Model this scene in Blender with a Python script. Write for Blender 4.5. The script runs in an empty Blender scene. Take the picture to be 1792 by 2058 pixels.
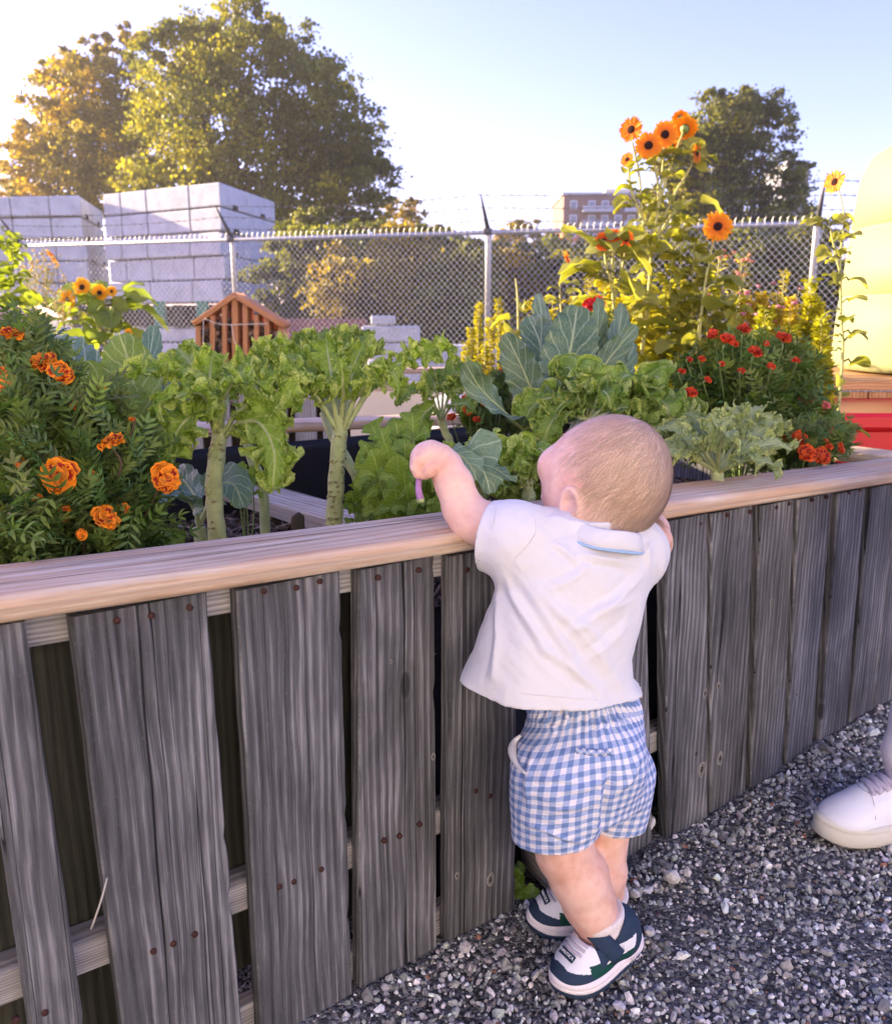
import bpy, math, random
import numpy as np
from mathutils import Vector, Matrix

PI = math.pi
rad = math.radians
SC = bpy.context.scene

# ------------------------------------------------------------------ camera
CH = 0.92          # eye height
F0 = 1729.0        # focal length in units of a 1792 wide frame
PITCH = 12.8
cam_d = bpy.data.cameras.new("camera")
cam = bpy.data.objects.new("camera", cam_d)
SC.collection.objects.link(cam)
cam.location = (0, 0, CH)
cam.rotation_euler = (rad(90 - PITCH), 0, 0)
cam_d.sensor_fit = 'HORIZONTAL'
cam_d.sensor_width = 36
cam_d.lens = 36 * F0 / 1792
cam_d.clip_start = 0.02
cam_d.clip_end = 2000
cam_d.dof.use_dof = True
cam_d.dof.focus_distance = 1.22
cam_d.dof.aperture_fstop = 10.0
SC.camera = cam

# ------------------------------------------------------------------ sky and sun
SUN_AZ = -67.0     # degrees, clockwise from +Y
SUN_EL = 13.0
world = bpy.data.worlds.new("World")
SC.world = world
world.use_nodes = True
wn = world.node_tree
wn.nodes.clear()
wo = wn.nodes.new('ShaderNodeOutputWorld')
wb = wn.nodes.new('ShaderNodeBackground')
ws = wn.nodes.new('ShaderNodeTexSky')
ws.sky_type = 'NISHITA'
ws.sun_disc = False
ws.sun_elevation = rad(SUN_EL)
ws.sun_rotation = rad(SUN_AZ)
ws.altitude = 100
ws.air_density = 1.0
ws.dust_density = .9
ws.ozone_density = 3.5
wb.inputs['Strength'].default_value = 0.105
wt = wn.nodes.new('ShaderNodeMix'); wt.data_type = 'RGBA'; wt.blend_type = 'MULTIPLY'; wt.inputs[0].default_value = 1.0
wt.inputs[7].default_value = (1.29, .85, 1.19, 1)
wn.links.new(ws.outputs[0], wt.inputs[6]); wn.links.new(wt.outputs[2], wb.inputs['Color'])
wn.links.new(wb.outputs[0], wo.inputs['Surface'])
sun_d = bpy.data.lights.new("sun", 'SUN')
sun_d.energy = 5.0
sun_d.angle = rad(0.6)
sun_d.color = (1.0, 0.80, 0.50)
sun = bpy.data.objects.new("sun", sun_d)
SC.collection.objects.link(sun)
SDIR = Vector((math.sin(rad(SUN_AZ)) * math.cos(rad(SUN_EL)), math.cos(rad(SUN_AZ)) * math.cos(rad(SUN_EL)), math.sin(rad(SUN_EL))))
sun.rotation_euler = SDIR.to_track_quat('Z', 'Y').to_euler()
sun.location = SDIR * 30
SC.view_settings.view_transform = 'Standard'
SC.view_settings.look = 'None'
SC.view_settings.gamma = 1
SC.view_settings.exposure = 2.22
SC.render.film_transparent = False
SC.cycles.max_bounces = 8
SC.cycles.transparent_max_bounces = 12

# ------------------------------------------------------------------ measuring helpers (photo -> place)
_p = rad(PITCH)
FWD = np.array([0, math.cos(_p), -math.sin(_p)])
UPV = np.array([0, math.sin(_p), math.cos(_p)])
RTV = np.array([1.0, 0, 0])
CAM = np.array([0, 0, CH])
def ray(x, y): return FWD + RTV * (x - 896) / F0 - UPV * (y - 1029) / F0
def atD(x, y, D): return CAM + ray(x, y) * D                # at forward distance D
def atZ(x, y, z):
    d = ray(x, y); return CAM + d * ((z - CH) / d[2])
def atY(x, y, Y):
    d = ray(x, y); return CAM + d * (Y / d[1])
BA = rad(37.06)
BU = np.array([math.cos(BA), math.sin(BA), 0]); BV = np.array([-math.sin(BA), math.cos(BA), 0]); BO = np.array([0, 1.1145, 0])
def bed(u, v, z=0.0): return BO + BU * u + BV * v + np.array([0, 0, z])
def atV(x, y, v):
    d = ray(x, y); o = BO + BV * v
    return CAM + d * ((o @ BV) / (d @ BV))
def project(P):
    w = P - CAM; zz = w @ FWD
    return 896 + F0 * (w @ RTV) / zz, 1029 - F0 * (w @ UPV) / zz

# ------------------------------------------------------------------ object helpers
ORG = {}
def tagp(o, label=None, cat=None, group=None, kind=None):
    if label: o['label'] = label
    if cat: o['category'] = cat
    if group: o['group'] = group
    if kind: o['kind'] = kind
    return o
def thing(name, label, cat, loc=(0, 0, 0), group=None, kind=None):
    o = bpy.data.objects.new(name, None)
    SC.collection.objects.link(o)
    o.empty_display_size = 0.1
    o.location = [float(c) for c in loc]
    ORG[o.name] = np.array(loc, float)
    return tagp(o, label, cat, group, kind)
def mesh(name, V, Fs, mats, uv=None, smooth=True, midx=None, vcol=None):
    """V (n,3); Fs list of arrays (m,3)/(m,4) or one array."""
    V = np.asarray(V, np.float32)
    if isinstance(Fs, np.ndarray): Fs = [Fs]
    elif len(Fs) and not isinstance(Fs[0], np.ndarray):
        groups = {}
        for f in Fs: groups.setdefault(len(f), []).append(f)
        Fs = [np.array(g) for g in groups.values()]
    Fs = [f for f in Fs if len(f)]
    me = bpy.data.meshes.new(name)
    loops = np.concatenate([f.reshape(-1) for f in Fs]).astype(np.int32)
    tot = np.concatenate([np.full(len(f), f.shape[1]) for f in Fs]).astype(np.int32)
    start = np.concatenate([[0], np.cumsum(tot)[:-1]]).astype(np.int32)
    me.vertices.add(len(V)); me.vertices.foreach_set('co', V.reshape(-1))
    me.loops.add(len(loops)); me.loops.foreach_set('vertex_index', loops)
    me.polygons.add(len(tot)); me.polygons.foreach_set('loop_start', start); me.polygons.foreach_set('loop_total', tot)
    me.update(calc_edges=True)
    me.polygons.foreach_set('use_smooth', np.full(len(tot), bool(smooth)))
    if midx is not None: me.polygons.foreach_set('material_index', np.asarray(midx, np.int32))
    if uv is not None:
        l = me.uv_layers.new(name='UVMap')
        l.data.foreach_set('uv', np.asarray(uv, np.float32)[loops].reshape(-1))
    if vcol is not None:
        a = me.color_attributes.new('col', 'FLOAT_COLOR', 'POINT')
        c = np.ones((len(V), 4), np.float32); c[:, :3] = vcol
        a.data.foreach_set('color', c.reshape(-1))
    for m in (mats if isinstance(mats, (list, tuple)) else [mats]): me.materials.append(m)
    me.validate(clean_customdata=False)
    return me
def obj(name, V, Fs, mats, parent=None, **k):
    V = np.asarray(V, float)
    loc = ORG.get(parent.name, np.zeros(3)) if parent is not None else np.zeros(3)
    me = mesh(name, V - loc, Fs, mats, **k)
    o = bpy.data.objects.new(name, me)
    SC.collection.objects.link(o)
    if parent is not None:
        o.parent = parent
        ORG[o.name] = loc
    return o
def top(name, V, Fs, mats, label, cat, origin=None, group=None, kind=None, **k):
    """a one-mesh thing"""
    V = np.asarray(V, float)
    if origin is None: origin = np.array([V[:, 0].mean(), V[:, 1].mean(), V[:, 2].min()])
    me = mesh(name, V - origin, Fs, mats, **k)
    o = bpy.data.objects.new(name, me); SC.collection.objects.link(o)
    o.location = [float(c) for c in origin]; ORG[o.name] = np.array(origin)
    return tagp(o, label, cat, group, kind)
def dup(o, parent=None, loc=None, rotz=None, scale=None):
    c = o.copy(); SC.collection.objects.link(c)
    if parent is not None: c.parent = parent
    if loc is not None: c.location = [float(q) for q in loc]
    if rotz is not None: c.rotation_euler[2] = rotz
    if scale is not None: c.scale = (scale,) * 3
    for ch in list(o.children): dup(ch, c)
    return c

class MB:
    """mesh buffer"""
    def __init__(s): s.V = []; s.F = {3: [], 4: []}; s.UV = []; s.M = {3: [], 4: []}; s.C = []; s.n = 0
    def add(s, V, F, uv=None, m=0, col=None):
        V = np.asarray(V, float)
        if isinstance(F, np.ndarray): F = [F]
        for f in F:
            f = np.asarray(f)
            if f.size == 0: continue
            s.F[f.shape[1]].append(f + s.n); s.M[f.shape[1]].append(np.full(len(f), m))
        s.V.append(V); s.UV.append(np.zeros((len(V), 2)) if uv is None else np.asarray(uv))
        s.C.append(np.ones((len(V), 3)) if col is None else np.broadcast_to(np.asarray(col, float), (len(V), 3)))
        s.n += len(V)
    def out(s):
        Fs = [np.concatenate(s.F[k]) for k in (3, 4) if s.F[k]]
        M = np.concatenate([np.concatenate(s.M[k]) for k in (3, 4) if s.M[k]])
        return np.concatenate(s.V), Fs, np.concatenate(s.UV), M, np.concatenate(s.C)
    def obj(s, name, mats, parent=None, smooth=True, **k):
        V, Fs, uv, M, C = s.out()
        return obj(name, V, Fs, mats, parent, uv=uv, midx=M, vcol=C, smooth=smooth, **k)
    def top(s, name, mats, label, cat, smooth=True, **k):
        V, Fs, uv, M, C = s.out()
        return top(name, V, Fs, mats, label, cat, uv=uv, midx=M, vcol=C, smooth=smooth, **k)

def nrm(v):
    v = np.asarray(v, float); return v / (np.linalg.norm(v, axis=-1, keepdims=True) + 1e-12)
def box(c, ax, ay, az, hx, hy, hz, bev=0.0, rng=None, warp=0):
    """oriented box with chamfered edges; uv: u across, v along the longest axis"""
    c = np.asarray(c, float); ax, ay, az = nrm(ax), nrm(ay), nrm(az)
    h = np.array([hx, hy, hz])
    if bev <= 0:
        L = np.array([[x, y, z] for x in (-1, 1) for y in (-1, 1) for z in (-1, 1)], float) * h
        F = np.array([[0, 1, 3, 2], [4, 6, 7, 5], [0, 4, 5, 1], [2, 3, 7, 6], [0, 2, 6, 4], [1, 5, 7, 3]])
        Lv = []; Fv = []; UVv = []
        la = int(np.argmax(h))
        for f in F:
            p = L[f]; n = int(np.argmin(np.ptp(p, axis=0)))
            o = [i for i in range(3) if i != n]
            va = la if la in o else o[1]; ua = [i for i in o if i != va][0]
            Fv.append(np.arange(4) + len(Lv)); Lv += list(p)
            UVv += [[q[ua] + n * 0.37, q[va]] for q in p]
        Lv = np.array(Lv); W = c + Lv[:, :1] * ax + Lv[:, 1:2] * ay + Lv[:, 2:] * az
        return W, [np.array(Fv)], np.array(UVv)
    # chamfered: 24 verts
    ids = {}; Lv = []; 
    for a in range(3):
        for sx in (-1, 1):
            for sy in (-1, 1):
                for sz in (-1, 1):
                    s = np.array([sx, sy, sz], float); p = s * (h - bev); p[a] = s[a] * h[a]
                    ids[(a, sx, sy, sz)] = len(Lv); Lv.append(p)
    Fq = []; Ft = []
    S = (-1, 1)
    for a in range(3):
        b, d = [(1, 2), (2, 0), (0, 1)][a]
        for s in S:
            def k(tb, td, A=a, sa=s, B=b, Dd=d):
                q = [0, 0, 0]; q[A] = sa; q[B] = tb; q[Dd] = td; return ids[(A, *q)]
            f = [k(-1, -1), k(1, -1), k(1, 1), k(-1, 1)]
            Fq.append(f if s > 0 else f[::-1])
    for a in range(3):           # edge strips between face a and b
        b = (a + 1) % 3; d = (a + 2) % 3
        for sa in S:
            for sb in S:
                def k(A, sd):
                    q = [0, 0, 0]; q[a] = sa; q[b] = sb; q[d] = sd; return ids[(A, *q)]
                f = [k(a, -1), k(b, -1), k(b, 1), k(a, 1)]
                Fq.append(f if sa * sb > 0 else f[::-1])
    for sx in S:
        for sy in S:
            for sz in S:
                f = [ids[(0, sx, sy, sz)], ids[(1, sx, sy, sz)], ids[(2, sx, sy, sz)]]
                Ft.append(f if sx * sy * sz > 0 else f[::-1])
    Lv = np.array(Lv); la = int(np.argmax(h)); o = [i for i in range(3) if i != la]
    UV = np.stack([Lv[:, o[0]] + Lv[:, o[1]] * 1.0, Lv[:, la]], 1)
    W = c + Lv[:, :1] * ax + Lv[:, 1:2] * ay + Lv[:, 2:] * az
    return W, [np.array(Fq), np.array(Ft)], UV
def tube(P, R, n=8, cap=True):
    P = np.asarray(P, float); m = len(P)
    R = np.broadcast_to(np.asarray(R, float), (m,))
    T = nrm(np.gradient(P, axis=0))
    ref = np.array([0, 0, 1.0]) if abs(T[0] @ [0, 0, 1]) < .9 else np.array([1.0, 0, 0])
    N = np.zeros_like(P); n0 = nrm(np.cross(T[0], ref)); 
    for i in range(m):
        n0 = nrm(n0 - T[i] * (n0 @ T[i])); N[i] = n0
    B = np.cross(T, N)
    a = np.linspace(0, 2 * PI, n, endpoint=False)
    V = P[:, None] + R[:, None, None] * (np.cos(a)[None, :, None] * N[:, None] + np.sin(a)[None, :, None] * B[:, None])
    V = V.reshape(-1, 3)
    i, j = np.meshgrid(np.arange(m - 1), np.arange(n), indexing='ij')
    j2 = (j + 1) % n
    F = np.stack([i * n + j, i * n + j2, (i + 1) * n + j2, (i + 1) * n + j], -1).reshape(-1, 4)
    d = np.concatenate([[0], np.cumsum(np.linalg.norm(np.diff(P, axis=0), axis=1))])
    UV = np.stack([np.tile(a / (2 * PI) * R.mean() * 6.3, m), np.repeat(d, n)], 1)
    Fs = [F]
    if cap:
        V = np.concatenate([V, P[:1], P[-1:]]); c0, c1 = m * n, m * n + 1
        jj = np.arange(n); j2 = (jj + 1) % n
        Fs.append(np.concatenate([np.stack([np.full(n, c0), j2, jj], 1), np.stack([np.full(n, c1), (m - 1) * n + jj, (m - 1) * n + j2], 1)]))
        UV = np.concatenate([UV, [[0, 0], [0, d[-1]]]])
    return V, Fs, UV
def bez(pts, n=20):
    """Catmull-Rom through pts"""
    P = np.asarray(pts, float); P = np.concatenate([[2 * P[0] - P[1]], P, [2 * P[-1] - P[-2]]])
    out = []
    k = len(P) - 3
    for i in range(k):
        t = np.linspace(0, 1, max(2, n // k), endpoint=(i == k - 1))[:, None]
        a, b, c, d = P[i:i + 4]
        out.append(0.5 * ((2 * b) + (-a + c) * t + (2 * a - 5 * b + 4 * c - d) * t ** 2 + (-a + 3 * b - 3 * c + d) * t ** 3))
    return np.concatenate(out)
def lathe(prof, c, n=48, axis=2):
    prof = np.asarray(prof, float); m = len(prof)
    a = np.linspace(0, 2 * PI, n, endpoint=False)
    V = np.stack([prof[:, 0][:, None] * np.cos(a), prof[:, 0][:, None] * np.sin(a), np.broadcast_to(prof[:, 1][:, None], (m, n))], -1).reshape(-1, 3) + np.asarray(c)
    i, j = np.meshgrid(np.arange(m - 1), np.arange(n), indexing='ij'); j2 = (j + 1) % n
    F = np.stack([i * n + j, i * n + j2, (i + 1) * n + j2, (i + 1) * n + j], -1).reshape(-1, 4)
    return V, [F], np.stack([np.tile(a, m), np.repeat(prof[:, 1], n)], 1)

# smooth value noise in numpy (3-D)
_nr = np.random.RandomState(7)
_tab = _nr.rand(64, 64, 64).astype(np.float32)
def vnoise(P):
    P = np.asarray(P, float); i = np.floor(P).astype(int); f = P - i; f = f * f * (3 - 2 * f)
    r = 0
    for dx in (0, 1):
        for dy in (0, 1):
            for dz in (0, 1):
                w = (f[..., 0] if dx else 1 - f[..., 0]) * (f[..., 1] if dy else 1 - f[..., 1]) * (f[..., 2] if dz else 1 - f[..., 2])
                r = r + w * _tab[(i[..., 0] + dx) % 64, (i[..., 1] + dy) % 64, (i[..., 2] + dz) % 64]
    return r * 2 - 1
def fbm(P, o=4):
    P = np.asarray(P, float); r = 0; a = 1; s = 0
    for k in range(o):
        r = r + a * vnoise(P * 2 ** k + 13.7 * k); s += a; a *= .5
    return r / s
def rotm(ax, ang):
    return np.array(Matrix.Rotation(ang, 3, Vector([float(c) for c in ax])))
# ------------------------------------------------------------------ materials
def mat(name):
    m = bpy.data.materials.new(name); m.use_nodes = True
    nt = m.node_tree; nt.nodes.clear()
    out = nt.nodes.new('ShaderNodeOutputMaterial')
    return m, nt, out
def N(nt, t, **k):
    n = nt.nodes.new(t)
    for a, b in k.items():
        if a.startswith('i_'):
            key = a[2:]; key = int(key) if key.isdigit() else key.replace('_', ' ')
            n.inputs[key].default_value = b
        else: setattr(n, a, b)
    return n
def ramp(nt, fac, stops):
    r = nt.nodes.new('ShaderNodeValToRGB')
    el = r.color_ramp.elements
    while len(el) < len(stops): el.new(0.5)
    for e, (p, c) in zip(el, stops):
        e.position = p; e.color = (*c, 1) if len(c) == 3 else c
    nt.links.new(fac, r.inputs[0]); return r.outputs[0]
def mixc(nt, f, a, b, mode='MIX'):
    n = nt.nodes.new('ShaderNodeMix'); n.data_type = 'RGBA'; n.blend_type = mode
    for s, v in ((0, f), (6, a), (7, b)):
        if isinstance(v, (int, float)): n.inputs[s].default_value = v
        elif isinstance(v, tuple): n.inputs[s].default_value = (*v, 1)
        else: nt.links.new(v, n.inputs[s])
    return n.outputs[2]
def mth(nt, op, a, b=None, c=None):
    n = nt.nodes.new('ShaderNodeMath'); n.operation = op
    for i, v in enumerate((a, b, c)):
        if v is None: continue
        if isinstance(v, (int, float)): n.inputs[i].default_value = v
        else: nt.links.new(v, n.inputs[i])
    return n.outputs[0]
def noise(nt, vec, scale, detail=4, rough=.55, dist=0, sc3=None):
    if sc3 is not None:
        mp = nt.nodes.new('ShaderNodeMapping'); mp.inputs['Scale'].default_value = sc3
        nt.links.new(vec, mp.inputs[0]); vec = mp.outputs[0]
    n = N(nt, 'ShaderNodeTexNoise', i_Scale=scale, i_Detail=detail, i_Roughness=rough, i_Distortion=dist)
    nt.links.new(vec, n.inputs['Vector']); return n.outputs['Fac']
def coords(nt, which='Object', jitter=True):
    t = nt.nodes.new('ShaderNodeTexCoord'); v = t.outputs[which]
    if jitter:
        oi = nt.nodes.new('ShaderNodeObjectInfo')
        cx = nt.nodes.new('ShaderNodeCombineXYZ')
        r = mth(nt, 'MULTIPLY', oi.outputs['Random'], 37.0)
        nt.links.new(r, cx.inputs[2]); nt.links.new(r, cx.inputs[0])
        va = nt.nodes.new('ShaderNodeVectorMath'); va.operation = 'ADD'
        nt.links.new(v, va.inputs[0]); nt.links.new(cx.outputs[0], va.inputs[1]); v = va.outputs[0]
    return v
def bump(nt, h, strength=.3, dist=.01):
    b = N(nt, 'ShaderNodeBump', i_Strength=strength, i_Distance=dist)
    nt.links.new(h, b.inputs['Height']); return b.outputs[0]
def princ(nt, out, col, rough=.6, nor=None, spec=.3, **k):
    p = nt.nodes.new('ShaderNodeBsdfPrincipled')
    if isinstance(col, tuple): p.inputs['Base Color'].default_value = (*col, 1)
    else: nt.links.new(col, p.inputs['Base Color'])
    if isinstance(rough, (int, float)): p.inputs['Roughness'].default_value = rough
    else: nt.links.new(rough, p.inputs['Roughness'])
    p.inputs['Specular IOR Level'].default_value = spec
    if nor is not None: nt.links.new(nor, p.inputs['Normal'])
    for a, b in k.items(): p.inputs[a.replace('_', ' ')].default_value = b
    if out is not None: nt.links.new(p.outputs[0], out.inputs[0])
    return p
def simple(name, col, rough=.6, spec=.3, var=.12, scale=20, bmp=0.0, which='Object', **k):
    m, nt, out = mat(name); v = coords(nt, which)
    n = noise(nt, v, scale)
    c = mixc(nt, n, tuple(x * (1 - var) for x in col), tuple(min(1, x * (1 + var)) for x in col))
    princ(nt, out, c, rough, bump(nt, noise(nt, v, scale * 4), bmp, .004) if bmp else None, spec, **k)
    return m

def wood(name, c_dark, c_mid, c_light, grain=1.0, crack=.35, knots=True, bstr=.6, stain=None, warp=.05, ring=.16, speck=0.0):
    m, nt, out = mat(name); v = coords(nt, 'UV')
    # u across, v along : warp then stretch
    big = noise(nt, v, 1.0, 3, .5, 0, (7, 1.1, 1))
    wv = nt.nodes.new('ShaderNodeVectorMath'); wv.operation = 'MULTIPLY_ADD'
    cx = nt.nodes.new('ShaderNodeCombineXYZ'); nt.links.new(big, cx.inputs[0])
    wv.inputs[1].default_value = (warp, 0, 0); nt.links.new(cx.outputs[0], wv.inputs[0]); nt.links.new(v, wv.inputs[2])
    w = wv.outputs[0]
    fine = noise(nt, w, 1, 6, .7, 0, (330 * grain, 7, 1))
    mid = noise(nt, w, 1, 5, .6, .2, (60 * grain, 1.6, 1))
    patch = noise(nt, v, 1, 4, .6, .3, (9, 3.2, 1))
    # cathedral rings
    wave = N(nt, 'ShaderNodeTexWave', wave_type='BANDS', bands_direction='X', i_Scale=26.0 * grain, i_Distortion=5.0, i_Detail=3.0, i_Detail_Scale=.9)
    mp = nt.nodes.new('ShaderNodeMapping'); mp.inputs['Scale'].default_value = (1, .16, 1); nt.links.new(w, mp.inputs[0]); nt.links.new(mp.outputs[0], wave.inputs[0])
    f = mth(nt, 'ADD', mth(nt, 'MULTIPLY', fine, .72), mth(nt, 'MULTIPLY', mid, .28))
    f = mth(nt, 'ADD', mth(nt, 'MULTIPLY', f, .72), mth(nt, 'MULTIPLY', wave.outputs['Fac'], ring))
    f = mth(nt, 'ADD', f, mth(nt, 'MULTIPLY', mth(nt, 'SUBTRACT', patch, .5), .55))
    col = ramp(nt, f, [(.22, c_dark), (.44, c_mid), (.66, c_light)])
    if stain is not None:
        st = noise(nt, v, 1, 3, .6, .5, (14, 2.0, 1))
        sf = ramp(nt, st, [(.45, (0, 0, 0)), (.66, (1, 1, 1))])
        col = mixc(nt, mth(nt, 'MULTIPLY', sf, .8), col, stain)
    if speck:
        sp_ = noise(nt, v, 1, 3, .7, 0, (420, 150, 1)); col = mixc(nt, mth(nt, 'MULTIPLY', ramp(nt, sp_, [(.60, (0, 0, 0)), (.72, (1, 1, 1))]), speck), col, tuple(min(1, x * 1.35) for x in c_light))
    ck = noise(nt, v, 1, 2, .45, .15, (30, .16, 1))
    ckr = ramp(nt, mth(nt, 'ABSOLUTE', mth(nt, 'SUBTRACT', ck, .5)), [(0.0, (1, 1, 1)), (.0045, (0, 0, 0))])
    ckf = mth(nt, 'MULTIPLY', ckr, crack)
    col = mixc(nt, ckf, col, tuple(x * .12 for x in c_dark))
    h = mth(nt, 'SUBTRACT', f, mth(nt, 'MULTIPLY', ckf, 1.5))
    if knots:
        vo = N(nt, 'ShaderNodeTexVoronoi', i_Scale=1.0); mp2 = nt.nodes.new('ShaderNodeMapping'); mp2.inputs['Scale'].default_value = (6.5, 2.6, 1)
        nt.links.new(v, mp2.inputs[0]); nt.links.new(mp2.outputs[0], vo.inputs['Vector'])
        kf = ramp(nt, vo.outputs['Distance'], [(.0, (1, 1, 1)), (.045, (.9, .9, .9)), (.06, (0, 0, 0)), (.09, (.25, .25, .25)), (.13, (0, 0, 0))])
        col = mixc(nt, mth(nt, 'MULTIPLY', kf, .75), col, tuple(x * .45 for x in c_dark))
    princ(nt, out, col, .82, bump(nt, h, bstr, .006), .25)
    return m

M = {}
M['plank'] = wood('weathered_board', (.032, .032, .035), (.112, .112, .120), (.37, .37, .385), crack=.95, bstr=.9, warp=.03, ring=.12, speck=.10)
M['rail'] = wood('sawn_rail_wood', (.34, .20, .12), (.60, .465, .34), (.76, .66, .54), grain=.6, crack=.9, bstr=.5, warp=.06, ring=.14, knots=False, stain=(.66, .40, .24))
M['lightboard'] = wood('pale_weathered_timber', (.13, .12, .11), (.30, .29, .30), (.52, .50, .50), crack=.4, bstr=.5)
M['brace'] = wood('grey_tan_timber', (.20, .16, .12), (.47, .40, .33), (.70, .63, .55), crack=.5, bstr=.4)
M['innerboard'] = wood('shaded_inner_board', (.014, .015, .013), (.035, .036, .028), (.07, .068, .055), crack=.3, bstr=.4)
M['orangewood'] = wood('cedar_wood', (.34, .13, .05), (.60, .27, .12), (.78, .42, .22), crack=.2, knots=False)
M['crate'] = wood('cedar_crate_wood', (.28, .13, .05), (.52, .28, .12), (.72, .45, .24), crack=.4)
M['creamboard'] = simple('cream_painted_board', (.78, .68, .54), .7, var=.1, scale=6)
M['liner'] = simple('black_liner', (.006, .007, .012), .55, .3, .3, 9, .3)
M['nail'] = simple('rusty_iron', (.05, .018, .014), .7, .3, .6, 500)
M['metal'] = simple('galvanized_steel', (.52, .52, .54), .42, .5, .1, 30, Metallic=.75)
M['mesh'] = simple('galvanized_wire', (.50, .48, .48), .4, .5, .1, 30, Metallic=.5)
M['darkmetal'] = simple('dull_steel_arm', (.14, .13, .13), .6, .4, .2, 30, Metallic=.4)
M['tank'] = simple('cream_polyethylene', (.26, .265, .13), .6, .25, .04, 3)
M['red'] = simple('red_plastic', (.66, .012, .02), .35, .5, .04, 5)
M['sack'] = simple('pale_plastic', (.72, .64, .66), .5, .4, .04, 9)
M['string'] = simple('white_string', (.7, .62, .55), .8)

def concrete():
    m, nt, out = mat('precast_concrete'); v = coords(nt, 'Object')
    n = noise(nt, v, 3, 5, .6); n2 = noise(nt, v, 25, 4, .7)
    c = ramp(nt, mth(nt, 'ADD', mth(nt, 'MULTIPLY', n, .6), mth(nt, 'MULTIPLY', n2, .4)), [(.3, (.42, .415, .41)), (.5, (.60, .59, .59)), (.7, (.70, .69, .68))])
    princ(nt, out, c, .9, bump(nt, n2, .4, .02), .2); return m
M['concrete'] = concrete()

def leafmat(name, c1, c2, trans=.35, vein=None, rough=.45, attr=False, spec=.4, vs=9.0, warmt=1.0, patchy=8, curl=0.0):
    """c1..c2 colour range; vein colour drawn from UV (u across -1..1, v along 0..1)"""
    m, nt, out = mat(name); v = coords(nt, 'Object')
    n = noise(nt, v, patchy, 3, .6)
    col = ramp(nt, n, [(.32, c1), (.68, c2)])
    nor = None
    if attr:
        at = N(nt, 'ShaderNodeAttribute', attribute_name='col')
        col = mixc(nt, 1.0, col, at.outputs['Color'], 'MULTIPLY')
    if vein is not None:
        t = nt.nodes.new('ShaderNodeTexCoord'); sx = nt.nodes.new('ShaderNodeSeparateXYZ'); nt.links.new(t.outputs['UV'], sx.inputs[0])
        au = mth(nt, 'ABSOLUTE', sx.outputs[0])
        mr = ramp(nt, au, [(0, (1, 1, 1)), (.035, (1, 1, 1)), (.06, (0, 0, 0))])
        wob = mth(nt, 'MULTIPLY', noise(nt, v, 30, 2), .10)
        k = mth(nt, 'SUBTRACT', mth(nt, 'ADD', sx.outputs[1], wob), mth(nt, 'MULTIPLY', mth(nt, 'POWER', au, .85), .30))
        sg = mth(nt, 'MULTIPLY', mth(nt, 'SIGN', sx.outputs[0]), .2)
        fr = mth(nt, 'FRACT', mth(nt, 'ADD', mth(nt, 'MULTIPLY', k, vs), sg))
        ds = mth(nt, 'ABSOLUTE', mth(nt, 'SUBTRACT', fr, .5))
        sr = ramp(nt, ds, [(0, (1, 1, 1)), (.035, (.8, .8, .8)), (.09, (0, 0, 0))])
        vo = N(nt, 'ShaderNodeTexVoronoi', feature='DISTANCE_TO_EDGE', i_Scale=vs * 3.0)
        mp = nt.nodes.new('ShaderNodeMapping'); mp.inputs['Scale'].default_value = (.45, 1, 1); nt.links.new(t.outputs['UV'], mp.inputs[0]); nt.links.new(mp.outputs[0], vo.inputs['Vector'])
        vr = ramp(nt, vo.outputs['Distance'], [(0, (.35, .35, .35)), (.07, (0, 0, 0))])
        vf = mth(nt, 'MAXIMUM', mth(nt, 'MAXIMUM', mr, mth(nt, 'MULTIPLY', sr, .75)), vr)
        col = mixc(nt, vf, col, vein)
        nor = bump(nt, mth(nt, 'MULTIPLY', vf, -1), .35, .003)
    if curl:
        cn = noise(nt, v, 330, 3, .65); ce = nt.nodes.new('ShaderNodeTexCoord'); cs_ = nt.nodes.new('ShaderNodeSeparateXYZ'); nt.links.new(ce.outputs['UV'], cs_.inputs[0])
        ef = ramp(nt, mth(nt, 'ABSOLUTE', cs_.outputs[0]), [(.35, (0, 0, 0)), (.75, (1, 1, 1))])
        rim = ramp(nt, mth(nt, 'ABSOLUTE', cs_.outputs[0]), [(.84, (0, 0, 0)), (.97, (1, 1, 1))])
        col = mixc(nt, mth(nt, 'MULTIPLY', rim, .55), col, (.58, .66, .22))
        curl_shade = ramp(nt, cn, [(.36, (.66, .70, .66)), (.5, (1.1, 1.1, 1.05)), (.66, (1.8, 1.6, 1.6))])  # shading of the curls put into the colour: dark pits, bright crests
        col = mixc(nt, mth(nt, 'MULTIPLY', ef, curl), col, mixc(nt, 1.0, col, curl_shade, 'MULTIPLY'))
        bb = N(nt, 'ShaderNodeBump', i_Strength=.9, i_Distance=.004); nt.links.new(mth(nt, 'MULTIPLY', cn, ef), bb.inputs['Height']); nt.links.new(nor, bb.inputs['Normal']); nor = bb.outputs[0]
    p = princ(nt, None, col, rough, nor, spec)
    tr = nt.nodes.new('ShaderNodeBsdfTranslucent')
    tc = mixc(nt, 1.0, col, (1.0 * warmt, 1.0, .35), 'MULTIPLY')
    nt.links.new(tc, tr.inputs[0])
    mx = nt.nodes.new('ShaderNodeMixShader'); mx.inputs[0].default_value = trans
    nt.links.new(p.outputs[0], mx.inputs[1]); nt.links.new(tr.outputs[0], mx.inputs[2]); nt.links.new(mx.outputs[0], out.inputs[0])
    return m
M['kale'] = leafmat('kale_leaf', (.19, .33, .028), (.36, .53, .075), .44, (.48, .58, .20), .42, vs=7, patchy=30, curl=.9)
M['kale_grey'] = leafmat('blue_kale_leaf', (.24, .33, .14), (.42, .52, .26), .32, (.42, .50, .28), .5, vs=7, curl=.9)
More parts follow.
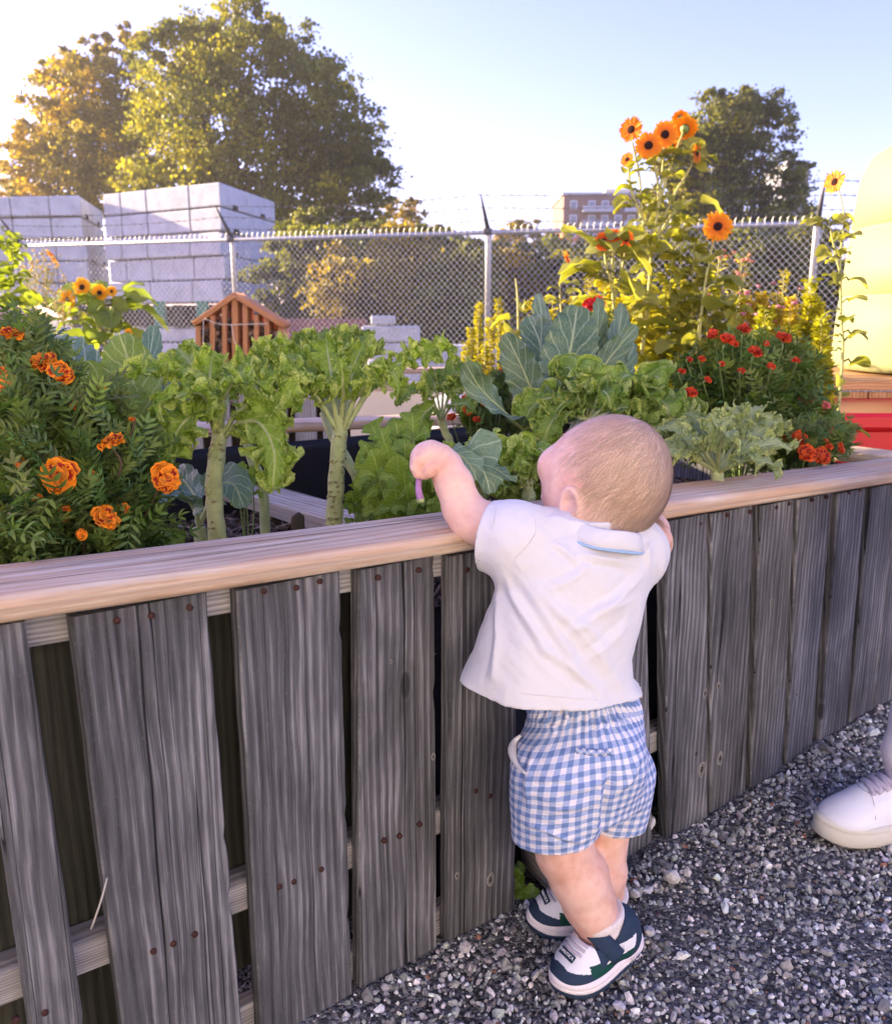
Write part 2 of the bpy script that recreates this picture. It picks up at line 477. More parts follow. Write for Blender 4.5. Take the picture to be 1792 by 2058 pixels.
M['kale_far'] = leafmat('green_kale_leaf', (.14, .26, .03), (.27, .42, .075), .42, (.36, .46, .15), .42, vs=7, curl=.9)
M['collard_y'] = leafmat('collard_leaf', (.16, .27, .05), (.26, .38, .09), .42, (.55, .62, .30), .42, vs=6)
M['collard_b'] = leafmat('blue_green_leaf', (.085, .17, .115), (.16, .27, .18), .25, (.42, .54, .40), .38, vs=6)
M['collard_d'] = leafmat('deep_blue_green_leaf', (.07, .135, .07), (.15, .235, .13), .24, (.38, .46, .30), .34, vs=6)
M['stem'] = simple('pale_green_stem', (.38, .44, .20), .5, .35, .40, 45, .9)
M['stem2'] = simple('green_stem', (.17, .24, .07), .5, .35, .25, 40)
M['sunstem'] = simple('sunlit_stem', (.42, .40, .14), .6, .3, .25, 40)  # sunlight put into the colour: brighter, yellower copy of the green stem
M['scar'] = simple('leaf_scar', (.25, .20, .11), .8, .2, .7, 200)
M['brownstem'] = simple('brown_stem', (.10, .065, .04), .7, .2, .3, 60)
M['mari_leaf'] = leafmat('marigold_leaf', (.075, .145, .030), (.165, .26, .065), .34, None, .45, attr=True)
M['celery'] = leafmat('celery_leaf', (.12, .23, .02), (.24, .36, .05), .38, (.34, .46, .12), .35, vs=5)
M['shrub'] = leafmat('shrub_leaf', (.24, .25, .035), (.42, .40, .07), .55, None, .5, attr=True)
M['sunleaf'] = leafmat('sunflower_leaf', (.28, .30, .04), (.46, .44, .085), .55, (.30, .32, .12), .5, attr=True, vs=5)
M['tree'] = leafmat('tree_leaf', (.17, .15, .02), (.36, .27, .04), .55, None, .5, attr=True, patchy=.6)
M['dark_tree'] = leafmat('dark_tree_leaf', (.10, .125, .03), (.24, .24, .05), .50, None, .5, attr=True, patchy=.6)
M['bark'] = simple('bark', (.09, .07, .05), .9, .1, .3, 6, .5)

def petal(name, attr=True, trans=.3):
    m, nt, out = mat(name)
    at = N(nt, 'ShaderNodeAttribute', attribute_name='col')
    v = coords(nt, 'Object'); n = noise(nt, v, 220, 3)
    c = mixc(nt, mth(nt, 'MULTIPLY', n, .35), at.outputs['Color'], mixc(nt, 1.0, at.outputs['Color'], (.75, .45, .5), 'MULTIPLY'))
    p = princ(nt, None, c, .55, None, .25)
    tr = nt.nodes.new('ShaderNodeBsdfTranslucent'); nt.links.new(c, tr.inputs[0])
    mx = nt.nodes.new('ShaderNodeMixShader'); mx.inputs[0].default_value = trans
    nt.links.new(p.outputs[0], mx.inputs[1]); nt.links.new(tr.outputs[0], mx.inputs[2]); nt.links.new(mx.outputs[0], out.inputs[0])
    return m
M['petal'] = petal('flower_petal')
M['disc'] = simple('flower_disc', (.035, .014, .012), .9, .1, .5, 200, .8)

def vcolmat(name, rough=.8, spec=.3, bmp=.4, bs=300, bd=.002, mul=None):
    m, nt, out = mat(name)
    at = N(nt, 'ShaderNodeAttribute', attribute_name='col'); v = coords(nt, 'Object')
    n = noise(nt, v, bs, 4, .7)
    c = mixc(nt, 1.0, at.outputs['Color'], ramp(nt, n, [(.3, (.72, .72, .72)), (.7, (1.25, 1.25, 1.25))]), 'MULTIPLY')
    princ(nt, out, c, rough, bump(nt, n, bmp, bd), spec); return m
M['stone'] = vcolmat('crushed_stone', .85, .3, .5, 260, .002)
M['mulch'] = vcolmat('wood_mulch', .9, .15, .4, 120, .002)
M['vcol'] = vcolmat('painted', .6, .3, .05, 60, .001)

def ground_mat():
    m, nt, out = mat('gravel_bed'); v = coords(nt, 'Object', False)
    vo = N(nt, 'ShaderNodeTexVoronoi', i_Scale=110.0); nt.links.new(v, vo.inputs['Vector'])
    vb = N(nt, 'ShaderNodeTexVoronoi', i_Scale=260.0); nt.links.new(v, vb.inputs['Vector'])
    s = nt.nodes.new('ShaderNodeSeparateColor'); nt.links.new(vo.outputs['Color'], s.inputs[0])
    s2 = nt.nodes.new('ShaderNodeSeparateColor'); nt.links.new(vb.outputs['Color'], s2.inputs[0])
    g = mth(nt, 'ADD', mth(nt, 'MULTIPLY', s.outputs[0], .5), mth(nt, 'MULTIPLY', s2.outputs[0], .5))
    c = ramp(nt, g, [(.15, (.04, .04, .04)), (.5, (.11, .108, .108)), (.8, (.24, .237, .238)), (1, (.40, .39, .39))])
    h = mth(nt, 'ADD', mth(nt, 'MULTIPLY', vo.outputs['Distance'], -1), mth(nt, 'MULTIPLY', vb.outputs['Distance'], -.4))
    princ(nt, out, c, .9, bump(nt, h, .8, .012), .2); return m
M['ground'] = ground_mat()
M['soil'] = simple('dark_soil', (.035, .026, .021), .95, .1, .5, 60, .8)
M['grass'] = simple('dry_ground', (.10, .09, .05), .95, .1, .4, 1.5, .5)

def skin():
    m, nt, out = mat('skin'); v = coords(nt, 'Object', False)
    n = noise(nt, v, 14, 3); n2 = noise(nt, v, 500, 3)
    n3 = noise(nt, v, 55, 4, .65); nn_ = mth(nt, 'ADD', mth(nt, 'MULTIPLY', n, .6), mth(nt, 'MULTIPLY', n3, .4))
    c = ramp(nt, nn_, [(.36, (.66, .36, .27)), (.5, (.77, .48, .385)), (.64, (.83, .57, .475))])
    p = princ(nt, out, c, .5, bump(nt, mth(nt, 'ADD', mth(nt, 'MULTIPLY', n3, .8), mth(nt, 'MULTIPLY', n2, .2)), .22, .002), .4)
    p.inputs['Subsurface Weight'].default_value = .25
    p.inputs['Subsurface Radius'].default_value = (1, .35, .2)
    p.inputs['Subsurface Scale'].default_value = .008
    return m
M['skin'] = skin()
def fabric(name, col, scale=900, b=.25, rough=.9, wr=.25):
    m, nt, out = mat(name); v = coords(nt, 'Object', False)
    n = noise(nt, v, scale, 2); w = noise(nt, v, 22, 4, .6, .6, (1, 1, .5)); w2 = noise(nt, v, 70, 3, .6)
    c = mixc(nt, w2, tuple(x * .96 for x in col), col)
    b1 = bump(nt, n, b, .0006)
    bb = N(nt, 'ShaderNodeBump', i_Strength=wr, i_Distance=.006); nt.links.new(w, bb.inputs['Height']); nt.links.new(b1, bb.inputs['Normal'])
    p = princ(nt, out, c, rough, bb.outputs[0], .15)
    p.inputs['Sheen Weight'].default_value = .2
    return m
M['shirt'] = fabric('white_knit', (.70, .69, .70))
M['sock'] = fabric('ribbed_sock', (.74, .68, .68), 500, .6)
M['blue'] = fabric('blue_trim', (.34, .50, .72))
M['trouser'] = fabric('pale_trouser_cloth', (.74, .70, .74), wr=.5)
M['white_leather'] = simple('white_leather', (.76, .77, .82), .45, .4, .03, 40, .1)
M['lace'] = simple('lace', (.50, .46, .55), .8, .2, .05, 200)
M['midsole'] = simple('white_rubber', (.80, .74, .76), .55, .35, .03, 40)
M['creamsole'] = simple('cream_rubber', (.62, .60, .53), .6, .35, .08, 40)
M['navy'] = simple('navy_suede', (.022, .042, .080), .75, .25, .15, 120, .25)
M['green'] = simple('green_suede', (.005, .060, .045), .75, .25, .15, 120, .25)
M['seam'] = simple('seam_thread', (.42, .41, .46), .8, .1)
def gingham():
    m, nt, out = mat('blue_gingham'); t = nt.nodes.new('ShaderNodeTexCoord')
    sx = nt.nodes.new('ShaderNodeSeparateXYZ'); nt.links.new(t.outputs['UV'], sx.inputs[0])
    v = coords(nt, 'Object', False)
    w = mth(nt, 'MULTIPLY', mth(nt, 'SUBTRACT', noise(nt, v, 28, 3), .5), .0040)
    def band(o):
        fr = mth(nt, 'FRACT', mth(nt, 'DIVIDE', mth(nt, 'ADD', o, w), .0130))
        return ramp(nt, mth(nt, 'ABSOLUTE', mth(nt, 'SUBTRACT', fr, .5)), [(.235, (0, 0, 0)), (.265, (1, 1, 1))])
    a = band(sx.outputs[0]); b = band(sx.outputs[1])
    s = mth(nt, 'MULTIPLY', mth(nt, 'ADD', a, b), .5)
    c = ramp(nt, s, [(0, (.76, .74, .80)), (.5, (.38, .46, .68)), (1, (.155, .245, .48))])
    h = noise(nt, v, 1, 4, .6, .6, (45, 45, 170))
    princ(nt, out, c, .9, bump(nt, h, .55, .006), .15); return m
M['gingham'] = gingham()
def hairmat():
    m, nt, out = mat('fine_blond_hair')
    at = N(nt, 'ShaderNodeAttribute', attribute_name='col')
    p = princ(nt, out, at.outputs['Color'], .45, None, .4); return m
M['hair'] = hairmat()
# ================================================================== setting
rng = np.random.RandomState(11)
def gz(P):
    """gravel level: a few centimetres of unevenness, strongest along the bed"""
    P = np.asarray(P, float)
    d = P[..., :2] - BO[:2]
    u = d @ BU[:2]; v = d @ BV[:2]
    g = np.interp(u, [-.5, -.15, .0, .14, .38, .5, .64, .77, .9, 1.02, 1.3, 2], [.0, .0, .003, .0, -.034, -.028, -.026, -.02, -.009, .01, .016, .016])
    w = np.exp(-np.maximum(0, -v) / .12)
    return g * w - .004 * (1 - w)
# ground: one sheet, finer near the camera
xs = np.concatenate([np.linspace(-200, -6, 12), np.linspace(-5, -1, 9), np.linspace(-.9, 2.6, 90), np.linspace(3, 8, 11), np.linspace(10, 200, 12)])
ys = np.concatenate([np.linspace(-20, -1, 8), np.linspace(-.5, .5, 5), np.linspace(.55, 3.2, 70), np.linspace(3.5, 12, 18), np.linspace(14, 260, 16)])
gx, gy = np.meshgrid(xs, ys, indexing='ij')
GV = np.stack([gx, gy, gz(np.stack([gx, gy], -1)) + .004 * vnoise(np.stack([gx * 9, gy * 9, gx * 0], -1)) * (np.abs(gx) < 5)], -1).reshape(-1, 3)
ii, jj = np.meshgrid(np.arange(len(xs) - 1), np.arange(len(ys) - 1), indexing='ij')
GF = np.stack([ii * len(ys) + jj, (ii + 1) * len(ys) + jj, (ii + 1) * len(ys) + jj + 1, ii * len(ys) + jj + 1], -1).reshape(-1, 4)
top('ground', GV, [GF], M['ground'], 'dark gravel ground of the garden path', 'ground', origin=np.zeros(3), kind='structure')

def rock_variants(k=10, seed=3):
    r = np.random.RandomState(seed)
    # icosahedron
    t = (1 + 5 ** .5) / 2
    V = nrm(np.array([[-1, t, 0], [1, t, 0], [-1, -t, 0], [1, -t, 0], [0, -1, t], [0, 1, t], [0, -1, -t], [0, 1, -t], [t, 0, -1], [t, 0, 1], [-t, 0, -1], [-t, 0, 1]], float))
    F = np.array([[0, 11, 5], [0, 5, 1], [0, 1, 7], [0, 7, 10], [0, 10, 11], [1, 5, 9], [5, 11, 4], [11, 10, 2], [10, 7, 6], [7, 1, 8], [3, 9, 4], [3, 4, 2], [3, 2, 6], [3, 6, 8], [3, 8, 9], [4, 9, 5], [2, 4, 11], [6, 2, 10], [8, 6, 7], [9, 8, 1]])
    out = []
    for i in range(k):
        s = r.uniform(.62, 1.25, (12, 1)); out.append(V * s * np.array([1.2, .9, .7]))
    return out, F
RV, RF = rock_variants(16)
def rand_rots(n, r):
    q = nrm(r.normal(size=(n, 4))); w, x, y, z = q.T
    return np.stack([np.stack([1 - 2 * (y * y + z * z), 2 * (x * y - z * w), 2 * (x * z + y * w)], -1),
                     np.stack([2 * (x * y + z * w), 1 - 2 * (x * x + z * z), 2 * (y * z - x * w)], -1),
                     np.stack([2 * (x * z - y * w), 2 * (y * z + x * w), 1 - 2 * (x * x + y * y)], -1)], -2)
def rocks(P, S, C, r):
    n = len(P); B = np.stack(RV)[r.randint(0, len(RV), n)] * S[:, None, None]
    V = np.einsum('nij,nkj->nki', rand_rots(n, r), B) + P[:, None]
    F = (RF[None] + (np.arange(n) * 12)[:, None, None]).reshape(-1, 3)
    return V.reshape(-1, 3), F, np.repeat(C, 12, 0)
def gravel_pts(n, x0, x1, y0, y1, smin, smax, r, pw=2.2, vmax=-.004):
    P = np.stack([r.uniform(x0, x1, n), r.uniform(y0, y1, n)], -1)
    v = (P - BO[:2]) @ BV[:2]
    P = P[v < vmax]
    # keep what could be looked at
    m = (P[:, 0] > -.62 * P[:, 1] - .3) & (P[:, 0] < .62 * P[:, 1] + .4)
    P = P[m]; n = len(P)
    S = smin + (smax - smin) * r.rand(n) ** pw
    z = gz(P) + S * .15
    P3 = np.concatenate([P, z[:, None]], 1)
    b = r.rand(n); base = 1.5 * np.where(b < .32, .09 + .07 * r.rand(n), np.where(b < .80, .17 + .15 * r.rand(n), .36 + .24 * r.rand(n)))
    tint = np.array([1.0, 1.0, .97]) + r.normal(size=(n, 3)) * .035
    C = base[:, None] * tint
    k = r.rand(n) < .012; C[k] = [.30, .15, .10]
    return P3, S, np.clip(C, 0, 1)
GP = []
for a in ((44000, -.4, 1.7, .75, 2.2, .0022, .0050, 1.8), (11000, -.4, 1.7, .75, 2.2, .0042, .0085, 2.4), (300, -.3, 1.6, .8, 2.1, .009, .013, 2.0),
          (14000, .3, 3.0, 1.6, 4.2, .005, .011, 2.0), (900, .2, 2.9, 1.5, 4.0, .010, .018, 2.0), (9000, -.6, 1.2, .45, .85, .004, .010, 2.0)):
    GP.append(gravel_pts(*a[:7], rng, a[7]))
# a few single pale stones seen near the foot of the bed
for (px, py, s) in ((1350, 1765, .017), (1303, 1790, .011), (1275, 1795, .010), (1380, 1755, .009), (1308, 1655, .012), (1245, 2020, .010), (1075, 1960, .008)):
    GP.append((np.array([atZ(px, py, s * .3)]), np.array([s]), np.array([[.55, .54, .56]])))
P3 = np.concatenate([g[0] for g in GP]); S3 = np.concatenate([g[1] for g in GP]); C3 = np.concatenate([g[2] for g in GP])
V, F, C = rocks(P3, S3, C3, rng)
top('gravel', V, [F], M['stone'], 'loose grey and white crushed stone of the path', 'gravel', origin=np.zeros(3), kind='stuff', vcol=C, smooth=False)

# ------------------------------------------------------------------ front raised bed
rb = thing('raised_bed', 'long raised garden bed of weathered grey vertical boards with a pale top rail', 'raised bed', bed(0, 0, 0))
def pix_u(x, y): 
    p = atV(x, y, 0) - BO; return float(p @ BU), float(p[2])
def plank(tl, tr, bl, br, th=.02, v0=0.0, ztop=None, name='plank', m='plank', par=rb, zb=-.07, seed=0):
    (a, az), (b, bz), (c, cz), (d, dz) = tl, tr, bl, br
    za = az if ztop is None else ztop; zb_ = bz if ztop is None else ztop - .001
    L = lambda z: a + (c - a) * (z - az) / (cz - az)
    R = lambda z: b + (d - b) * (z - bz) / (dz - bz)
    n = 46; t = np.linspace(0, 1, n)
    r = np.random.RandomState(seed)
    off = r.rand() * 50; VV = []; UVs = []
    jl = .0014 * fbm(np.stack([t * 14, t * 0 + off, t * 0], -1), 4) + (.003 * np.exp(-((t - r.rand()) / .02) ** 2))*0
    jr = .0014 * fbm(np.stack([t * 14, t * 0 + off + 9, t * 0], -1), 4)
    chip = r.rand(3); 
    for c0 in chip: jr -= .003 * np.exp(-((t - c0) / .012) ** 2)
    be = .0022
    for i in range(n):
        z0 = zb + (za - zb) * t[i]; z1 = zb + (zb_ - zb) * t[i]
        ul = L(z0) + jl[i]; ur = R(z1) + jr[i]
        ring = [(ul + be, v0, z0), (ur - be, v0, z1), (ur, v0 + be, z1), (ur, v0 + th, z1), (ul, v0 + th, z0), (ul, v0 + be, z0)]
        ring = ring[:1] + [((ul + ur) / 2, v0 + .0006 * math.sin(i * .5 + seed), (z0 + z1) / 2)] + ring[1:]
        for k, q in enumerate(ring):
            VV.append(bed(*q)); UVs.append((q[0] + (q[1] - v0) + seed * .731, q[2] + seed * 1.37))
    m_ = 7; i, j = np.meshgrid(np.arange(n - 1), np.arange(m_), indexing='ij'); j2 = (j + 1) % m_
    F = np.stack([i * m_ + j, i * m_ + j2, (i + 1) * m_ + j2, (i + 1) * m_ + j], -1).reshape(-1, 4)
    cap = [tuple(range((n - 1) * m_, n * m_)), tuple(range(m_))[::-1]]
    Fs = [F, np.array(cap)]
    return obj(name, np.array(VV), Fs, M[m], par, uv=np.array(UVs), smooth=False)
PX = [  # TL, TR, BL, BR in photo coordinates
    ((-60, 1262), (50, 1245), (60, 2058), (170, 2058)), ((140, 1225), (415, 1188), (245, 2058), (487, 2058)), ((475, 1180), (683, 1150), (523, 2058), (708, 2000)),
    ((722, 1143), (875, 1122), (725, 1970), (880, 1905)), ((905, 1115), (1042, 1095), (900, 1875), (1035, 1812)), ((1185, 1075), (1308, 1050), (1238, 1755), (1322, 1700)),
    ((1335, 1045), (1425, 1032), (1338, 1678), (1425, 1640)), ((1432, 1031), (1521, 1015), (1430, 1628), (1505, 1590)), ((1530, 1013), (1601, 1000), (1509, 1575), (1578, 1540)),
    ((1608, 998), (1679, 985), (1584, 1530), (1640, 1490)), ((1686, 984), (1743, 972), (1647, 1490), (1705, 1455)), ((1752, 971), (1805, 960), (1709, 1450), (1765, 1420))]
def railz(u, v=0): return .6405 - .0375 * u          # top of the rail
RAILTH = .0285
planks = []
nail_px = {1: [(235, 1247), (304, 1237), (381, 1221), (310, 2335), (348, 1897), (391, 1878), (308, 1912)], 2: [(530, 1188), (595, 1181), (642, 1168), (561, 1782), (590, 1772), (645, 1747)],
           3: [(760, 1161), (842, 1146), (772, 1690), (803, 1681), (843, 1657)], 4: [(938, 1145), (955, 1590), (985, 1600)], 0: [(90, 2035), (33, 2052)],
           6: [(1363, 1053), (1386, 1048), (1406, 1052), (1397, 1640 - 125)], 7: [(1462, 1035), (1508, 1029)], 8: [(1560, 1020), (1585, 1012)], 9: [(1633, 1005), (1662, 999)], 10: [(1705, 990), (1727, 985)]}
for k, (a, b, c, d) in enumerate(PX):
    q = [pix_u(*p) for p in (a, b, c, d)]
    if k >= 6: q[1] = (q[1][0] - .007, q[1][1]); q[3] = (q[3][0] - .008, q[3][1])
    zt = float(min(railz(q[0][0]), railz(q[1][0])) - RAILTH - .003)
    pl = plank(*q, ztop=zt, v0=(.0, .001, 0, .002, 0, .012, -.002, .003, .001, .004, 0, .002)[k], seed=k + 1)
    planks.append(pl)
    for (nx, ny) in nail_px.get(k, []):
        P = atV(nx, ny, 0)
        V, Fs, uv = tube([P + BV * .004, P - BV * .0022], [.0042, .0036], 9)
        nl = obj('nail', V, Fs, M['nail'], pl, uv=uv)
u = q[1][0] + .008
for k in range(3):
    pl = plank((u, .6), (u + .12, .6), (u + .01, 0), (u + .125, 0), ztop=float(railz(u) - RAILTH - .006), v0=.001 * k, seed=20 + k); u += .131
u = -.70
for k in range(4):
    plank((u - .13, .6), (u, .6), (u - .13, 0), (u, 0), ztop=float(railz(u) - RAILTH - .003), seed=30 + k); u -= .15
for (kx, ky, kr, pk_) in ((1414, 1393, 9, 6), (1446, 1380, 8, 7), (1408, 1545, 15, 6), (1449, 1526, 13, 7), (1550, 1210, 6, 8), (1603, 1397, 7, 9), (985, 1768, 13, 4), (872, 1522, 7, 3), (787, 1330, 4, 3), (918, 1760, 7, 4)):
    P = atV(kx, ky, 0); D_ = (P - CAM) @ FWD; R_ = kr / F0 * D_; a = np.linspace(0, 2 * PI, 22, endpoint=False); VV = []; CC = []; bb = [0, .001, 0, .002, 0, .012, -.002, .003, .001, .004, 0, .002][pk_]
    for q, hgt_, cc_ in ((0, .0, (.02, .018, .017)), (.42, .0004, (.05, .045, .042)), (.62, .0010, (.24, .225, .21)), (.80, .0012, (.10, .095, .09)), (1.0, .0013, (.30, .29, .28)), (1.22, .0002, (.16, .155, .155))):
        for t in a: VV.append(P + BU * math.cos(t) * R_ * .62 * q + np.array([0, 0, 1]) * math.sin(t) * R_ * q * (1 + .12 * math.sin(3 * t + kx)) + BV * (bb - hgt_)); CC.append(cc_)
    i, j = np.meshgrid(np.arange(5), np.arange(22), indexing='ij'); j2 = (j + 1) % 22
    obj('knot', np.array(VV), [np.stack([i * 22 + j, i * 22 + j2, (i + 1) * 22 + j2, (i + 1) * 22 + j], -1).reshape(-1, 4)], M['mulch'], planks[pk_], vcol=np.array(CC))
U0, U1 = -1.25, 1.58
def bar(p0, p1, w, h, m, name, par, bev=.004, up=(0, 0, 1), seed=0, n=24, warp=.0015):
    """bar with rounded section along p0->p1, w across, h along up; subdivided and slightly irregular"""
    p0 = np.asarray(p0, float); p1 = np.asarray(p1, float); L = np.linalg.norm(p1 - p0)
    ax = (p1 - p0) / L; sd = nrm(np.cross(ax, up)); uz = np.cross(sd, ax)
    r = min(bev, w / 2.01, h / 2.01); sec = []
    for cx, cy, a0 in ((w / 2 - r, h / 2 - r, 0), (-w / 2 + r, h / 2 - r, 90), (-w / 2 + r, -h / 2 + r, 180), (w / 2 - r, -h / 2 + r, 270)):
        for a in (0, 30, 60, 90): sec.append((cx + r * math.cos(rad(a0 + a)), cy + r * math.sin(rad(a0 + a))))
    sec = np.array(sec); per = np.concatenate([[0], np.cumsum(np.linalg.norm(np.diff(sec, axis=0), axis=1))])
    # add subdivisions across wide faces is not needed; grain runs along
    m_ = len(sec); t = np.linspace(0, 1, n)
    V = []; UV = []
    for i in range(n):
        o = p0 + ax * L * t[i] + uz * warp * float(fbm(np.array([t[i] * L * 3, seed, 0.]), 2)) + sd * warp * float(fbm(np.array([t[i] * L * 3, seed + 5, 0.]), 2))
        V += [o + sd * s[0] + uz * s[1] for s in sec]; UV += [(pe + seed * .37, L * t[i] + seed) for pe in per]
    i, j = np.meshgrid(np.arange(n - 1), np.arange(m_), indexing='ij'); j2 = (j + 1) % m_
    F = np.stack([i * m_ + j, i * m_ + j2, (i + 1) * m_ + j2, (i + 1) * m_ + j], -1).reshape(-1, 4)
    Fs = [F, np.array([tuple(range(m_))[::-1], tuple(range((n - 1) * m_, n * m_))])]
    V = np.array(V); 
    if par is None: return V, Fs, np.array(UV)
    return obj(name, V, Fs, M[m], par, uv=np.array(UV), smooth=True)
def rail_bar(u0, u1, v0, v1, name='rail', m='rail', seed=0, dz=0):
    vc = (v0 + v1) / 2
    o = bar(bed(u0, vc, railz(u0) - RAILTH / 2 + dz), bed(u1, vc, railz(u1) - RAILTH / 2 + dz), v1 - v0, RAILTH, m, name, rb, .011, seed=seed, n=60, warp=.0012)
    return o
rail_bar(U0, .185, -.018, .118, seed=3)
rail_bar(.1865, U1, -.017, .117, seed=8, dz=.0)
rail_bar(-1.0, 1.5, 1.24, 1.36, 'far_rail', seed=5, dz=.012)
bar(bed(U1 - .06, .119, railz(1.5) - RAILTH / 2), bed(U1 - .06, 1.239, railz(1.5) - RAILTH / 2), .12, RAILTH, 'rail', 'end_rail', rb, .008, seed=12)
# nailers behind the boards
bar(bed(U0, .031, .5975 + .045), bed(U1, .031, .593 - .060), .018, .045, 'lightboard', 'nailer', rb, .002, seed=2)
zl = atV(148, 1902, .022)[2]; zl2 = atV(700, 1696, .022)[2]
zL = lambda u: zl + (zl2 - zl) * (u + .49) / (.34)
ua, ub = pix_u(148, 1902)[0], pix_u(700, 1696)[0]
zL = lambda u: zl + (zl2 - zl) * (u - ua) / (ub - ua)
bar(bed(U0, .041, float(zL(U0)) - .02), bed(.12, .041, float(zL(.12)) - .02), .038, .040, 'lightboard', 'nailer', rb, .003, seed=4)
bar(bed(.121, .041, .165), bed(U1, .041, .17), .038, .040, 'lightboard', 'nailer', rb, .003, seed=6)
bar(bed(U0, .035, .02), bed(.12, .035, .02), .026, .05, 'lightboard', 'bottom_nailer', rb, .003, seed=7)
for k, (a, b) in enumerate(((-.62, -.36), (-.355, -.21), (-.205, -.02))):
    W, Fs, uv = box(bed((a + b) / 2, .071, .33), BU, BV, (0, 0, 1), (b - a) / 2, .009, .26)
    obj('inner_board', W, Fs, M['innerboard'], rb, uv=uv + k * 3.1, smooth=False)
def sheet(pts, thick, name, m, par, nu=40, nv=10, amp=.006, seed=0):
    """draped sheet between four corners, with thickness"""
    a, b, c, d = [np.asarray(p, float) for p in pts]
    s, t = np.meshgrid(np.linspace(0, 1, nu), np.linspace(0, 1, nv), indexing='ij'); s = s[..., None]; t = t[..., None]
    P = (a * (1 - s) + b * s) * (1 - t) + (d * (1 - s) + c * s) * t
    nn = nrm(np.cross(b - a, d - a))
    w = fbm(np.stack([s[..., 0] * 9 + seed, t[..., 0] * 2, t[..., 0] * 0], -1), 3)[..., None]
    P = P + nn * w * amp; Q = P - nn * thick
    V = np.concatenate([P.reshape(-1, 3), Q.reshape(-1, 3)])
    i, j = np.meshgrid(np.arange(nu - 1), np.arange(nv - 1), indexing='ij'); i = i.ravel(); j = j.ravel(); o = nu * nv
    F1 = np.stack([i * nv + j, (i + 1) * nv + j, (i + 1) * nv + j + 1, i * nv + j + 1], -1); F2 = F1[:, ::-1] + o
    E = []
    for i in range(nu - 1):
        E.append([(i + 1) * nv, i * nv, i * nv + o, (i + 1) * nv + o]); E.append([i * nv + nv - 1, (i + 1) * nv + nv - 1, (i + 1) * nv + nv - 1 + o, i * nv + nv - 1 + o])
    for j in range(nv - 1):
        E.append([j, j + 1, j + 1 + o, j + o]); k = (nu - 1) * nv; E.append([k + j + 1, k + j, k + j + o, k + j + 1 + o])
    UV = np.concatenate([np.stack([s[..., 0], t[..., 0]], -1).reshape(-1, 2)] * 2)
    return obj(name, V, [np.concatenate([F1, F2, np.array(E)])], M[m], par, uv=UV)
sheet([bed(-1.0, 1.235, .36), bed(1.5, 1.235, .30), bed(1.5, 1.235, .575), bed(-1.0, 1.235, .6)], .003, 'liner', 'liner', rb, amp=.008)
sheet([bed(-.02, .085, -.05), bed(U1, .085, -.05), bed(U1, .085, .50), bed(-.02, .085, .50)], .003, 'liner', 'liner', rb, amp=.006, seed=5)
bar(bed(-1.0, 1.262, .571), bed(1.5, 1.262, .516), .02, .07, 'lightboard', 'nailer', rb, .002, seed=9)
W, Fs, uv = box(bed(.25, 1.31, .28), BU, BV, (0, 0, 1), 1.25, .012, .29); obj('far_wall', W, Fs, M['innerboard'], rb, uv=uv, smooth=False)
W, Fs, uv = box(bed(U1 - .06, .66, .27), BV, BU, (0, 0, 1), .56, .012, .27); obj('end_wall', W, Fs, M['plank'], rb, uv=uv[:, ::-1], smooth=False)
# diagonal brace: pixel ends lie on the mulch
b0 = atZ(405, 962, .47); b1 = atZ(800, 1083, .475); b1 = b1 + (b1 - b0) * .02
bar(b0, b1, .085, .04, 'brace', 'brace', rb, .004, up=(.05, -.3, 1), seed=14)
kn = atZ(597, 1050, .515)
V, Fs, uv = tube([kn - [0, .0, .022], kn - [0, -.004, .01], kn + [.002, .0, .012], kn + [.001, 0, .018]], [.012, .016, .012, .004], 10)
V = V + .004 * fbm(V * 120, 2)[:, None]
obj('brace_knot', V, Fs, M['bark'], rb, uv=uv)
# soil
us = np.linspace(-1.0, 1.50, 70); vs_ = np.linspace(.09, 1.232, 40); uu, vv = np.meshgrid(us, vs_, indexing='ij')
zz = .425 + .018 * fbm(np.stack([uu * 4, vv * 4, uu * 0], -1), 3) - .03 * np.clip((vv - .9) / .4, 0, 1)
SV = BO + uu[..., None] * BU + vv[..., None] * BV; SV[..., 2] = zz
ii, jj = np.meshgrid(np.arange(69), np.arange(39), indexing='ij')
top('soil', SV.reshape(-1, 3), [np.stack([ii * 40 + jj, (ii + 1) * 40 + jj, (ii + 1) * 40 + jj + 1, ii * 40 + jj + 1], -1).reshape(-1, 4)], M['soil'], 'dark soil inside the front raised bed', 'soil', kind='structure')
def soilz(P):
    d = np.asarray(P)[..., :2] - BO[:2]; u = d @ BU[:2]; v = d @ BV[:2]
    return .425 + .018 * fbm(np.stack([u * 4, v * 4, u * 0], -1), 3) - .03 * np.clip((v - .9) / .4, 0, 1)
n = 9000; uvr = np.stack([rng.uniform(-.95, 1.45, n), rng.uniform(.10, 1.22, n)], -1)
P = BO + uvr[:, :1] * BU + uvr[:, 1:] * BV; P[:, 2] = soilz(P) + rng.rand(n) * .012
R = rand_rots(n, rng); dirs = nrm(rng.normal(size=(n, 3)) * [1, 1, .28]); sd = nrm(np.cross(dirs, rng.normal(size=(n, 3)) * [.3, .3, 1])); up = np.cross(dirs, sd)
L = rng.uniform(.006, .028, n)[:, None]; Wd = rng.uniform(.0012, .0042, n)[:, None]; T = rng.uniform(.0006, .002, n)[:, None]
cor = np.array([[x, y, z] for x in (-1, 1) for y in (-1, 1) for z in (-1, 1)], float)
V = P[:, None] + cor[None, :, :1] * (dirs * L)[:, None] + cor[None, :, 1:2] * (sd * Wd)[:, None] + cor[None, :, 2:] * (up * T)[:, None]
V += rng.normal(size=V.shape) * .0008
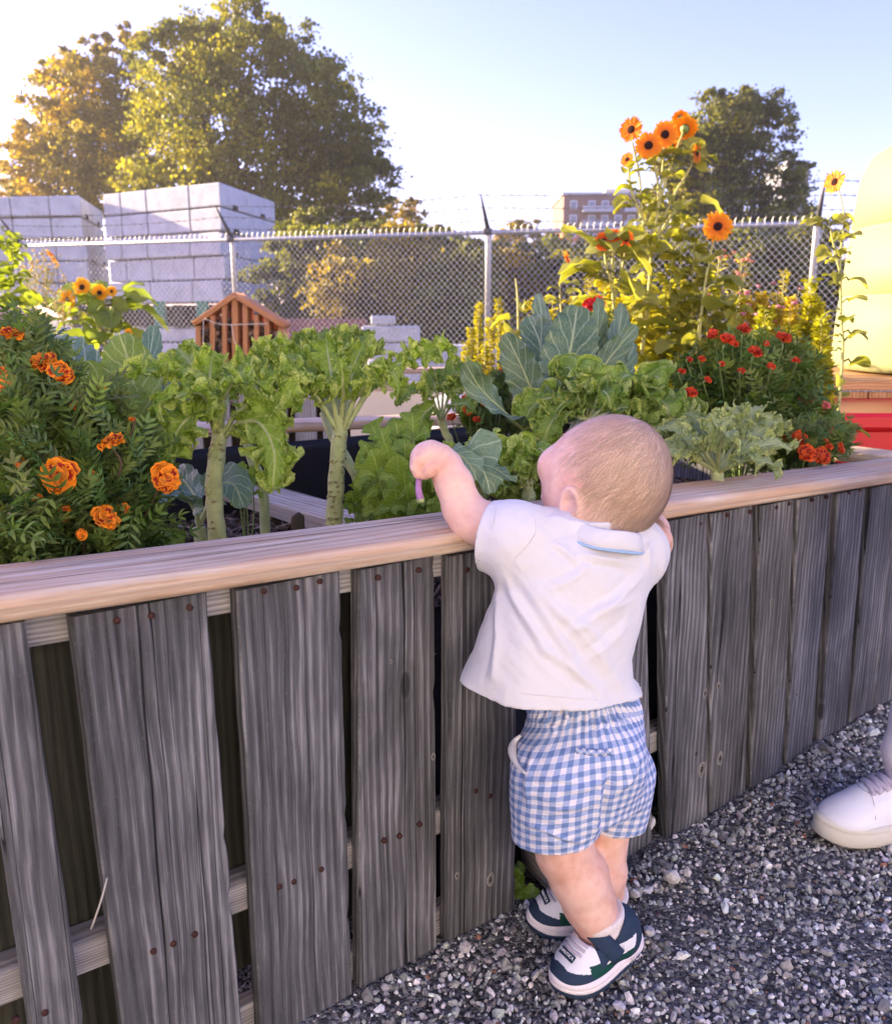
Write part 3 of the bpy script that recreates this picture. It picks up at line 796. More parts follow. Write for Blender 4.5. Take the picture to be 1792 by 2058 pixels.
FB = np.array([[0, 1, 3, 2], [4, 6, 7, 5], [0, 4, 5, 1], [2, 3, 7, 6], [0, 2, 6, 4], [1, 5, 7, 3]])
F = (FB[None] + (np.arange(n) * 8)[:, None, None]).reshape(-1, 4)
b = rng.rand(n, 1); C = np.where(b < .55, [[.075, .052, .042]], np.where(b < .88, [[.17, .125, .105]], [[.36, .29, .25]])) * rng.uniform(.7, 1.3, (n, 1))
top('mulch', V.reshape(-1, 3), [F], M['mulch'], 'shredded brown bark mulch lying on the soil', 'mulch', origin=np.zeros(3), kind='stuff', vcol=np.repeat(C, 8, 0), smooth=False)
# wood block in the opening behind the legs
wbp = atZ(1092, 1792, .0)
W, Fs, uv = box(wbp + [.02, .055, .035], (.9, .45, 0), (-.45, .9, 0), (0, .1, 1), .034, .05, .04, .004)
W = W + .0015 * fbm(W * 60, 2)[:, None]
top('wood_block', W, Fs, M['lightboard'], 'old cut timber block lying in the gap under the bed behind the child', 'wood block', uv=uv)

# ------------------------------------------------------------------ second bed beyond
b2 = thing('raised_bed', 'raised bed beyond the front one, part grey boards, part cream panel', 'raised bed', (-.7, 4.0, 0))
def frontbox(x0, x1, y0, y1, Y, th=.02, m='plank', name='plank', par=None, seed=0, bev=.002, ztop=None):
    a = atY(x0, y0, Y); b = atY(x1, y1, Y); zt = a[2] if ztop is None else ztop
    hx, hz = abs(b[0] - a[0]) / 2, abs(zt - b[2]) / 2
    W, Fs, uv = box([(a[0] + b[0]) / 2, Y + th / 2, (zt + b[2]) / 2], (1, 0, 0), (0, 1, 0), (0, 0, 1), hx, th / 2, hz, bev)
    return obj(name, W, Fs, M[m], par, uv=uv + seed * 1.7, smooth=False)
xs_ = np.linspace(250, 700, 9)
for k in range(8): frontbox(xs_[k] + 3, xs_[k + 1] - 2, 789, 1040, 3.95 + .004 * (k % 2), m='lightboard', par=b2, seed=k)
frontbox(702, 1120, 784, 1040, 3.93, m='creamboard', name='cream_panel', par=b2)
a = atY(240, 786, 3.95); b = atY(1125, 786, 3.95)
bar([a[0], 3.99, a[2] + .015], [b[0], 3.99, b[2] + .02], .13, .032, 'rail', 'rail', b2, .006, seed=21)
bar([a[0], 5.2, a[2] + .015], [b[0], 5.2, b[2] + .02], .13, .032, 'rail', 'far_rail', b2, .006, seed=22)
W, Fs, uv = box([(a[0] + b[0]) / 2, 4.58, .27], (1, 0, 0), (0, 1, 0), (0, 0, 1), (b[0] - a[0]) / 2 - .02, .58, .25); obj('earth', W, Fs, M['soil'], b2, uv=uv, smooth=False)
# rounded pale sack in front of the cream panel
c = atY(912, 848, 3.55)
pr = np.array([[0.002, -.10], [.09, -.10], [.115, -.06], [.118, 0], [.10, .06], [.06, .10], [.02, .115], [.001, .117]]) * 1.05
V, Fs, uv = lathe(bez(np.c_[pr, pr[:, 0] * 0], 40)[:, :2], c, 40)
V += .004 * fbm(V * 14, 3)[:, None]
V2, F2, _ = tube([c - [0, 0, .10], [c[0], c[1], 0]], [.03, .03], 10)
mb = MB(); mb.add(V, Fs, uv); mb.add(V2, F2)
mb.top('garden_globe', M['sack'], 'pale pink rounded globe on a post in front of the cream panel', 'garden globe')

# ------------------------------------------------------------------ chain link fence
FA, FB_ = np.array([-9.8, 13.09, 0]), np.array([8.6, 7.52, 0])
FD = nrm(FB_ - FA); FN = np.array([FD[1], -FD[0], 0])      # FN points to the camera
if FN[1] > 0: FN = -FN
FL = np.linalg.norm(FB_ - FA)
def fpt(s, z, o=0): return FA + FD * s + FN * o + np.array([0, 0, z])
def fs(px):  # parameter along the fence of a photo column
    d = ray(px, 480); d = d / d[1]
    # solve FA + FD s = X = d0*Y
    return (d[0] * FA[1] - FA[0]) / (FD[0] - d[0] * FD[1])
fence = thing('chain_link_fence', 'galvanized chain link fence topped with barbed wire across the back of the garden', 'fence', FA)
posts = [fs(38), fs(465), fs(980), fs(1640)]
posts = [posts[0] - 3.3] + posts + [posts[-1] + 3.4]
RZ = 1.83
V, Fs, uv = tube([fpt(0, RZ), fpt(FL, RZ)], .024, 12); obj('top_rail', V, Fs, M['metal'], fence, uv=uv)
for s in posts:
    V, Fs, uv = tube([fpt(s, 0, -.03), fpt(s, RZ - .03, -.03), fpt(s, RZ + .02, -.02)], [.034, .034, .03], 14)
    po = obj('post', V, Fs, M['metal'], fence, uv=uv)
    mb = MB()
    mb.add(*box(fpt(s, RZ + .01, 0), FD, FN, (0, 0, 1), .045, .045, .035, .008))
    mb.add(*tube([fpt(s, RZ + .03, .0), fpt(s, RZ + .20, .17), fpt(s, RZ + .36, .33)], [.028, .019, .007], 8))
    mb.obj('barb_arm', M['darkmetal'], fence)
w = .0715; hgt = .076; slope = hgt / w; z0, z1 = .05, RZ
mb = MB()
for sgn in (1, -1):
    for s in np.arange(-z1 / slope * 1.0 - 1, FL + 3, w):
        if sgn > 0: a, b = s, s + (z1 - z0) / slope
        else: a, b = s + (z1 - z0) / slope, s
        # clip to 0..FL
        t0, t1 = 0, 1
        lo, hi = sorted((a, b))
        if hi < .01 or lo > FL - .01: continue
        f = lambda q: (q - a) / (b - a)
        c0, c1 = sorted((f(np.clip(a, 0, FL)), f(np.clip(b, 0, FL))))
        A = fpt(a + (b - a) * c0, z0 + (z1 - z0) * c0, .030 + sgn * .0022); B = fpt(a + (b - a) * c1, z0 + (z1 - z0) * c1, .030 + sgn * .0022)
        V, Fs, uv = tube([A, B], .0026, 4, cap=False); mb.add(V, Fs, uv)
for s in np.arange(.03, FL, w):
    V, Fs, uv = tube([fpt(s, RZ - .01, .03), fpt(s - .008, RZ + .045, .03), fpt(s + .008, RZ + .075, .03)], .0035, 4, cap=False); mb.add(V, Fs, uv)
mb.obj('wire_mesh', M['mesh'], fence)
for k, (dz, dn) in enumerate(((.12, .09), (.24, .21), (.355, .325))):
    pts = []
    s = np.linspace(0, FL, 220)
    sag = np.zeros_like(s)
    for a, b in zip(posts[:-1], posts[1:]):
        mm = (s >= a) & (s <= b); q = (s[mm] - a) / (b - a); sag[mm] = -.05 * 4 * q * (1 - q)
    P = np.array([fpt(a, RZ + dz + g + .003 * math.sin(a * 40), dn) for a, g in zip(s, sag)])
    mb = MB(); mb.add(*tube(P, .0028, 5, cap=False))
    for a in np.arange(.1, FL, .125):
        i = int(a / FL * 219); mb.add(*tube([P[i] + [-.004, 0, -.018], P[i] + [.004, 0, .018]], .0022, 4)); mb.add(*tube([P[i] + [.018, 0, -.006], P[i] + [-.018, 0, .008]], .0022, 4))
    mb.obj('barbed_wire', M['darkmetal'], fence)

# ------------------------------------------------------------------ block stacks
def block_mesh(hx, hy, hz, slots=True):
    W, Fs, uv = box([0, 0, 0], (1, 0, 0), (0, 1, 0), (0, 0, 1), hx, hy, hz, .035)
    return W, Fs, uv
def block_stack(corner, dl, dr, lf, rf, zs, labelf, group):
    """corner: near vertical edge; dl/dr: vectors along the two visible faces; lf/rf fractions"""
    dl = np.asarray(dl, float); dr = np.asarray(dr, float); r = np.random.RandomState(int(abs(corner[0]) * 10))
    nl = 0
    for li in range(len(zs) - 1):
        z0, z1 = zs[li], zs[li + 1]
        off = r.normal(size=2) * .03
        for a in range(len(lf) - 1):
            for b in range(len(rf) - 1):
                if a > 0 and b > 0: continue
                g = .012
                c = np.array([*corner, 0.]) + np.append(dl, 0) * (lf[a] + lf[a + 1]) / 2 + np.append(dr, 0) * (rf[b] + rf[b + 1]) / 2 + np.append(off, 0)
                hx = np.linalg.norm(dl) * (lf[a + 1] - lf[a]) / 2 - g; hy = np.linalg.norm(dr) * (rf[b + 1] - rf[b]) / 2 - g; hz = (z1 - z0) / 2 - .018
                c[2] = (z0 + z1) / 2
                # skewed box following both face directions, chamfered
                W, Fs, uv = box([0, 0, 0], (1, 0, 0), (0, 1, 0), (0, 0, 1), hx, hy, hz, .028)
                ux = np.append(nrm(dl), 0); uy = np.append(nrm(dr), 0)
                W = W[:, :1] * ux + W[:, 1:2] * uy + W[:, 2:] * np.array([0, 0, 1.0])
                if np.cross(ux, uy)[2] < 0: Fs = [f[:, ::-1] for f in Fs]
                o = top('concrete_block', W + c, Fs, M['concrete'], labelf(li, a, b), 'concrete block', origin=c - [0, 0, hz], group=group, smooth=False)
                if b >= 0 and a == 0:      # lifting recesses under the end face, their shade drawn as black boxes
                    mb = MB(); e = c + uy * 0 - ux * (hx + .002)
                    mb.add(*box(e + np.array([0, 0, -hz + .05]) , uy, ux, (0, 0, 1), .14, .02, .05, .01))
                    mb.obj('lifting_slot', M['liner'], o)
    return
Yc = 20.0
c1 = atY(447, 500, Yc)[:2]; l1 = atY(212, 500, 22.0)[:2]; r1 = atY(556, 500, 23.4)[:2]
ordn = ['bottom', 'second', 'third', 'fourth', 'top']
colsL = ['corner', 'second from the corner', 'third from the corner', 'far left']
def lab1(li, a, b):
    if b > 0: return f'pale concrete block, right side face, {ordn[li]} course of the taller stack'
    return f'pale concrete block, {colsL[a]} of the {ordn[li]} course of the taller stack'
zs1 = [1.22, 1.74, 2.26, 2.78, 3.30, 3.83]
fr = lambda q: q
block_stack(c1, l1 - c1, r1 - c1, [0, .25, .61, .84, 1.0], [0, .48, 1.0], zs1, lab1, 'blocks of the taller concrete stack')
# the lower tier under it and its bearers
def lab1b(li, a, b): return f'pale concrete block in the low tier under the timbers, {["corner", "second along", "third along", "far left"][a]}, {["lower", "upper"][li]} course' + (' side' if b else '')
block_stack(c1, l1 - c1, r1 - c1, [0, .25, .61, .84, 1.0], [0, .48, 1.0], [0.0, .32, .66], lab1b, 'blocks of the low tier under the taller stack')
for k, t in enumerate((.1, .4, .7, .95)):
    a = np.append(c1 + (l1 - c1) * t, 0); d = np.append(r1 - c1, 0)
    W, Fs, uv = box(a + d * .5 + [0, 0, .93], nrm(d), nrm(np.cross([0, 0, 1], d)), (0, 0, 1), np.linalg.norm(d) * .5, .12, .26, .02)
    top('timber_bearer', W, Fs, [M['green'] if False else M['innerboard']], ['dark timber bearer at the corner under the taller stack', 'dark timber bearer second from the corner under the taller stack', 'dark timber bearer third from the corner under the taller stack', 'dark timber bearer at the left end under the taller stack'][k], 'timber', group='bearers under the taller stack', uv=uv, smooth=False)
M['teal'] = simple('faded_green_paint', (.10, .30, .17), .7)
for k, x in enumerate((322, 408)):
    a = atY(x, 632, 19.6 + (447 - x) / 235 * 1.6)
    W, Fs, uv = box(a, (1, 0, 0), (0, 1, 0), (0, 0, 1), .13, .08, .30, .02)
    top('green_spacer', W, Fs, M['teal'], ['left faded green spacer block under the taller stack', 'right faded green spacer block under the taller stack'][k], 'spacer', smooth=False)
c2 = atY(171, 500, 22.0)[:2]; l2 = atY(-190, 500, 22.6)[:2]; r2 = atY(214, 500, 25.2)[:2]
def lab2(li, a, b):
    if b > 0: return f'shaded concrete block, side face, {ordn[li]} course of the left stack'
    return f'grey concrete block, {["at the corner", "second from the corner", "third from the corner", "outermost"][a]}, {ordn[li]} course of the left stack'
block_stack(c2, l2 - c2, r2 - c2, [0, .17, .38, .7, 1.0], [0, .5, 1.0], [1.22, 1.74, 2.26, 2.78, 3.30, 3.80], lab2, 'blocks of the left concrete stack')
def lab2b(li, a, b): return f'low concrete block under the left stack, {["at the corner", "second from the corner", "third from the corner", "outermost"][a]}, {["lower", "upper"][li]} course' + (' side' if b else '')
block_stack(c2, l2 - c2, r2 - c2, [0, .17, .38, .7, 1.0], [0, .5, 1.0], [0, .32, .66], lab2b, 'blocks under the left stack')
for k, t in enumerate((.05, .5, .95)):
    a = np.append(c2 + (l2 - c2) * t, 0); d = np.append(r2 - c2, 0)
    W, Fs, uv = box(a + d * .5 + [0, 0, .93], nrm(d), nrm(np.cross([0, 0, 1], d)), (0, 0, 1), np.linalg.norm(d) * .5, .12, .26, .02)
    top('timber_bearer', W, Fs, M['innerboard'], ['dark timber bearer at the corner under the left stack', 'dark timber bearer in the middle under the left stack', 'dark timber bearer at the far left under the left stack'][k], 'timber', group='bearers under the left stack', uv=uv, smooth=False)
# small pile behind the fence
for k, (x0, x1, y0, y1, Y, lb) in enumerate(((742, 792, 634, 653, 12.2, 'short grey block on top of the small pile behind the fence'), (724, 842, 655, 687, 12.2, 'wide grey slab in the middle of the small pile behind the fence'),
        (738, 846, 690, 722, 12.2, 'long grey block under the slab of the small pile'), (736, 850, 724, 790, 12.2, 'lowest grey block of the small pile behind the fence'),
        (848, 1000, 694, 800, 12.6, 'low pale concrete barrier to the right of the small pile'), (575, 735, 640, 700, 16.5, 'low reddish barrier seen through the fence left of the small pile'))):
    a = atY(x0, y0, Y); b = atY(x1, y1, Y)
    W, Fs, uv = box([(a[0] + b[0]) / 2, Y + .3, (a[2] + max(0, b[2])) / 2], (1, .05, 0), (-.05, 1, 0), (0, 0, 1), (b[0] - a[0]) / 2, .3, (a[2] - max(0, b[2])) / 2, .02)
    top('concrete_block' if k < 4 else 'barrier', W, Fs, M['concrete'] if k < 5 else simple('dusty_red_paint', (.30, .13, .10), .8), lb, 'concrete block' if k < 4 else 'barrier', smooth=False)

# ------------------------------------------------------------------ insect hotel
ih = thing('insect_hotel', 'gabled cedar insect hotel stuffed with bark and cones', 'insect hotel', (-1.08, 4.55, .5))
Yh = 4.55
hp = lambda x, y, o=0: atY(x, y, Yh) + np.array([0, o, 0])
def hbar(a, b, w, d, name, seed, y0=0.0):
    A = hp(*a) + [0, y0, 0]; B = hp(*b) + [0, y0, 0]
    bar(A, B, d, w, 'orangewood', name, ih, .003, up=nrm(np.cross(nrm(B - A), [0, 1, 0])), seed=seed, n=6, warp=.0005)
hbar((389, 651), (471, 592), .026, .20, 'roof_edge', 1, .09); hbar((470, 592), (571, 655), .026, .20, 'roof_edge', 2, .09)
for k, (x, y) in enumerate(((396, 655), (425, 634), (449, 612), (470, 600), (491, 612), (514, 632), (535, 640), (562, 655))):
    hbar((x, y), (x + (0, 0, 1, 1, 1, 0, 0, 0)[k], 800), .024 if k not in (3,) else .03, .16, 'upright', 4 + k, .09)
hbar((395, 802), (566, 802), .03, .2, 'floor_board', 15, .09)
A = hp(392, 720); B = hp(566, 720)
W, Fs, uv = box([(A[0] + B[0]) / 2, Yh + .185, atY(480, 725, Yh)[2]], (1, 0, 0), (0, 1, 0), (0, 0, 1), (B[0] - A[0]) / 2 - .01, .008, .19); obj('back_board', W, Fs, M['crate'], ih, uv=uv, smooth=False)
mb = MB(); r = np.random.RandomState(4)
for (x0, x1, y0, y1) in ((402, 422, 660, 790), (429, 446, 640, 790), (517, 532, 650, 790), (497, 511, 650, 700), (539, 558, 668, 790), (453, 467, 640, 700)):
    for q in range(int((x1 - x0) * (y1 - y0) / 26)):
        P = hp(r.uniform(x0, x1), r.uniform(y0, y1), r.uniform(.02, .12)); s = r.uniform(.010, .022)
        Vr = RV[r.randint(16)] * s @ rand_rots(1, r)[0].T
        cc = np.array([[.10, .07, .055], [.2, .15, .12], [.05, .035, .03], [.3, .2, .14]][r.randint(4)])
        mb.add(Vr + P, RF, col=cc)
mb.obj('bark_filling', M['mulch'], ih, smooth=False)['kind'] = 'stuff'
mb = MB()
for t in np.linspace(0, 1, 7):
    mb.add(*tube([hp(410 + t * 12, 690, .0), hp(410 + t * 12, 735, .0)], .0012, 4)); mb.add(*tube([hp(410, 690 + t * 45, .0), hp(422, 690 + t * 45, .0)], .0012, 4))
mb.obj('wire_grid', M['mesh'], ih)
mb = MB(); mb.add(*tube(bez([hp(415, 640, -.03), hp(440, 650, -.04), hp(470, 652, -.05), hp(540, 650, -.03)], 20), .0022, 5)); mb.add(*tube(bez([hp(470, 652, -.05), hp(474, 680, -.05), hp(480, 692, -.05), hp(488, 695, -.05)], 12), .0022, 5)); mb.add(*tube([hp(411, 640, -.02), hp(411, 725, -.03)], .002, 5))
mb.obj('string', M['string'], ih)
# flat roof board seen behind it
# ------------------------------------------------------------------ tank, crate, red bin
TY = 3.75; tx = 2.32
tk = thing('water_tank', 'large cream plastic rain water tank standing on a cedar crate', 'water tank', (tx, TY, .69))
R0 = .62
pr = [(0.001, 1.66), (.30, 1.655), (.46, 1.625), (.53, 1.58), (.562, 1.51), (.572, 1.42), (.580, 1.30), (.568, 1.290), (.566, 1.284), (.582, 1.270), (.592, 1.12), (.600, 1.02), (.588, 1.012), (.586, 1.004), (.602, .992), (.608, .88), (.612, .73), (.60, .70), (.55, .692), (.001, .691)]
pr = np.array(pr)[::-1]
V, Fs, uv = lathe(pr, (tx, TY, 0), 96); obj('tank_shell', V, Fs, M['tank'], tk, uv=uv)
V, Fs, uv = lathe(np.array([(.001, 1.66), (.14, 1.66), (.14, 1.70), (.001, 1.71)])[::-1], (tx, TY, .0), 32); obj('tank_lid', V, Fs, M['tank'], tk, uv=uv)
cr = thing('wooden_crate', 'cedar board crate platform under the cream tank', 'crate', (tx, TY, 0))
zc = .688
xl = atY(1672, 760, 3.25)[0]
W, Fs, uv = box([tx, TY, zc - .02], (1, 0, 0), (0, 1, 0), (0, 0, 1), tx - xl, .50, .018, .003); obj('top_board', W, Fs, M['crate'], cr, uv=uv, smooth=False)
xs_ = np.linspace(xl, xl + 2 * (tx - xl), 13)
for k in range(12):
    W, Fs, uv = box([(xs_[k] + xs_[k + 1]) / 2, TY - .48, .335], (1, 0, 0), (0, 1, 0), (0, 0, 1), (xs_[k + 1] - xs_[k]) / 2 - .0035, .012, .308, .002)
    obj('side_board', W, Fs, M['crate'], cr, uv=uv + k * 1.3, smooth=False)
for s in (-1, 1):
    W, Fs, uv = box([tx + s * (tx - xl - .015), TY, .335], (0, 1, 0), (1, 0, 0), (0, 0, 1), .465, .012, .308, .002); obj('end_board', W, Fs, M['crate'], cr, uv=uv[:, ::-1] + 3, smooth=False)
bx0 = atY(1672, 870, 2.75); 
rbn = thing('red_bin', 'bright red plastic bin with a rolled lip beside the crate', 'bin', (bx0[0] + .4, 2.95, .2))
zt_ = atY(1700, 832, 2.72)[2] - .03
mb = MB(); 
mb.add(*box([bx0[0] + .42, 2.98, zt_ - .24], (1, 0, 0), (0, 1, 0), (0, 0, 1), .40, .24, .24, .03)); mb.obj('bin_body', M['red'], rbn, smooth=False)
mb = MB(); mb.add(*box([bx0[0] + .42, 2.98, zt_ + .005], (1, 0, 0), (0, 1, 0), (0, 0, 1), .435, .27, .028, .012)); mb.obj('bin_lip', M['red'], rbn, smooth=False)
W, Fs, uv = box([bx0[0] + .42, 2.98, (zt_ - .49) / 2 ], (1, 0, 0), (0, 1, 0), (0, 0, 1), .45, .28, (zt_ - .49) / 2, .004); top('pallet_base', W, Fs, M['crate'], 'low wooden stand under the red bin', 'stand', uv=uv, smooth=False)

# ------------------------------------------------------------------ buildings
def apartment():
    b = thing('apartment_building', 'distant brown brick apartment building with white balconies', 'building', (20, 75, 0))
    Y = 75.; a = atY(1133, 392, Y); e = atY(1300, 392, Y)
    zt = a[2]; r = 16
    for k, (z0, z1, m) in enumerate(((0, zt - 3.0, (.70, .22, .10)), (zt - 3.0, zt, (.26, .15, .12)))):
        W, Fs, uv = box([(a[0] + e[0]) / 2, Y + 4, (z0 + z1) / 2], (1, 0, 0), (0, 1, 0), (0, 0, 1), (e[0] - a[0]) / 2, 4, (z1 - z0) / 2)
        obj('wall', W, Fs, simple(('red_brick', 'brown_brick')[k], m, .9, var=.2), b, uv=uv, smooth=False)
    W, Fs, uv = box([(a[0] + e[0]) / 2, Y + 4, zt + .1], (1, 0, 0), (0, 1, 0), (0, 0, 1), (e[0] - a[0]) / 2 + .15, 4.15, .1); obj('roof', W, Fs, simple('roof_edge_grey', (.5, .48, .46)), b, uv=uv, smooth=False)
    W, Fs, uv = box([e[0] - 1.5, Y + 4, zt + .5], (1, 0, 0), (0, 1, 0), (0, 0, 1), 1.5, 1.5, .3); obj('roof_house', W, Fs, simple('roof_house_cream', (.7, .6, .45)), b, uv=uv, smooth=False)
    gl = simple('window_frame_white', (.70, .70, .72), .4); dk = simple('balcony_dark', (.03, .03, .035)); wh = simple('balcony_white', (.55, .54, .55))
    for f in range(5):
        z = zt - .85 - f * 1.12
        for k, x in enumerate((.12, .34, .50, .66, .82, .95)):
            X = a[0] + (e[0] - a[0]) * x
            W, Fs, uv = box([X, Y - .03, z + .1], (1, 0, 0), (0, 1, 0), (0, 0, 1), .30, .05, .33); w_ = obj('window', W, Fs, gl, b, smooth=False)
            W, Fs, uv = box([X, Y - .085, z + .1], (1, 0, 0), (0, 1, 0), (0, 0, 1), .22, .015, .24); obj('pane', W, Fs, simple_glass, w_, smooth=False)
        for x0, x1 in ((.22, .58), (.72, .90)):
            X0 = a[0] + (e[0] - a[0]) * x0; X1 = a[0] + (e[0] - a[0]) * x1
            mb = MB(); mb.add(*box([(X0 + X1) / 2, Y - .4, z - .46], (1, 0, 0), (0, 1, 0), (0, 0, 1), (X1 - X0) / 2, .4, .05)); mb.add(*box([(X0 + X1) / 2, Y - .77, z - .24], (1, 0, 0), (0, 1, 0), (0, 0, 1), (X1 - X0) / 2, .02, .17))
            mb.obj('balcony', wh, b, smooth=False)
simple_glass = simple('window_glass', (.20, .22, .26), .15, .6)
apartment()
b = thing('apartment_building', 'tall grey tower block half hidden behind the right tree', 'building', (32, 72, 0))
a = atY(1585, 322, 72.); e = atY(1628, 322, 72.)
W, Fs, uv = box([(a[0] + e[0]) / 2, 75, a[2] / 2], (1, 0, 0), (0, 1, 0), (0, 0, 1), (e[0] - a[0]) / 2, 3, a[2] / 2); obj('wall', W, Fs, simple('grey_render', (.30, .31, .36)), b, smooth=False)
for f in range(7):
    W, Fs, uv = box([e[0] - .6, 71.97, a[2] - 1.2 - f * 1.7], (1, 0, 0), (0, 1, 0), (0, 0, 1), .3, .05, .42); obj('window', W, Fs, simple_glass, b, smooth=False)
# off to the left, out of the frame: the shed added to throw shade over the near beds
sdir = np.array([math.sin(rad(SUN_AZ)), math.cos(rad(SUN_AZ))]); sn = np.array([-sdir[1], sdir[0]]) * -1
SH0 = np.array([.3, 1.1])
sh = thing('sun_blocker', 'grey board shed added unseen at the left to shade the near beds', 'blocker', (*(SH0 + sdir * 9.5), 0))
def shp(t, s): return SH0 + sdir * t + sn * (s)
SR, SL, SHT = 1.22, -.95, 3.35
cc = (shp(9.5, SR) + shp(9.5, SL)) / 2 + sdir * 1.0
W, Fs, uv = box([*cc, SHT / 2], [*sn, 0], [*sdir, 0], (0, 0, 1), (SR - SL) / 2, 1.0, SHT / 2, .02); obj('wall', W, Fs, M['lightboard'], sh, uv=uv, smooth=False)
W, Fs, uv = box([*cc, SHT + .05], [*sn, 0], [*sdir, 0], (0, 0, 1), (SR - SL) / 2 + .05, 1.1, .05, .01); obj('roof', W, Fs, M['darkmetal'], sh, uv=uv, smooth=False)

hb = thing('reflector', 'pale rendered house added unseen behind the camera to bounce sunlight', 'reflector', (1.0, -6.0, 0))  # unseen pale building, added to bounce sunlight onto the near side
hn = nrm(np.array([-.30, .95, 0])); ht = np.array([hn[1], -hn[0], 0])
W, Fs, uv = box(np.array([.6, -6.4, 3.0]) - hn * 2, ht, hn, (0, 0, 1), 7.5, 2.0, 3.0, .02); obj('wall', W, Fs, simple('pale_render', (.76, .755, .76), .9, .2, .05, 3), hb, smooth=False)
W, Fs, uv = box(np.array([.6, -6.4, 6.15]) - hn * 2, ht, hn, (0, 0, 1), 7.8, 2.3, .15, .02); obj('roof', W, Fs, M['darkmetal'], hb, smooth=False)
for k in (-4.5, -1.5, 2.0, 5.0):
    W, Fs, uv = box(np.array([.6, -6.4, 3.6]) + hn * .02 + ht * k, ht, hn, (0, 0, 1), .5, .04, .7, .01); obj('window', W, Fs, simple_glass, hb, smooth=False)

# ================================================================== vegetation
def blade(P, n0, hw, frill=0.0, cup=.15, nu=60, nv=17, seed=0, lobes=0.0, wave=0.0, prof=(.25, .9), twist=0.0, torn=0.0, fq=1.0):
    """leaf blade along the spine P; n0 = face normal hint; hw = half width in metres"""
    S = bez(P, nu); nu = len(S)
    d = np.concatenate([[0], np.cumsum(np.linalg.norm(np.diff(S, axis=0), axis=1))]); L = d[-1]; s = d / L
    T = nrm(np.gradient(S, axis=0)); n0 = nrm(n0)
    B = nrm(np.cross(T, n0)); Nn = np.cross(B, T)
    if twist:
        a = twist * s[:, None]; B, Nn = B * np.cos(a) + Nn * np.sin(a), Nn * np.cos(a) - B * np.sin(a)
    q = np.linspace(-1, 1, nv); t = np.sign(q) * np.abs(q) ** (.55 if frill > .01 else .75)
    a, b = prof   # where the blade starts to widen, roundness
    w = hw * (np.clip((s + .02) / max(a, .02), 0, 1) ** .8) * np.sqrt(np.clip(1 - np.clip((s - b * .55) / (1 - b * .55 + .012), 0, 1) ** 2.1, 0, 1))
    r = np.random.RandomState(seed); ph = r.rand(8) * 10
    ss, tt = np.meshgrid(s, t, indexing='ij'); side = np.sign(tt) * 3.1 + seed * 1.7
    if lobes: 
        lf = 1 + lobes * (fbm(np.stack([ss * 6 + ph[0], side, ss * 0], -1), 2)) * np.abs(tt)
        lf = lf + lobes * .5 * np.sin(ss * L * 260 * fq + ph[1] + side) * np.abs(tt) ** 3
    else: lf = 1
    ww = w[:, None] * lf
    at = np.abs(tt)
    X = S[:, None] + B[:, None] * (ww * tt * np.cos(cup * at))[..., None] + Nn[:, None] * (ww * at * np.sin(cup))[..., None]
    e = at ** (2.1 if frill > .01 else 1.6) * np.clip(w[:, None] / hw * 2.2, 0, 1)
    if wave: X += Nn[:, None] * (wave * e * (np.sin(ss * L * 150 + ph[2] + side * 2) + .6 * np.sin(ss * L * 63 + ph[3] + side)))[..., None]
    if frill:
        f1 = np.stack([ss * L * 125 * fq + ph[4], side + tt * hw * 70 * fq, ss * 0], -1)
        f2 = np.stack([ss * L * 330 * fq + ph[5], side * 1.7 + tt * hw * 240 * fq, ss * 0 + 4], -1)
        g = lambda o: vnoise(f1 + o) * 1.55 + .75 * vnoise(f2 + o)
        X += (Nn[:, None] * g(0)[..., None] + T[:, None] * g(21.3)[..., None] * .8 + B[:, None] * g(43.1)[..., None] * .6) * (frill * e)[..., None]
        # inner puckering
        X += Nn[:, None] * (frill * .28 * (1 - e) * at * vnoise(np.stack([ss * L * 60, tt * 4, ss * 0 + seed], -1)))[..., None]
    V = X.reshape(-1, 3)
    i, j = np.meshgrid(np.arange(nu - 1), np.arange(nv - 1), indexing='ij')
    F = np.stack([i * nv + j, (i + 1) * nv + j, (i + 1) * nv + j + 1, i * nv + j + 1], -1).reshape(-1, 4)
    UV = np.stack([tt, ss], -1).reshape(-1, 2)
    return V, F, UV, S
def leaf_obj(par, P, n0, hw, m, name='leaf', petiole=None, pr=.0045, pm='stem', **k):
    mb = MB(); V, F, UV, S = blade(P, n0, hw, **k); mb.add(V, [F], UV, 0)
    # midrib / petiole
    rib = S[: int(len(S) * .8)]
    n_ = nrm(n0)
    if petiole is not None:
        pts = np.concatenate([bez(petiole, 10)[:-1], rib]); R = np.concatenate([np.full(9, pr), np.linspace(pr, pr * .15, len(rib))]) if len(bez(petiole, 10)) == 10 else np.linspace(pr, pr * .15, len(pts))
    else: pts = rib; R = np.linspace(pr, pr * .15, len(rib))
    V, Fs, uv = tube(pts[::2] if len(pts) > 20 else pts, R[::2] if len(pts) > 20 else R, 7); mb.add(V, Fs, uv, 1)
    return mb.obj(name, [M[m], M[pm]], par)
def px(pts): return np.array([atD(*p) for p in pts])
CAMN = np.array([0, -.85, .5])
def nmix(a, b=0.0):     # leaf normal: a = turned to the sky (0 faces the camera, 1 up), b = turned right
    return nrm(np.array([b, -(1 - a), a + .12]))
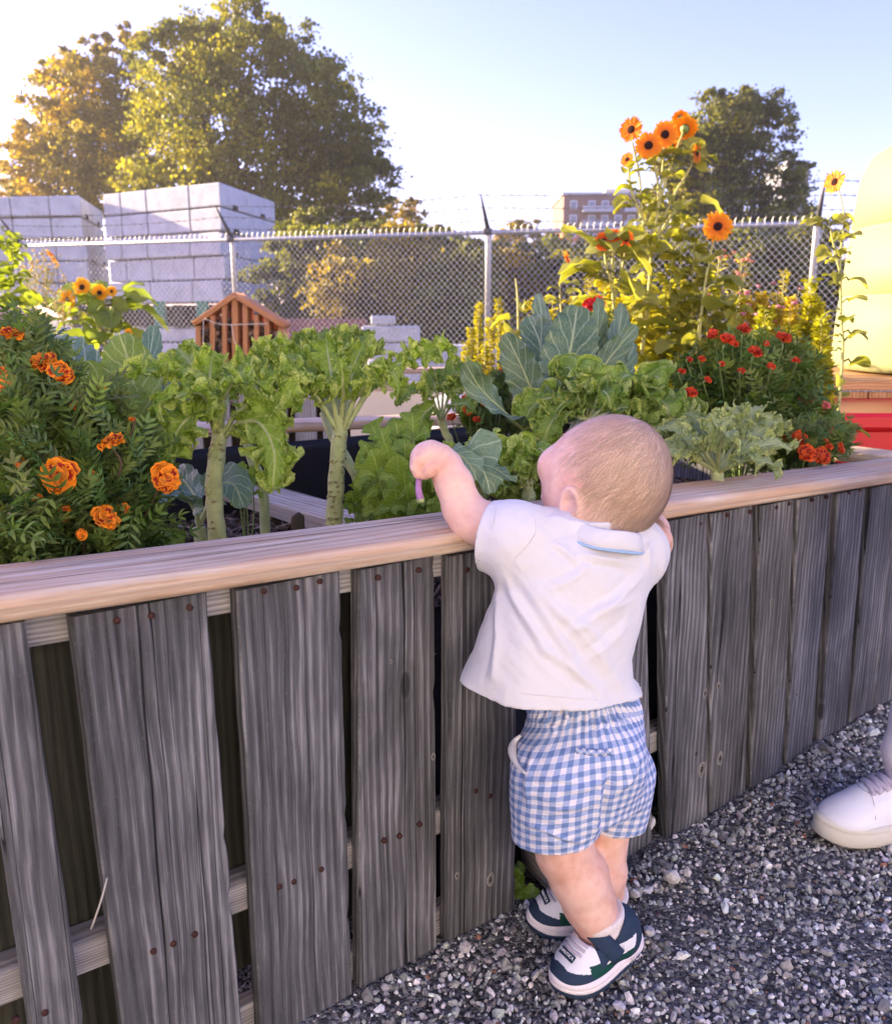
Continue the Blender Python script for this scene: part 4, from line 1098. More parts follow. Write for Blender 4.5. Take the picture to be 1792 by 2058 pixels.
def stalk(par, pts, R, m='stem', name='stem', scars=0, seed=0, bumpy=0.0):
    P = bez(pts, 40); R = np.interp(np.linspace(0, 1, len(P)), np.linspace(0, 1, len(R)), R)
    V, Fs, uv = tube(P, R, 14)
    if bumpy:
        V = V + nrm(V - P[np.minimum(np.arange(len(V)) // 14, len(P) - 1)]) * (fbm(V * 75 + seed, 3)[:, None]) * bumpy
    mb = MB(); mb.add(V, Fs, uv, 0); r = np.random.RandomState(seed)
    for k in range(scars):
        t = r.uniform(.02, .75); i = int(t * (len(P) - 1)); T = nrm(P[min(i + 1, len(P) - 1)] - P[i]); a = r.uniform(-2.6, -.4) if r.rand() < .9 else r.rand() * 6
        d = np.array([math.cos(a), math.sin(a), 0]); d = nrm(d - T * (d @ T))
        c = P[i] + d * R[i] * .95; zs = r.uniform(.6, 1.25)
        V, Fs, uv = tube([c - d * .003, c + d * .0012 + T * .0006], [.0068 * zs, .0046 * zs], 10); V = V + .0012 * fbm(V * 250, 2)[:, None]; mb.add(V, Fs, uv, 1)
        V, Fs, uv = tube([c + d * .0010, c + d * .0016 + T * .0006], [.0040 * zs, .0028 * zs], 8); mb.add(V, Fs, uv, 2)
    return mb.obj(name, [M[m], M['stem'], M['scar']], par)

def kale(label, base, stem, R, leaves, m='kale', frill=.0165, scars=0, seed=0, group='curly kale plants in the front bed', bumpy=.0, nu=280, nv=33, pm='stem', fq=1.0, hwk=1.0):
    S = px(stem); b = S[0].copy()
    g = b.copy(); g[2] = soilz(g) if base is None else base
    pl = thing('kale_plant', label, 'kale', g, group)
    stalk(pl, np.concatenate([[g + [0, 0, -.02]], S]), [R * 1.1, R * 1.05, R, R * .8], scars=scars, seed=seed, bumpy=bumpy)
    for k, (pts, hwp, a, b_) in enumerate(leaves):
        P = px(pts); D = pts[len(pts) // 2][2]
        hw = hwp / F0 * D * hwk
        base_ = P[:2]; blade_p = P[1:] if len(P) > 2 else P
        leaf_obj(pl, blade_p, nmix(a, b_), hw, m, petiole=P[:2] if len(P) > 2 else None, pr=R * .36, frill=frill, nu=nu, nv=nv, seed=seed * 31 + k, lobes=.22, wave=frill * .35, cup=.35, pm=pm, fq=fq)
    return pl
# the two tall kale plants at the front
kale('tall curly kale with a scarred pale stem, left of the two in front', None, [(437, 1085, 1.43), (430, 980, 1.43), (440, 880, 1.44), (438, 850, 1.44)], .0135, [
    (((440, 890, 1.44), (420, 830, 1.42), (380, 770, 1.38), (310, 745, 1.34), (245, 765, 1.30)), 46, .75, 0),
    (((438, 880, 1.44), (425, 830, 1.42), (380, 840, 1.36), (350, 880, 1.34), (335, 945, 1.33)), 58, .15, -.2),
    (((438, 870, 1.44), (432, 800, 1.46), (422, 750, 1.48), (432, 705, 1.50)), 34, .1, 0),
    (((442, 870, 1.44), (455, 800, 1.50), (480, 755, 1.58), (535, 715, 1.66), (600, 700, 1.72)), 40, .65, 0),
    (((445, 880, 1.44), (470, 835, 1.43), (510, 810, 1.42), (560, 805, 1.40), (605, 830, 1.38)), 38, .7, 0),
    (((445, 885, 1.44), (478, 850, 1.42), (520, 850, 1.38), (550, 905, 1.35), (548, 985, 1.34)), 62, .12, .15),
    (((440, 880, 1.44), (435, 830, 1.40), (400, 790, 1.34), (350, 800, 1.30), (300, 830, 1.28)), 36, .7, 0),
    (((440, 870, 1.44), (425, 810, 1.48), (395, 745, 1.54), (355, 700, 1.6)), 40, .35, -.1),
    (((441, 872, 1.44), (448, 800, 1.40), (470, 765, 1.36), (500, 770, 1.32)), 30, .6, 0),
    (((441, 872, 1.44), (436, 815, 1.42), (412, 800, 1.38), (392, 830, 1.35)), 26, .5, 0)], scars=30, seed=1, bumpy=.0032, hwk=.78)
kale('tall curly kale with a knobbly pale stem, right of the two in front', None, [(672, 1065, 1.52), (676, 960, 1.52), (683, 865, 1.53), (682, 835, 1.53)], .0138, [
    (((684, 880, 1.53), (730, 800, 1.51), (780, 745, 1.48), (850, 715, 1.46), (918, 702, 1.44)), 40, .7, 0),
    (((684, 880, 1.53), (655, 800, 1.56), (625, 755, 1.6), (570, 715, 1.64), (505, 735, 1.68)), 40, .72, 0),
    (((682, 875, 1.53), (645, 810, 1.50), (615, 765, 1.46), (570, 745, 1.42), (520, 770, 1.38)), 36, .75, 0),
    (((683, 870, 1.53), (675, 790, 1.55), (660, 720, 1.58), (655, 675, 1.60)), 38, .15, 0),
    (((684, 870, 1.53), (700, 790, 1.55), (712, 735, 1.58), (730, 690, 1.62)), 36, .2, 0),
    (((684, 880, 1.53), (712, 800, 1.50), (745, 765, 1.47), (790, 750, 1.45), (800, 790, 1.43)), 32, .7, 0),
    (((683, 875, 1.53), (668, 800, 1.51), (640, 770, 1.48), (610, 780, 1.46), (590, 815, 1.44)), 32, .6, 0),
    (((683, 870, 1.53), (690, 800, 1.51), (688, 755, 1.49), (684, 720, 1.48)), 27, .3, 0),
    (((682, 872, 1.53), (660, 815, 1.57), (620, 740, 1.64), (560, 700, 1.7)), 34, .6, 0)], scars=40, seed=2, bumpy=.0045, hwk=.74)
kale('slender kale plant with a thin bent stem between the two tall ones', None, [(528, 985, 1.80), (505, 920, 1.80), (492, 860, 1.80), (485, 840, 1.80)], .010, [
    (((490, 855, 1.80), (500, 800, 1.8), (530, 765, 1.8), (570, 770, 1.78), (600, 800, 1.76)), 34, .6, 0),
    (((488, 850, 1.80), (470, 800, 1.82), (450, 760, 1.85), (420, 750, 1.88)), 32, .6, 0),
    (((488, 850, 1.80), (495, 790, 1.84), (510, 740, 1.9), (520, 715, 1.95)), 30, .3, 0)], seed=3, bumpy=.001, m='kale_far')
kale('leaning kale plant whose bare stem slants to the right of the tall one', None, [(722, 985, 1.72), (700, 930, 1.72), (665, 870, 1.74), (650, 830, 1.76)], .010, [
    (((655, 840, 1.76), (650, 770, 1.85), (648, 720, 1.9), (640, 668, 1.95)), 42, .25, 0),
    (((655, 840, 1.76), (670, 770, 1.85), (700, 710, 1.92), (730, 690, 1.96), (760, 700, 2.0)), 38, .5, 0),
    (((655, 840, 1.76), (680, 780, 1.85), (690, 700, 1.95), (695, 660, 2.0)), 40, .3, 0),
    (((655, 840, 1.76), (630, 780, 1.85), (610, 710, 1.95), (615, 672, 2.0)), 36, .3, 0)], seed=4, bumpy=.001, m='kale_far')
kale('small kale plant with forked pale stems in front of the cream panel', None, [(905, 905, 2.02), (895, 870, 2.02), (885, 840, 2.02), (884, 825, 2.02)], .009, [
    (((886, 850, 2.02), (870, 800, 2.0), (850, 785, 1.98), (822, 790, 1.96), (795, 815, 1.94)), 17, .7, 0),
    (((886, 850, 2.02), (872, 815, 1.98), (850, 835, 1.96), (843, 872, 1.95)), 22, .1, 0),
    (((886, 845, 2.02), (890, 790, 2.05), (905, 755, 2.08), (935, 742, 2.1)), 30, .5, 0),
    (((886, 845, 2.02), (900, 800, 2.02), (925, 780, 2.02), (955, 790, 2.02)), 28, .6, 0),
    (((886, 845, 2.02), (878, 790, 2.04), (870, 765, 2.08), (858, 750, 2.1)), 24, .4, 0),
    (((886, 845, 2.02), (905, 780, 2.04), (930, 745, 2.0), (965, 735, 1.98)), 26, .6, 0),
    (((886, 850, 2.02), (905, 815, 1.98), (935, 812, 1.95), (950, 830, 1.93)), 22, .6, 0)], seed=5, m='kale_far', frill=.013, nu=130)
r = np.random.RandomState(5)
def kale_auto(label, c, spread, n, D, m, seed, up=.5, top=None, frill=.015, R=.011, hw=34, base=None, stem_from=None, lo=-20, nu=170, dz=.12):
    """rosette of leaves around photo point c"""
    r = np.random.RandomState(seed); cx, cy = c; lv = []
    for k in range(n):
        a = PI * (k + .5) / n + r.uniform(-.15, .15); rr = 1 if k % 2 else .62
        dx = -math.cos(a) * spread[0] * rr; dy = math.sin(a) * spread[1] * rr * (1 if k % 3 else 1.1)
        dd = r.uniform(-dz, dz) * (-1 if k % 2 else 1)
        droop = abs(math.cos(a)) * spread[1] * .45 + lo * 0
        lv.append((((cx, cy, D), (cx + dx * .28, cy - dy * .45, D + dd * .3), (cx + dx * .62, cy - dy * .92, D + dd * .7), (cx + dx * .95, cy - dy + droop * .5, D + dd), (cx + dx * 1.12, cy - dy * .9 + droop * 1.3, D + dd)), hw * r.uniform(.8, 1.15), r.uniform(.35, .8), r.uniform(-.2, .2)))
    st = stem_from or (cx, cy + 60, D)
    return kale(label, base, [st, ((st[0] + cx) / 2, (st[1] + cy) / 2, D), (cx, cy + 6, D), (cx, cy - 8, D)], R, lv, m=m, seed=seed, frill=frill, nu=nu)
kale_auto('broad frilly kale plant just left of the child\'s forehead', (960, 985), (115, 95), 17, 1.50, 'kale', 11, hw=24, stem_from=(965, 1020, 1.5))
kale_auto('low frilly kale plant against the child\'s face', (1060, 985), (70, 100), 12, 1.46, 'kale', 12, hw=23, stem_from=(1062, 1015, 1.46), dz=.07)
kale_auto('large loose kale plant in front of the blue-green collard', (1180, 845), (130, 110), 10, 1.74, 'kale_far', 13, hw=34, stem_from=(1185, 890, 1.74))
kale_auto('yellow-green kale plant above the back of the child\'s head', (1295, 850), (110, 100), 9, 1.86, 'kale_far', 14, hw=32, stem_from=(1300, 890, 1.86))
kale('pale grey-green kale plant with forked stems behind the right rail', None, [(1442, 1000, 1.66), (1441, 960, 1.66), (1441, 948, 1.66), (1441, 940, 1.66)], .012, [
    (((1441, 948, 1.66), (1410, 915, 1.66), (1375, 880, 1.67), (1340, 862, 1.68), (1312, 868, 1.69)), 26, .6, 0),
    (((1441, 948, 1.66), (1400, 925, 1.62), (1360, 905, 1.59), (1325, 905, 1.57), (1308, 925, 1.56)), 25, .6, 0),
    (((1441, 948, 1.66), (1415, 900, 1.70), (1385, 855, 1.74), (1355, 832, 1.78), (1330, 835, 1.82)), 26, .5, 0),
    (((1441, 945, 1.66), (1425, 895, 1.68), (1405, 855, 1.70), (1385, 828, 1.72)), 26, .4, 0),
    (((1441, 945, 1.66), (1440, 895, 1.66), (1432, 858, 1.66), (1425, 830, 1.66)), 26, .45, 0),
    (((1441, 945, 1.66), (1458, 895, 1.68), (1470, 850, 1.71), (1480, 815, 1.73)), 26, .35, 0),
    (((1441, 945, 1.66), (1475, 895, 1.68), (1505, 850, 1.72), (1520, 815, 1.75)), 27, .4, 0),
    (((1441, 948, 1.66), (1480, 910, 1.67), (1520, 870, 1.69), (1555, 855, 1.70), (1582, 862, 1.72)), 27, .6, 0),
    (((1441, 948, 1.66), (1478, 925, 1.64), (1520, 900, 1.62), (1560, 892, 1.61), (1590, 905, 1.60)), 26, .6, 0),
    (((1441, 950, 1.66), (1470, 935, 1.60), (1500, 925, 1.56), (1535, 928, 1.54), (1560, 948, 1.53)), 24, .6, 0),
    (((1441, 945, 1.66), (1445, 905, 1.60), (1452, 880, 1.56), (1460, 868, 1.53), (1462, 880, 1.51)), 24, .7, 0),
    (((1441, 945, 1.66), (1415, 905, 1.60), (1395, 885, 1.57), (1375, 885, 1.55)), 23, .7, 0)], m='kale_grey', seed=15, frill=.014, nu=200)
kale_auto('farthest kale plant leaning out towards the red bin', (1570, 850), (115, 95), 8, 2.25, 'kale_far', 17, hw=24, stem_from=(1570, 900, 2.25))

def collard(label, leaves, group='broad-leaved collard plants', base=None, D0=1.5, seed=0, name='collard_plant', cat='collard'):
    P0 = atD(*leaves[0][0][0]); g = P0.copy(); g[2] = soilz(g)
    pl = thing(name, label, cat, g, group)
    stalk(pl, [g + [0, 0, -.02], (g + P0) / 2 + [.004, 0, 0], P0], [.015, .013, .012], m='stem', seed=seed, bumpy=.001)
    for k, (pts, hwp, a, b_, m) in enumerate(leaves):
        P = px(pts); hw = hwp / F0 * pts[2][2]
        leaf_obj(pl, P[1:], nmix(a, b_), hw, m, petiole=P[:2], pr=.0048, nu=60, nv=17, seed=seed * 17 + k, lobes=.10, wave=.0035, cup=.28, prof=(.22, .62), frill=.0016)
    return pl
collard('collard plant with yellow-green leaves behind the marigolds', [
    (((165, 960, 1.62), (150, 880, 1.62), (130, 800, 1.64), (95, 720, 1.66), (72, 655, 1.68)), 44, .15, .3, 'collard_y'),
    (((170, 960, 1.62), (215, 880, 1.6), (225, 820, 1.58), (185, 760, 1.56), (150, 735, 1.55)), 46, .35, .1, 'collard_y'),
    (((165, 950, 1.62), (160, 870, 1.66), (175, 790, 1.7), (150, 720, 1.75), (110, 680, 1.8)), 52, .3, .3, 'collard_b'),
    (((170, 960, 1.62), (120, 850, 1.7), (95, 760, 1.8), (80, 690, 1.85), (85, 640, 1.9)), 34, .2, -.2, 'collard_b')], seed=1)
collard('collard plant with one round upright yellow-green leaf beside the left kale', [
    (((280, 980, 1.60), (275, 860, 1.6), (272, 790, 1.58), (258, 725, 1.58), (240, 672, 1.58)), 60, .12, .1, 'collard_y'),
    (((285, 980, 1.60), (275, 900, 1.56), (276, 860, 1.52), (262, 810, 1.5), (250, 775, 1.5)), 60, .3, 0, 'collard_y'),
    (((285, 980, 1.60), (300, 890, 1.66), (310, 820, 1.7), (300, 740, 1.75), (310, 655, 1.8)), 34, .2, .3, 'collard_b'),
    (((285, 980, 1.60), (315, 900, 1.66), (345, 850, 1.7), (340, 790, 1.72), (300, 740, 1.75)), 46, .3, .2, 'collard_b'),
    (((285, 980, 1.60), (245, 890, 1.66), (230, 830, 1.7), (210, 770, 1.72), (200, 730, 1.75)), 40, .3, -.2, 'collard_b')], seed=2)
collard('low blue-green collard plant spreading behind the left kale stem', [
    (((400, 1060, 1.60), (395, 1030, 1.58), (375, 1005, 1.55), (330, 1000, 1.50), (290, 1025, 1.46)), 42, .55, -.1, 'collard_b'),
    (((400, 1060, 1.60), (420, 1010, 1.6), (445, 975, 1.58), (470, 975, 1.55), (490, 1020, 1.53)), 40, .35, .2, 'collard_b'),
    (((400, 1060, 1.60), (400, 1010, 1.62), (385, 985, 1.66), (360, 955, 1.7), (335, 945, 1.73)), 34, .4, 0, 'collard_b')], seed=3)
collard('large blue-green collard plant with upright leaves in the middle of the bed', [
    (((1125, 905, 1.86), (1120, 830, 1.88), (1135, 760, 1.92), (1150, 680, 1.95), (1160, 615, 1.98)), 62, .08, 0, 'collard_d'),
    (((1120, 905, 1.86), (1105, 830, 1.9), (1095, 760, 1.95), (1085, 690, 2.0), (1062, 635, 2.05)), 48, .1, -.1, 'collard_d'),
    (((1115, 905, 1.86), (1090, 840, 1.84), (1062, 770, 1.84), (1040, 720, 1.84), (1015, 670, 1.84)), 40, .25, -.5, 'collard_d'),
    (((1130, 905, 1.86), (1165, 820, 1.95), (1190, 740, 2.0), (1200, 670, 2.05), (1202, 598, 2.08)), 34, .05, .6, 'collard_d'),
    (((1132, 905, 1.86), (1175, 820, 1.95), (1215, 740, 2.0), (1240, 680, 2.05), (1250, 610, 2.1)), 34, .15, .4, 'collard_d'),
    (((1132, 905, 1.86), (1175, 830, 1.92), (1205, 750, 1.96), (1240, 700, 1.98), (1280, 655, 2.0)), 30, .3, .5, 'collard_d'),
    (((1120, 905, 1.86), (1105, 840, 1.98), (1100, 760, 2.05), (1095, 670, 2.1), (1080, 590, 2.12)), 30, .1, -.6, 'collard_b'),
    (((1110, 905, 1.86), (1060, 870, 1.74), (1015, 830, 1.66), (965, 780, 1.60), (935, 728, 1.57)), 40, .45, -.35, 'collard_d'),
    (((1128, 905, 1.86), (1122, 860, 1.80), (1118, 815, 1.76), (1112, 790, 1.74), (1105, 765, 1.73)), 40, .1, .1, 'collard_d'),
    (((1132, 905, 1.86), (1190, 840, 1.96), (1240, 760, 2.04), (1262, 720, 2.06), (1275, 690, 2.08)), 28, .3, .5, 'collard_b')], seed=4)

# celery
def celery(label, base, stems, m='celery', seed=0, name='celery_plant', cat='celery', size=1.0, group=None, R=.004):
    g = atD(*base); g[2] = soilz(g) if base[1] < 1100 else g[2]
    pl = thing(name, label, cat, g, group); r = np.random.RandomState(seed)
    mb = MB(); lf = MB()
    for (x, y, D) in stems:
        P = bez([g, (g + atD(x, y, D)) / 2 + [r.uniform(-.01, .01), 0, .01], atD(x, y, D)], 14); mb.add(*tube(P, np.linspace(R, R * .5, len(P)), 7))
        T = nrm(P[-1] - P[-4]); n0 = nrm(np.array([r.uniform(-.3, .3), -.75, .6]))
        sd = nrm(np.cross(T, n0))
        for k, (sa, off, ln, w) in enumerate(((0, 0, .062, .026), (-.9, .3, .048, .02), (.9, .3, .048, .02), (-1.3, .8, .036, .016), (1.3, .8, .036, .016))):
            b0 = P[-1] - T * off * .045; d = nrm(T * math.cos(sa) + sd * math.sin(sa) + np.array([0, 0, -.12]))
            V, F, UV, _ = blade([b0, b0 + d * ln * size * .5 + n0 * .004, b0 + d * ln * size - [0, 0, .008]], n0, w * size, nu=44, nv=11, seed=seed * 9 + k + int(x), lobes=.75, wave=.002, cup=.3, prof=(.3, .7), fq=.5)
            lf.add(V, [F], UV)
    mb.obj('stalks', M['stem2'], pl); lf.obj('leaves', M[m], pl); return pl
celery('bright green celery plant under the child\'s reaching hand', (835, 1055, 1.46), [(775, 905, 1.44), (758, 945, 1.40), (800, 880, 1.5), (840, 895, 1.52), (775, 985, 1.42), (800, 955, 1.38), (860, 960, 1.5), (820, 1010, 1.36), (790, 1045, 1.38), (850, 1030, 1.40), (875, 1000, 1.46), (885, 1045, 1.40), (815, 925, 1.46), (765, 1020, 1.44), (905, 1030, 1.42), (760, 890, 1.48), (745, 925, 1.45), (785, 935, 1.40), (830, 870, 1.5), (815, 985, 1.38), (840, 960, 1.42), (800, 1020, 1.37), (745, 960, 1.44), (860, 1000, 1.44), (880, 970, 1.5)], seed=3, size=.72)
celery('tiny pale seedling beside the leaning kale stem', (735, 1025, 1.66), [(722, 990, 1.66), (745, 1000, 1.64), (735, 985, 1.68), (760, 1010, 1.66), (710, 1012, 1.64)], seed=7, size=.55, name='seedling', cat='seedling', R=.002)
celery('small yellow-green seedling in front of the black liner', (490, 990, 1.72), [(483, 955, 1.72), (508, 958, 1.72), (495, 965, 1.7), (478, 975, 1.7)], seed=8, size=.5, name='seedling', cat='seedling', R=.002)
celery('little green seedling at the marigold\'s foot beside the rail', (328, 1120, 1.25), [(318, 1095, 1.25), (338, 1092, 1.25), (330, 1083, 1.26), (345, 1105, 1.24), (312, 1108, 1.24)], seed=9, size=.5, name='seedling', cat='seedling', R=.0018)

# -------------------------------------------------------------- marigolds
def flower(par, c, n, R, seed=0, ring=((1.0, 11), (.84, 10), (.64, 8), (.42, 7), (.22, 5)), cols=None, dome=.35, name='flower'):
    """double ruffled bloom"""
    r = np.random.RandomState(seed); n = nrm(n); a = nrm(np.cross(n, [0.3, .2, 1])); b = np.cross(n, a); mb = MB()
    cols = cols or (((.85, .20, .008), (.95, .33, .01), (.42, .012, .004)))
    for li, (rr, cnt) in enumerate(ring):
        for k in range(cnt):
            th = 2 * PI * (k + .5 * (li % 2)) / cnt + r.uniform(-.12, .12); d = a * math.cos(th) + b * math.sin(th); s = np.cross(n, d)
            L = R * rr * r.uniform(.85, 1.12); W = L * .36 + R * .10; lift = dome * (1 - rr) * 1.6 + r.uniform(-.12, .24); drp = r.uniform(.0, .30) if rr > .7 else 0
            qs = np.linspace(0, 1, 6); qt = np.linspace(-1, 1, 5); VV = []; CC = []
            red = r.rand() < (.7 if rr > .7 else .3); sh_v = r.uniform(.6, 1.2)
            for q in qs:
                wq = W * (.25 + .75 * min(1, q * 1.5)) * math.sqrt(max(.12, 1 - max(0, (q - .6) / .45) ** 2))
                for t in qt:
                    ruf = .20 * L * abs(t) ** 1.0 * math.sin(q * 6 + t * 4 + k * 2.1) * q + .08 * L * math.sin(t * 7 + k) * q * q
                    p = c + d * (L * q) + s * (wq * t) + n * (L * (lift * math.sin(q * 1.6) - drp * q * q * .6) + ruf + R * .10 * (1 - rr) * 2)
                    VV.append(p)
                    edge = max(abs(t), q if q > .8 else 0)
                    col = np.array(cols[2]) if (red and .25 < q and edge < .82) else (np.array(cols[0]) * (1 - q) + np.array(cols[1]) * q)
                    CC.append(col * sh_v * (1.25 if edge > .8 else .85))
            i, j = np.meshgrid(np.arange(5), np.arange(4), indexing='ij')
            F = np.stack([i * 5 + j, (i + 1) * 5 + j, (i + 1) * 5 + j + 1, i * 5 + j + 1], -1).reshape(-1, 4)
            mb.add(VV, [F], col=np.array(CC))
    # green cup
    V, Fs, uv = tube([c - n * R * .75, c - n * R * .5, c - n * R * .12, c], [R * .10, R * .26, R * .32, R * .2], 9); mb.add(V, Fs, uv, m=1)
    return mb.obj(name, [M['petal'], M['stem2']], par)
def feather(mb, base, d, n, L, r, col, leaflets=6, lw=.0030, ll=.019, nseg=3):
    """pinnate leaf"""
    d = nrm(d); n = nrm(n - d * (n @ d)); s = np.cross(d, n)
    q = np.linspace(0, 1, 5)[:, None]; P = base + d * L * q - np.array([0, 0, 1]) * (q ** 2) * L * r.uniform(.05, .35)
    V, Fs, uv = tube(P, np.linspace(.0010, .0005, 5), 3, cap=False); mb.add(V, Fs, uv, col=col)
    items = [(i / (leaflets - 1), sg) for i in range(leaflets) for sg in (-1, 1)] + [(1.0, 0)]
    nn = len(items); B = []; 
    for (t, sg) in items:
        o = P[0] + (P[-1] - P[0]) * t + (P[2] - (P[0] + P[-1]) / 2) * 4 * t * (1 - t)
        dd = nrm(d * (.75 if sg else 1) + s * sg * .95 + n * r.uniform(-.1, .25)); l = ll * (1 - .35 * abs(t - .45)) * r.uniform(.8, 1.15)
        ss = nrm(np.cross(dd, n)); w = lw * r.uniform(.85, 1.2)
        up = n * w * .55
        B.append(np.array([o, o + dd * l * .30 + ss * w + up, o + dd * l * .30, o + dd * l * .30 - ss * w + up, o + dd * l * .65 + ss * w * .9 + up - n * .001, o + dd * l * .65 - n * .0012, o + dd * l * .65 - ss * w * .9 + up - n * .001, o + dd * l - n * .003]))
    V = np.concatenate(B); k = (np.arange(nn) * 8)[:, None, None]
    T = (np.array([[0, 2, 1], [0, 3, 2], [4, 5, 7], [5, 6, 7]])[None] + k).reshape(-1, 3); Q = (np.array([[1, 2, 5, 4], [2, 3, 6, 5]])[None] + k).reshape(-1, 4)
    mb.add(V, [T, Q], col=np.asarray(col) * r.uniform(.8, 1.2))
def marigold(label, base, region, flowers, nl, group='orange marigold plants', seed=0, L=.07, mat_='mari_leaf', zb=None, cols=None, Rk=1.0, ll=.022, lw=.0025, stems=14, leaflets=7):
    """region: list of (px, py, D, rx, ry, rd) blobs that the foliage fills"""
    r = np.random.RandomState(seed); g = atD(*base); g[2] = soilz(g) if zb is None else zb
    pl = thing('marigold_plant', label, 'marigold', g, group)
    mb = MB(); sm = MB(); tot = sum(b[3] * b[4] for b in region)
    cen = np.mean([atD(*b[:3]) for b in region], axis=0)
    for (x, y, D, rx, ry, rd) in region:
        for k in range(max(4, int(nl * rx * ry / tot))):
            u = r.normal(size=3); u = u / np.linalg.norm(u) * r.uniform(.35, 1) ** .5
            p = atD(x + u[0] * rx, y + u[1] * ry, D + u[2] * rd)
            if p[2] < soilz(p) + .01 and zb is None: p[2] = soilz(p) + .01 + r.rand() * .03
            # keep behind the rail
            out = nrm(p - (g * .5 + cen * .5)); d = nrm(out * .8 + r.normal(size=3) * .5 + np.array([0, -.15, .3]))
            p0 = p - d * L * .5
            dv = (p0 - BO) @ BV
            if dv < .06 and zb is None and p0[2] < .66: continue
            feather(mb, p0, d, np.array([0, -.35, 1.0]) + r.normal(size=3) * .35, L * r.uniform(.7, 1.2), r, r.uniform(.7, 1.25) * np.array([r.uniform(.85, 1.35), 1, r.uniform(.7, 1.1)]), leaflets=leaflets, ll=ll, lw=lw)
    mb.obj('foliage', M[mat_], pl)
    for k in range(stems):
        b = region[r.randint(len(region))]; e = atD(b[0] + r.uniform(-1, 1) * b[3] * .7, b[1] + r.uniform(-1, .6) * b[4] * .7, b[2] + r.uniform(-.6, .6) * b[5])
        sm.add(*tube(bez([g, g * .4 + e * .6 - [0, 0, .02], e], 10), np.linspace(.0042, .0016, len(bez([g, g * .4 + e * .6, e], 10))), 6))
    for k, (x, y, D, rp, nv_) in enumerate(flowers):
        c = atD(x, y, D); R = rp / F0 * D * Rk
        nn = nrm(nv_)
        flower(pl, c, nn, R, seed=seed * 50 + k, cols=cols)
        sm.add(*tube(bez([c - nn * R * .6, c - nn * R * 1.6 - [0, 0, R], (c + g) / 2], 12), .0016, 6))
    sm.obj('stems', M['brownstem'] if seed < 10 else M['stem2'], pl)
    return pl
marigold('big marigold bush with large ruffled orange flowers at the left edge', (120, 1120, 1.22), [
    (60, 760, 1.30, 85, 95, .10), (40, 900, 1.18, 80, 120, .12), (170, 880, 1.26, 95, 110, .12), (250, 960, 1.28, 80, 110, .10), (120, 1030, 1.16, 130, 90, .12), (240, 1060, 1.18, 90, 60, .08), (30, 1060, 1.05, 90, 80, .1), (20, 700, 1.34, 50, 60, .08), (120, 1100, 1.1, 150, 50, .08)],
    [(28, 672, 1.26, 30, (.2, -.3, .9)), (88, 728, 1.22, 36, (.1, -.45, .8)), (122, 748, 1.20, 30, (.5, -.5, .6)), (118, 955, 1.06, 44, (.1, -.95, .3)), (334, 958, 1.16, 36, (.65, -.65, .2)), (222, 888, 1.15, 30, (-.2, -.3, .9)), (212, 1040, 1.06, 33, (.6, -.4, .3)), (124, 1035, 1.05, 26, (.6, -.5, -.2)), (16, 1042, 1.02, 26, (.3, -.6, -.8)), (12, 770, 1.18, 24, (-.3, -.7, .4)), (98, 918, 1.16, 24, (-.4, -.4, .6)), (265, 842, 1.2, 9, (.1, -.3, .9)), (86, 823, 1.2, 10, (0, -.5, .8)), (160, 905, 1.18, 15, (.3, -.3, .8)), (5, 745, 1.2, 16, (0, -.5, .8)), (60, 860, 1.14, 15, (-.2, -.6, .6)), (150, 815, 1.17, 12, (.2, -.5, .7)), (185, 960, 1.12, 16, (.3, -.6, .5)), (75, 1010, 1.05, 18, (-.1, -.8, .4)), (250, 1020, 1.13, 13, (.4, -.6, .5)), (40, 930, 1.08, 14, (-.3, -.8, .3)), (205, 780, 1.24, 10, (.1, -.5, .8)), (165, 1075, 1.03, 14, (.2, -.8, .3))],
    1350, seed=1, L=.078, cols=((.88, .22, .008), (1.0, .36, .012), (.42, .012, .004)), Rk=.86)
red = ((.62, .045, .01), (.78, .085, .012), (.30, .008, .006)); orr = ((.75, .09, .01), (.85, .14, .012), (.38, .01, .005))
marigold('large dark green marigold bush dotted with red blooms behind the pale kale', (1490, 900, 2.35), [(1480, 800, 2.07, 110, 80, .15), (1420, 760, 2.12, 60, 60, .1), (1520, 730, 2.16, 90, 60, .15), (1450, 860, 1.98, 120, 50, .12), (1400, 800, 2.02, 50, 50, .1), (1590, 780, 2.16, 60, 90, .1)],
    [(1495, 660, 1.96, 18, (0, -.4, .9)), (1462, 680, 1.92, 20, (.1, -.5, .8)), (1575, 677, 1.96, 21, (0, -.4, .9)), (1518, 705, 1.92, 19, (.1, -.5, .8)), (1600, 724, 1.96, 11, (0, -.5, .8)), (1432, 670, 1.96, 15, (-.5, -.5, .6)), (1385, 721, 1.96, 9, (0, -.5, .8)), (1410, 720, 1.96, 10, (0, -.5, .8)), (1388, 788, 1.87, 16, (0, -.7, .7)), (1422, 763, 1.87, 10, (.2, -.6, .7)), (1370, 745, 1.90, 10, (0, -.5, .8)), (1550, 735, 1.90, 11, (0, -.6, .8)), (1490, 745, 1.85, 10, (0, -.6, .7)), (1450, 730, 1.85, 9, (0, -.6, .7)), (1432, 842, 1.70, 11, (0, -.6, .7)), (1476, 690, 1.96, 10, (0, -.5, .5)), (1540, 690, 1.96, 8, (0, -.5, .5))],
    900, seed=11, L=.085, ll=.026, lw=.0034, cols=red, Rk=.8, leaflets=5)
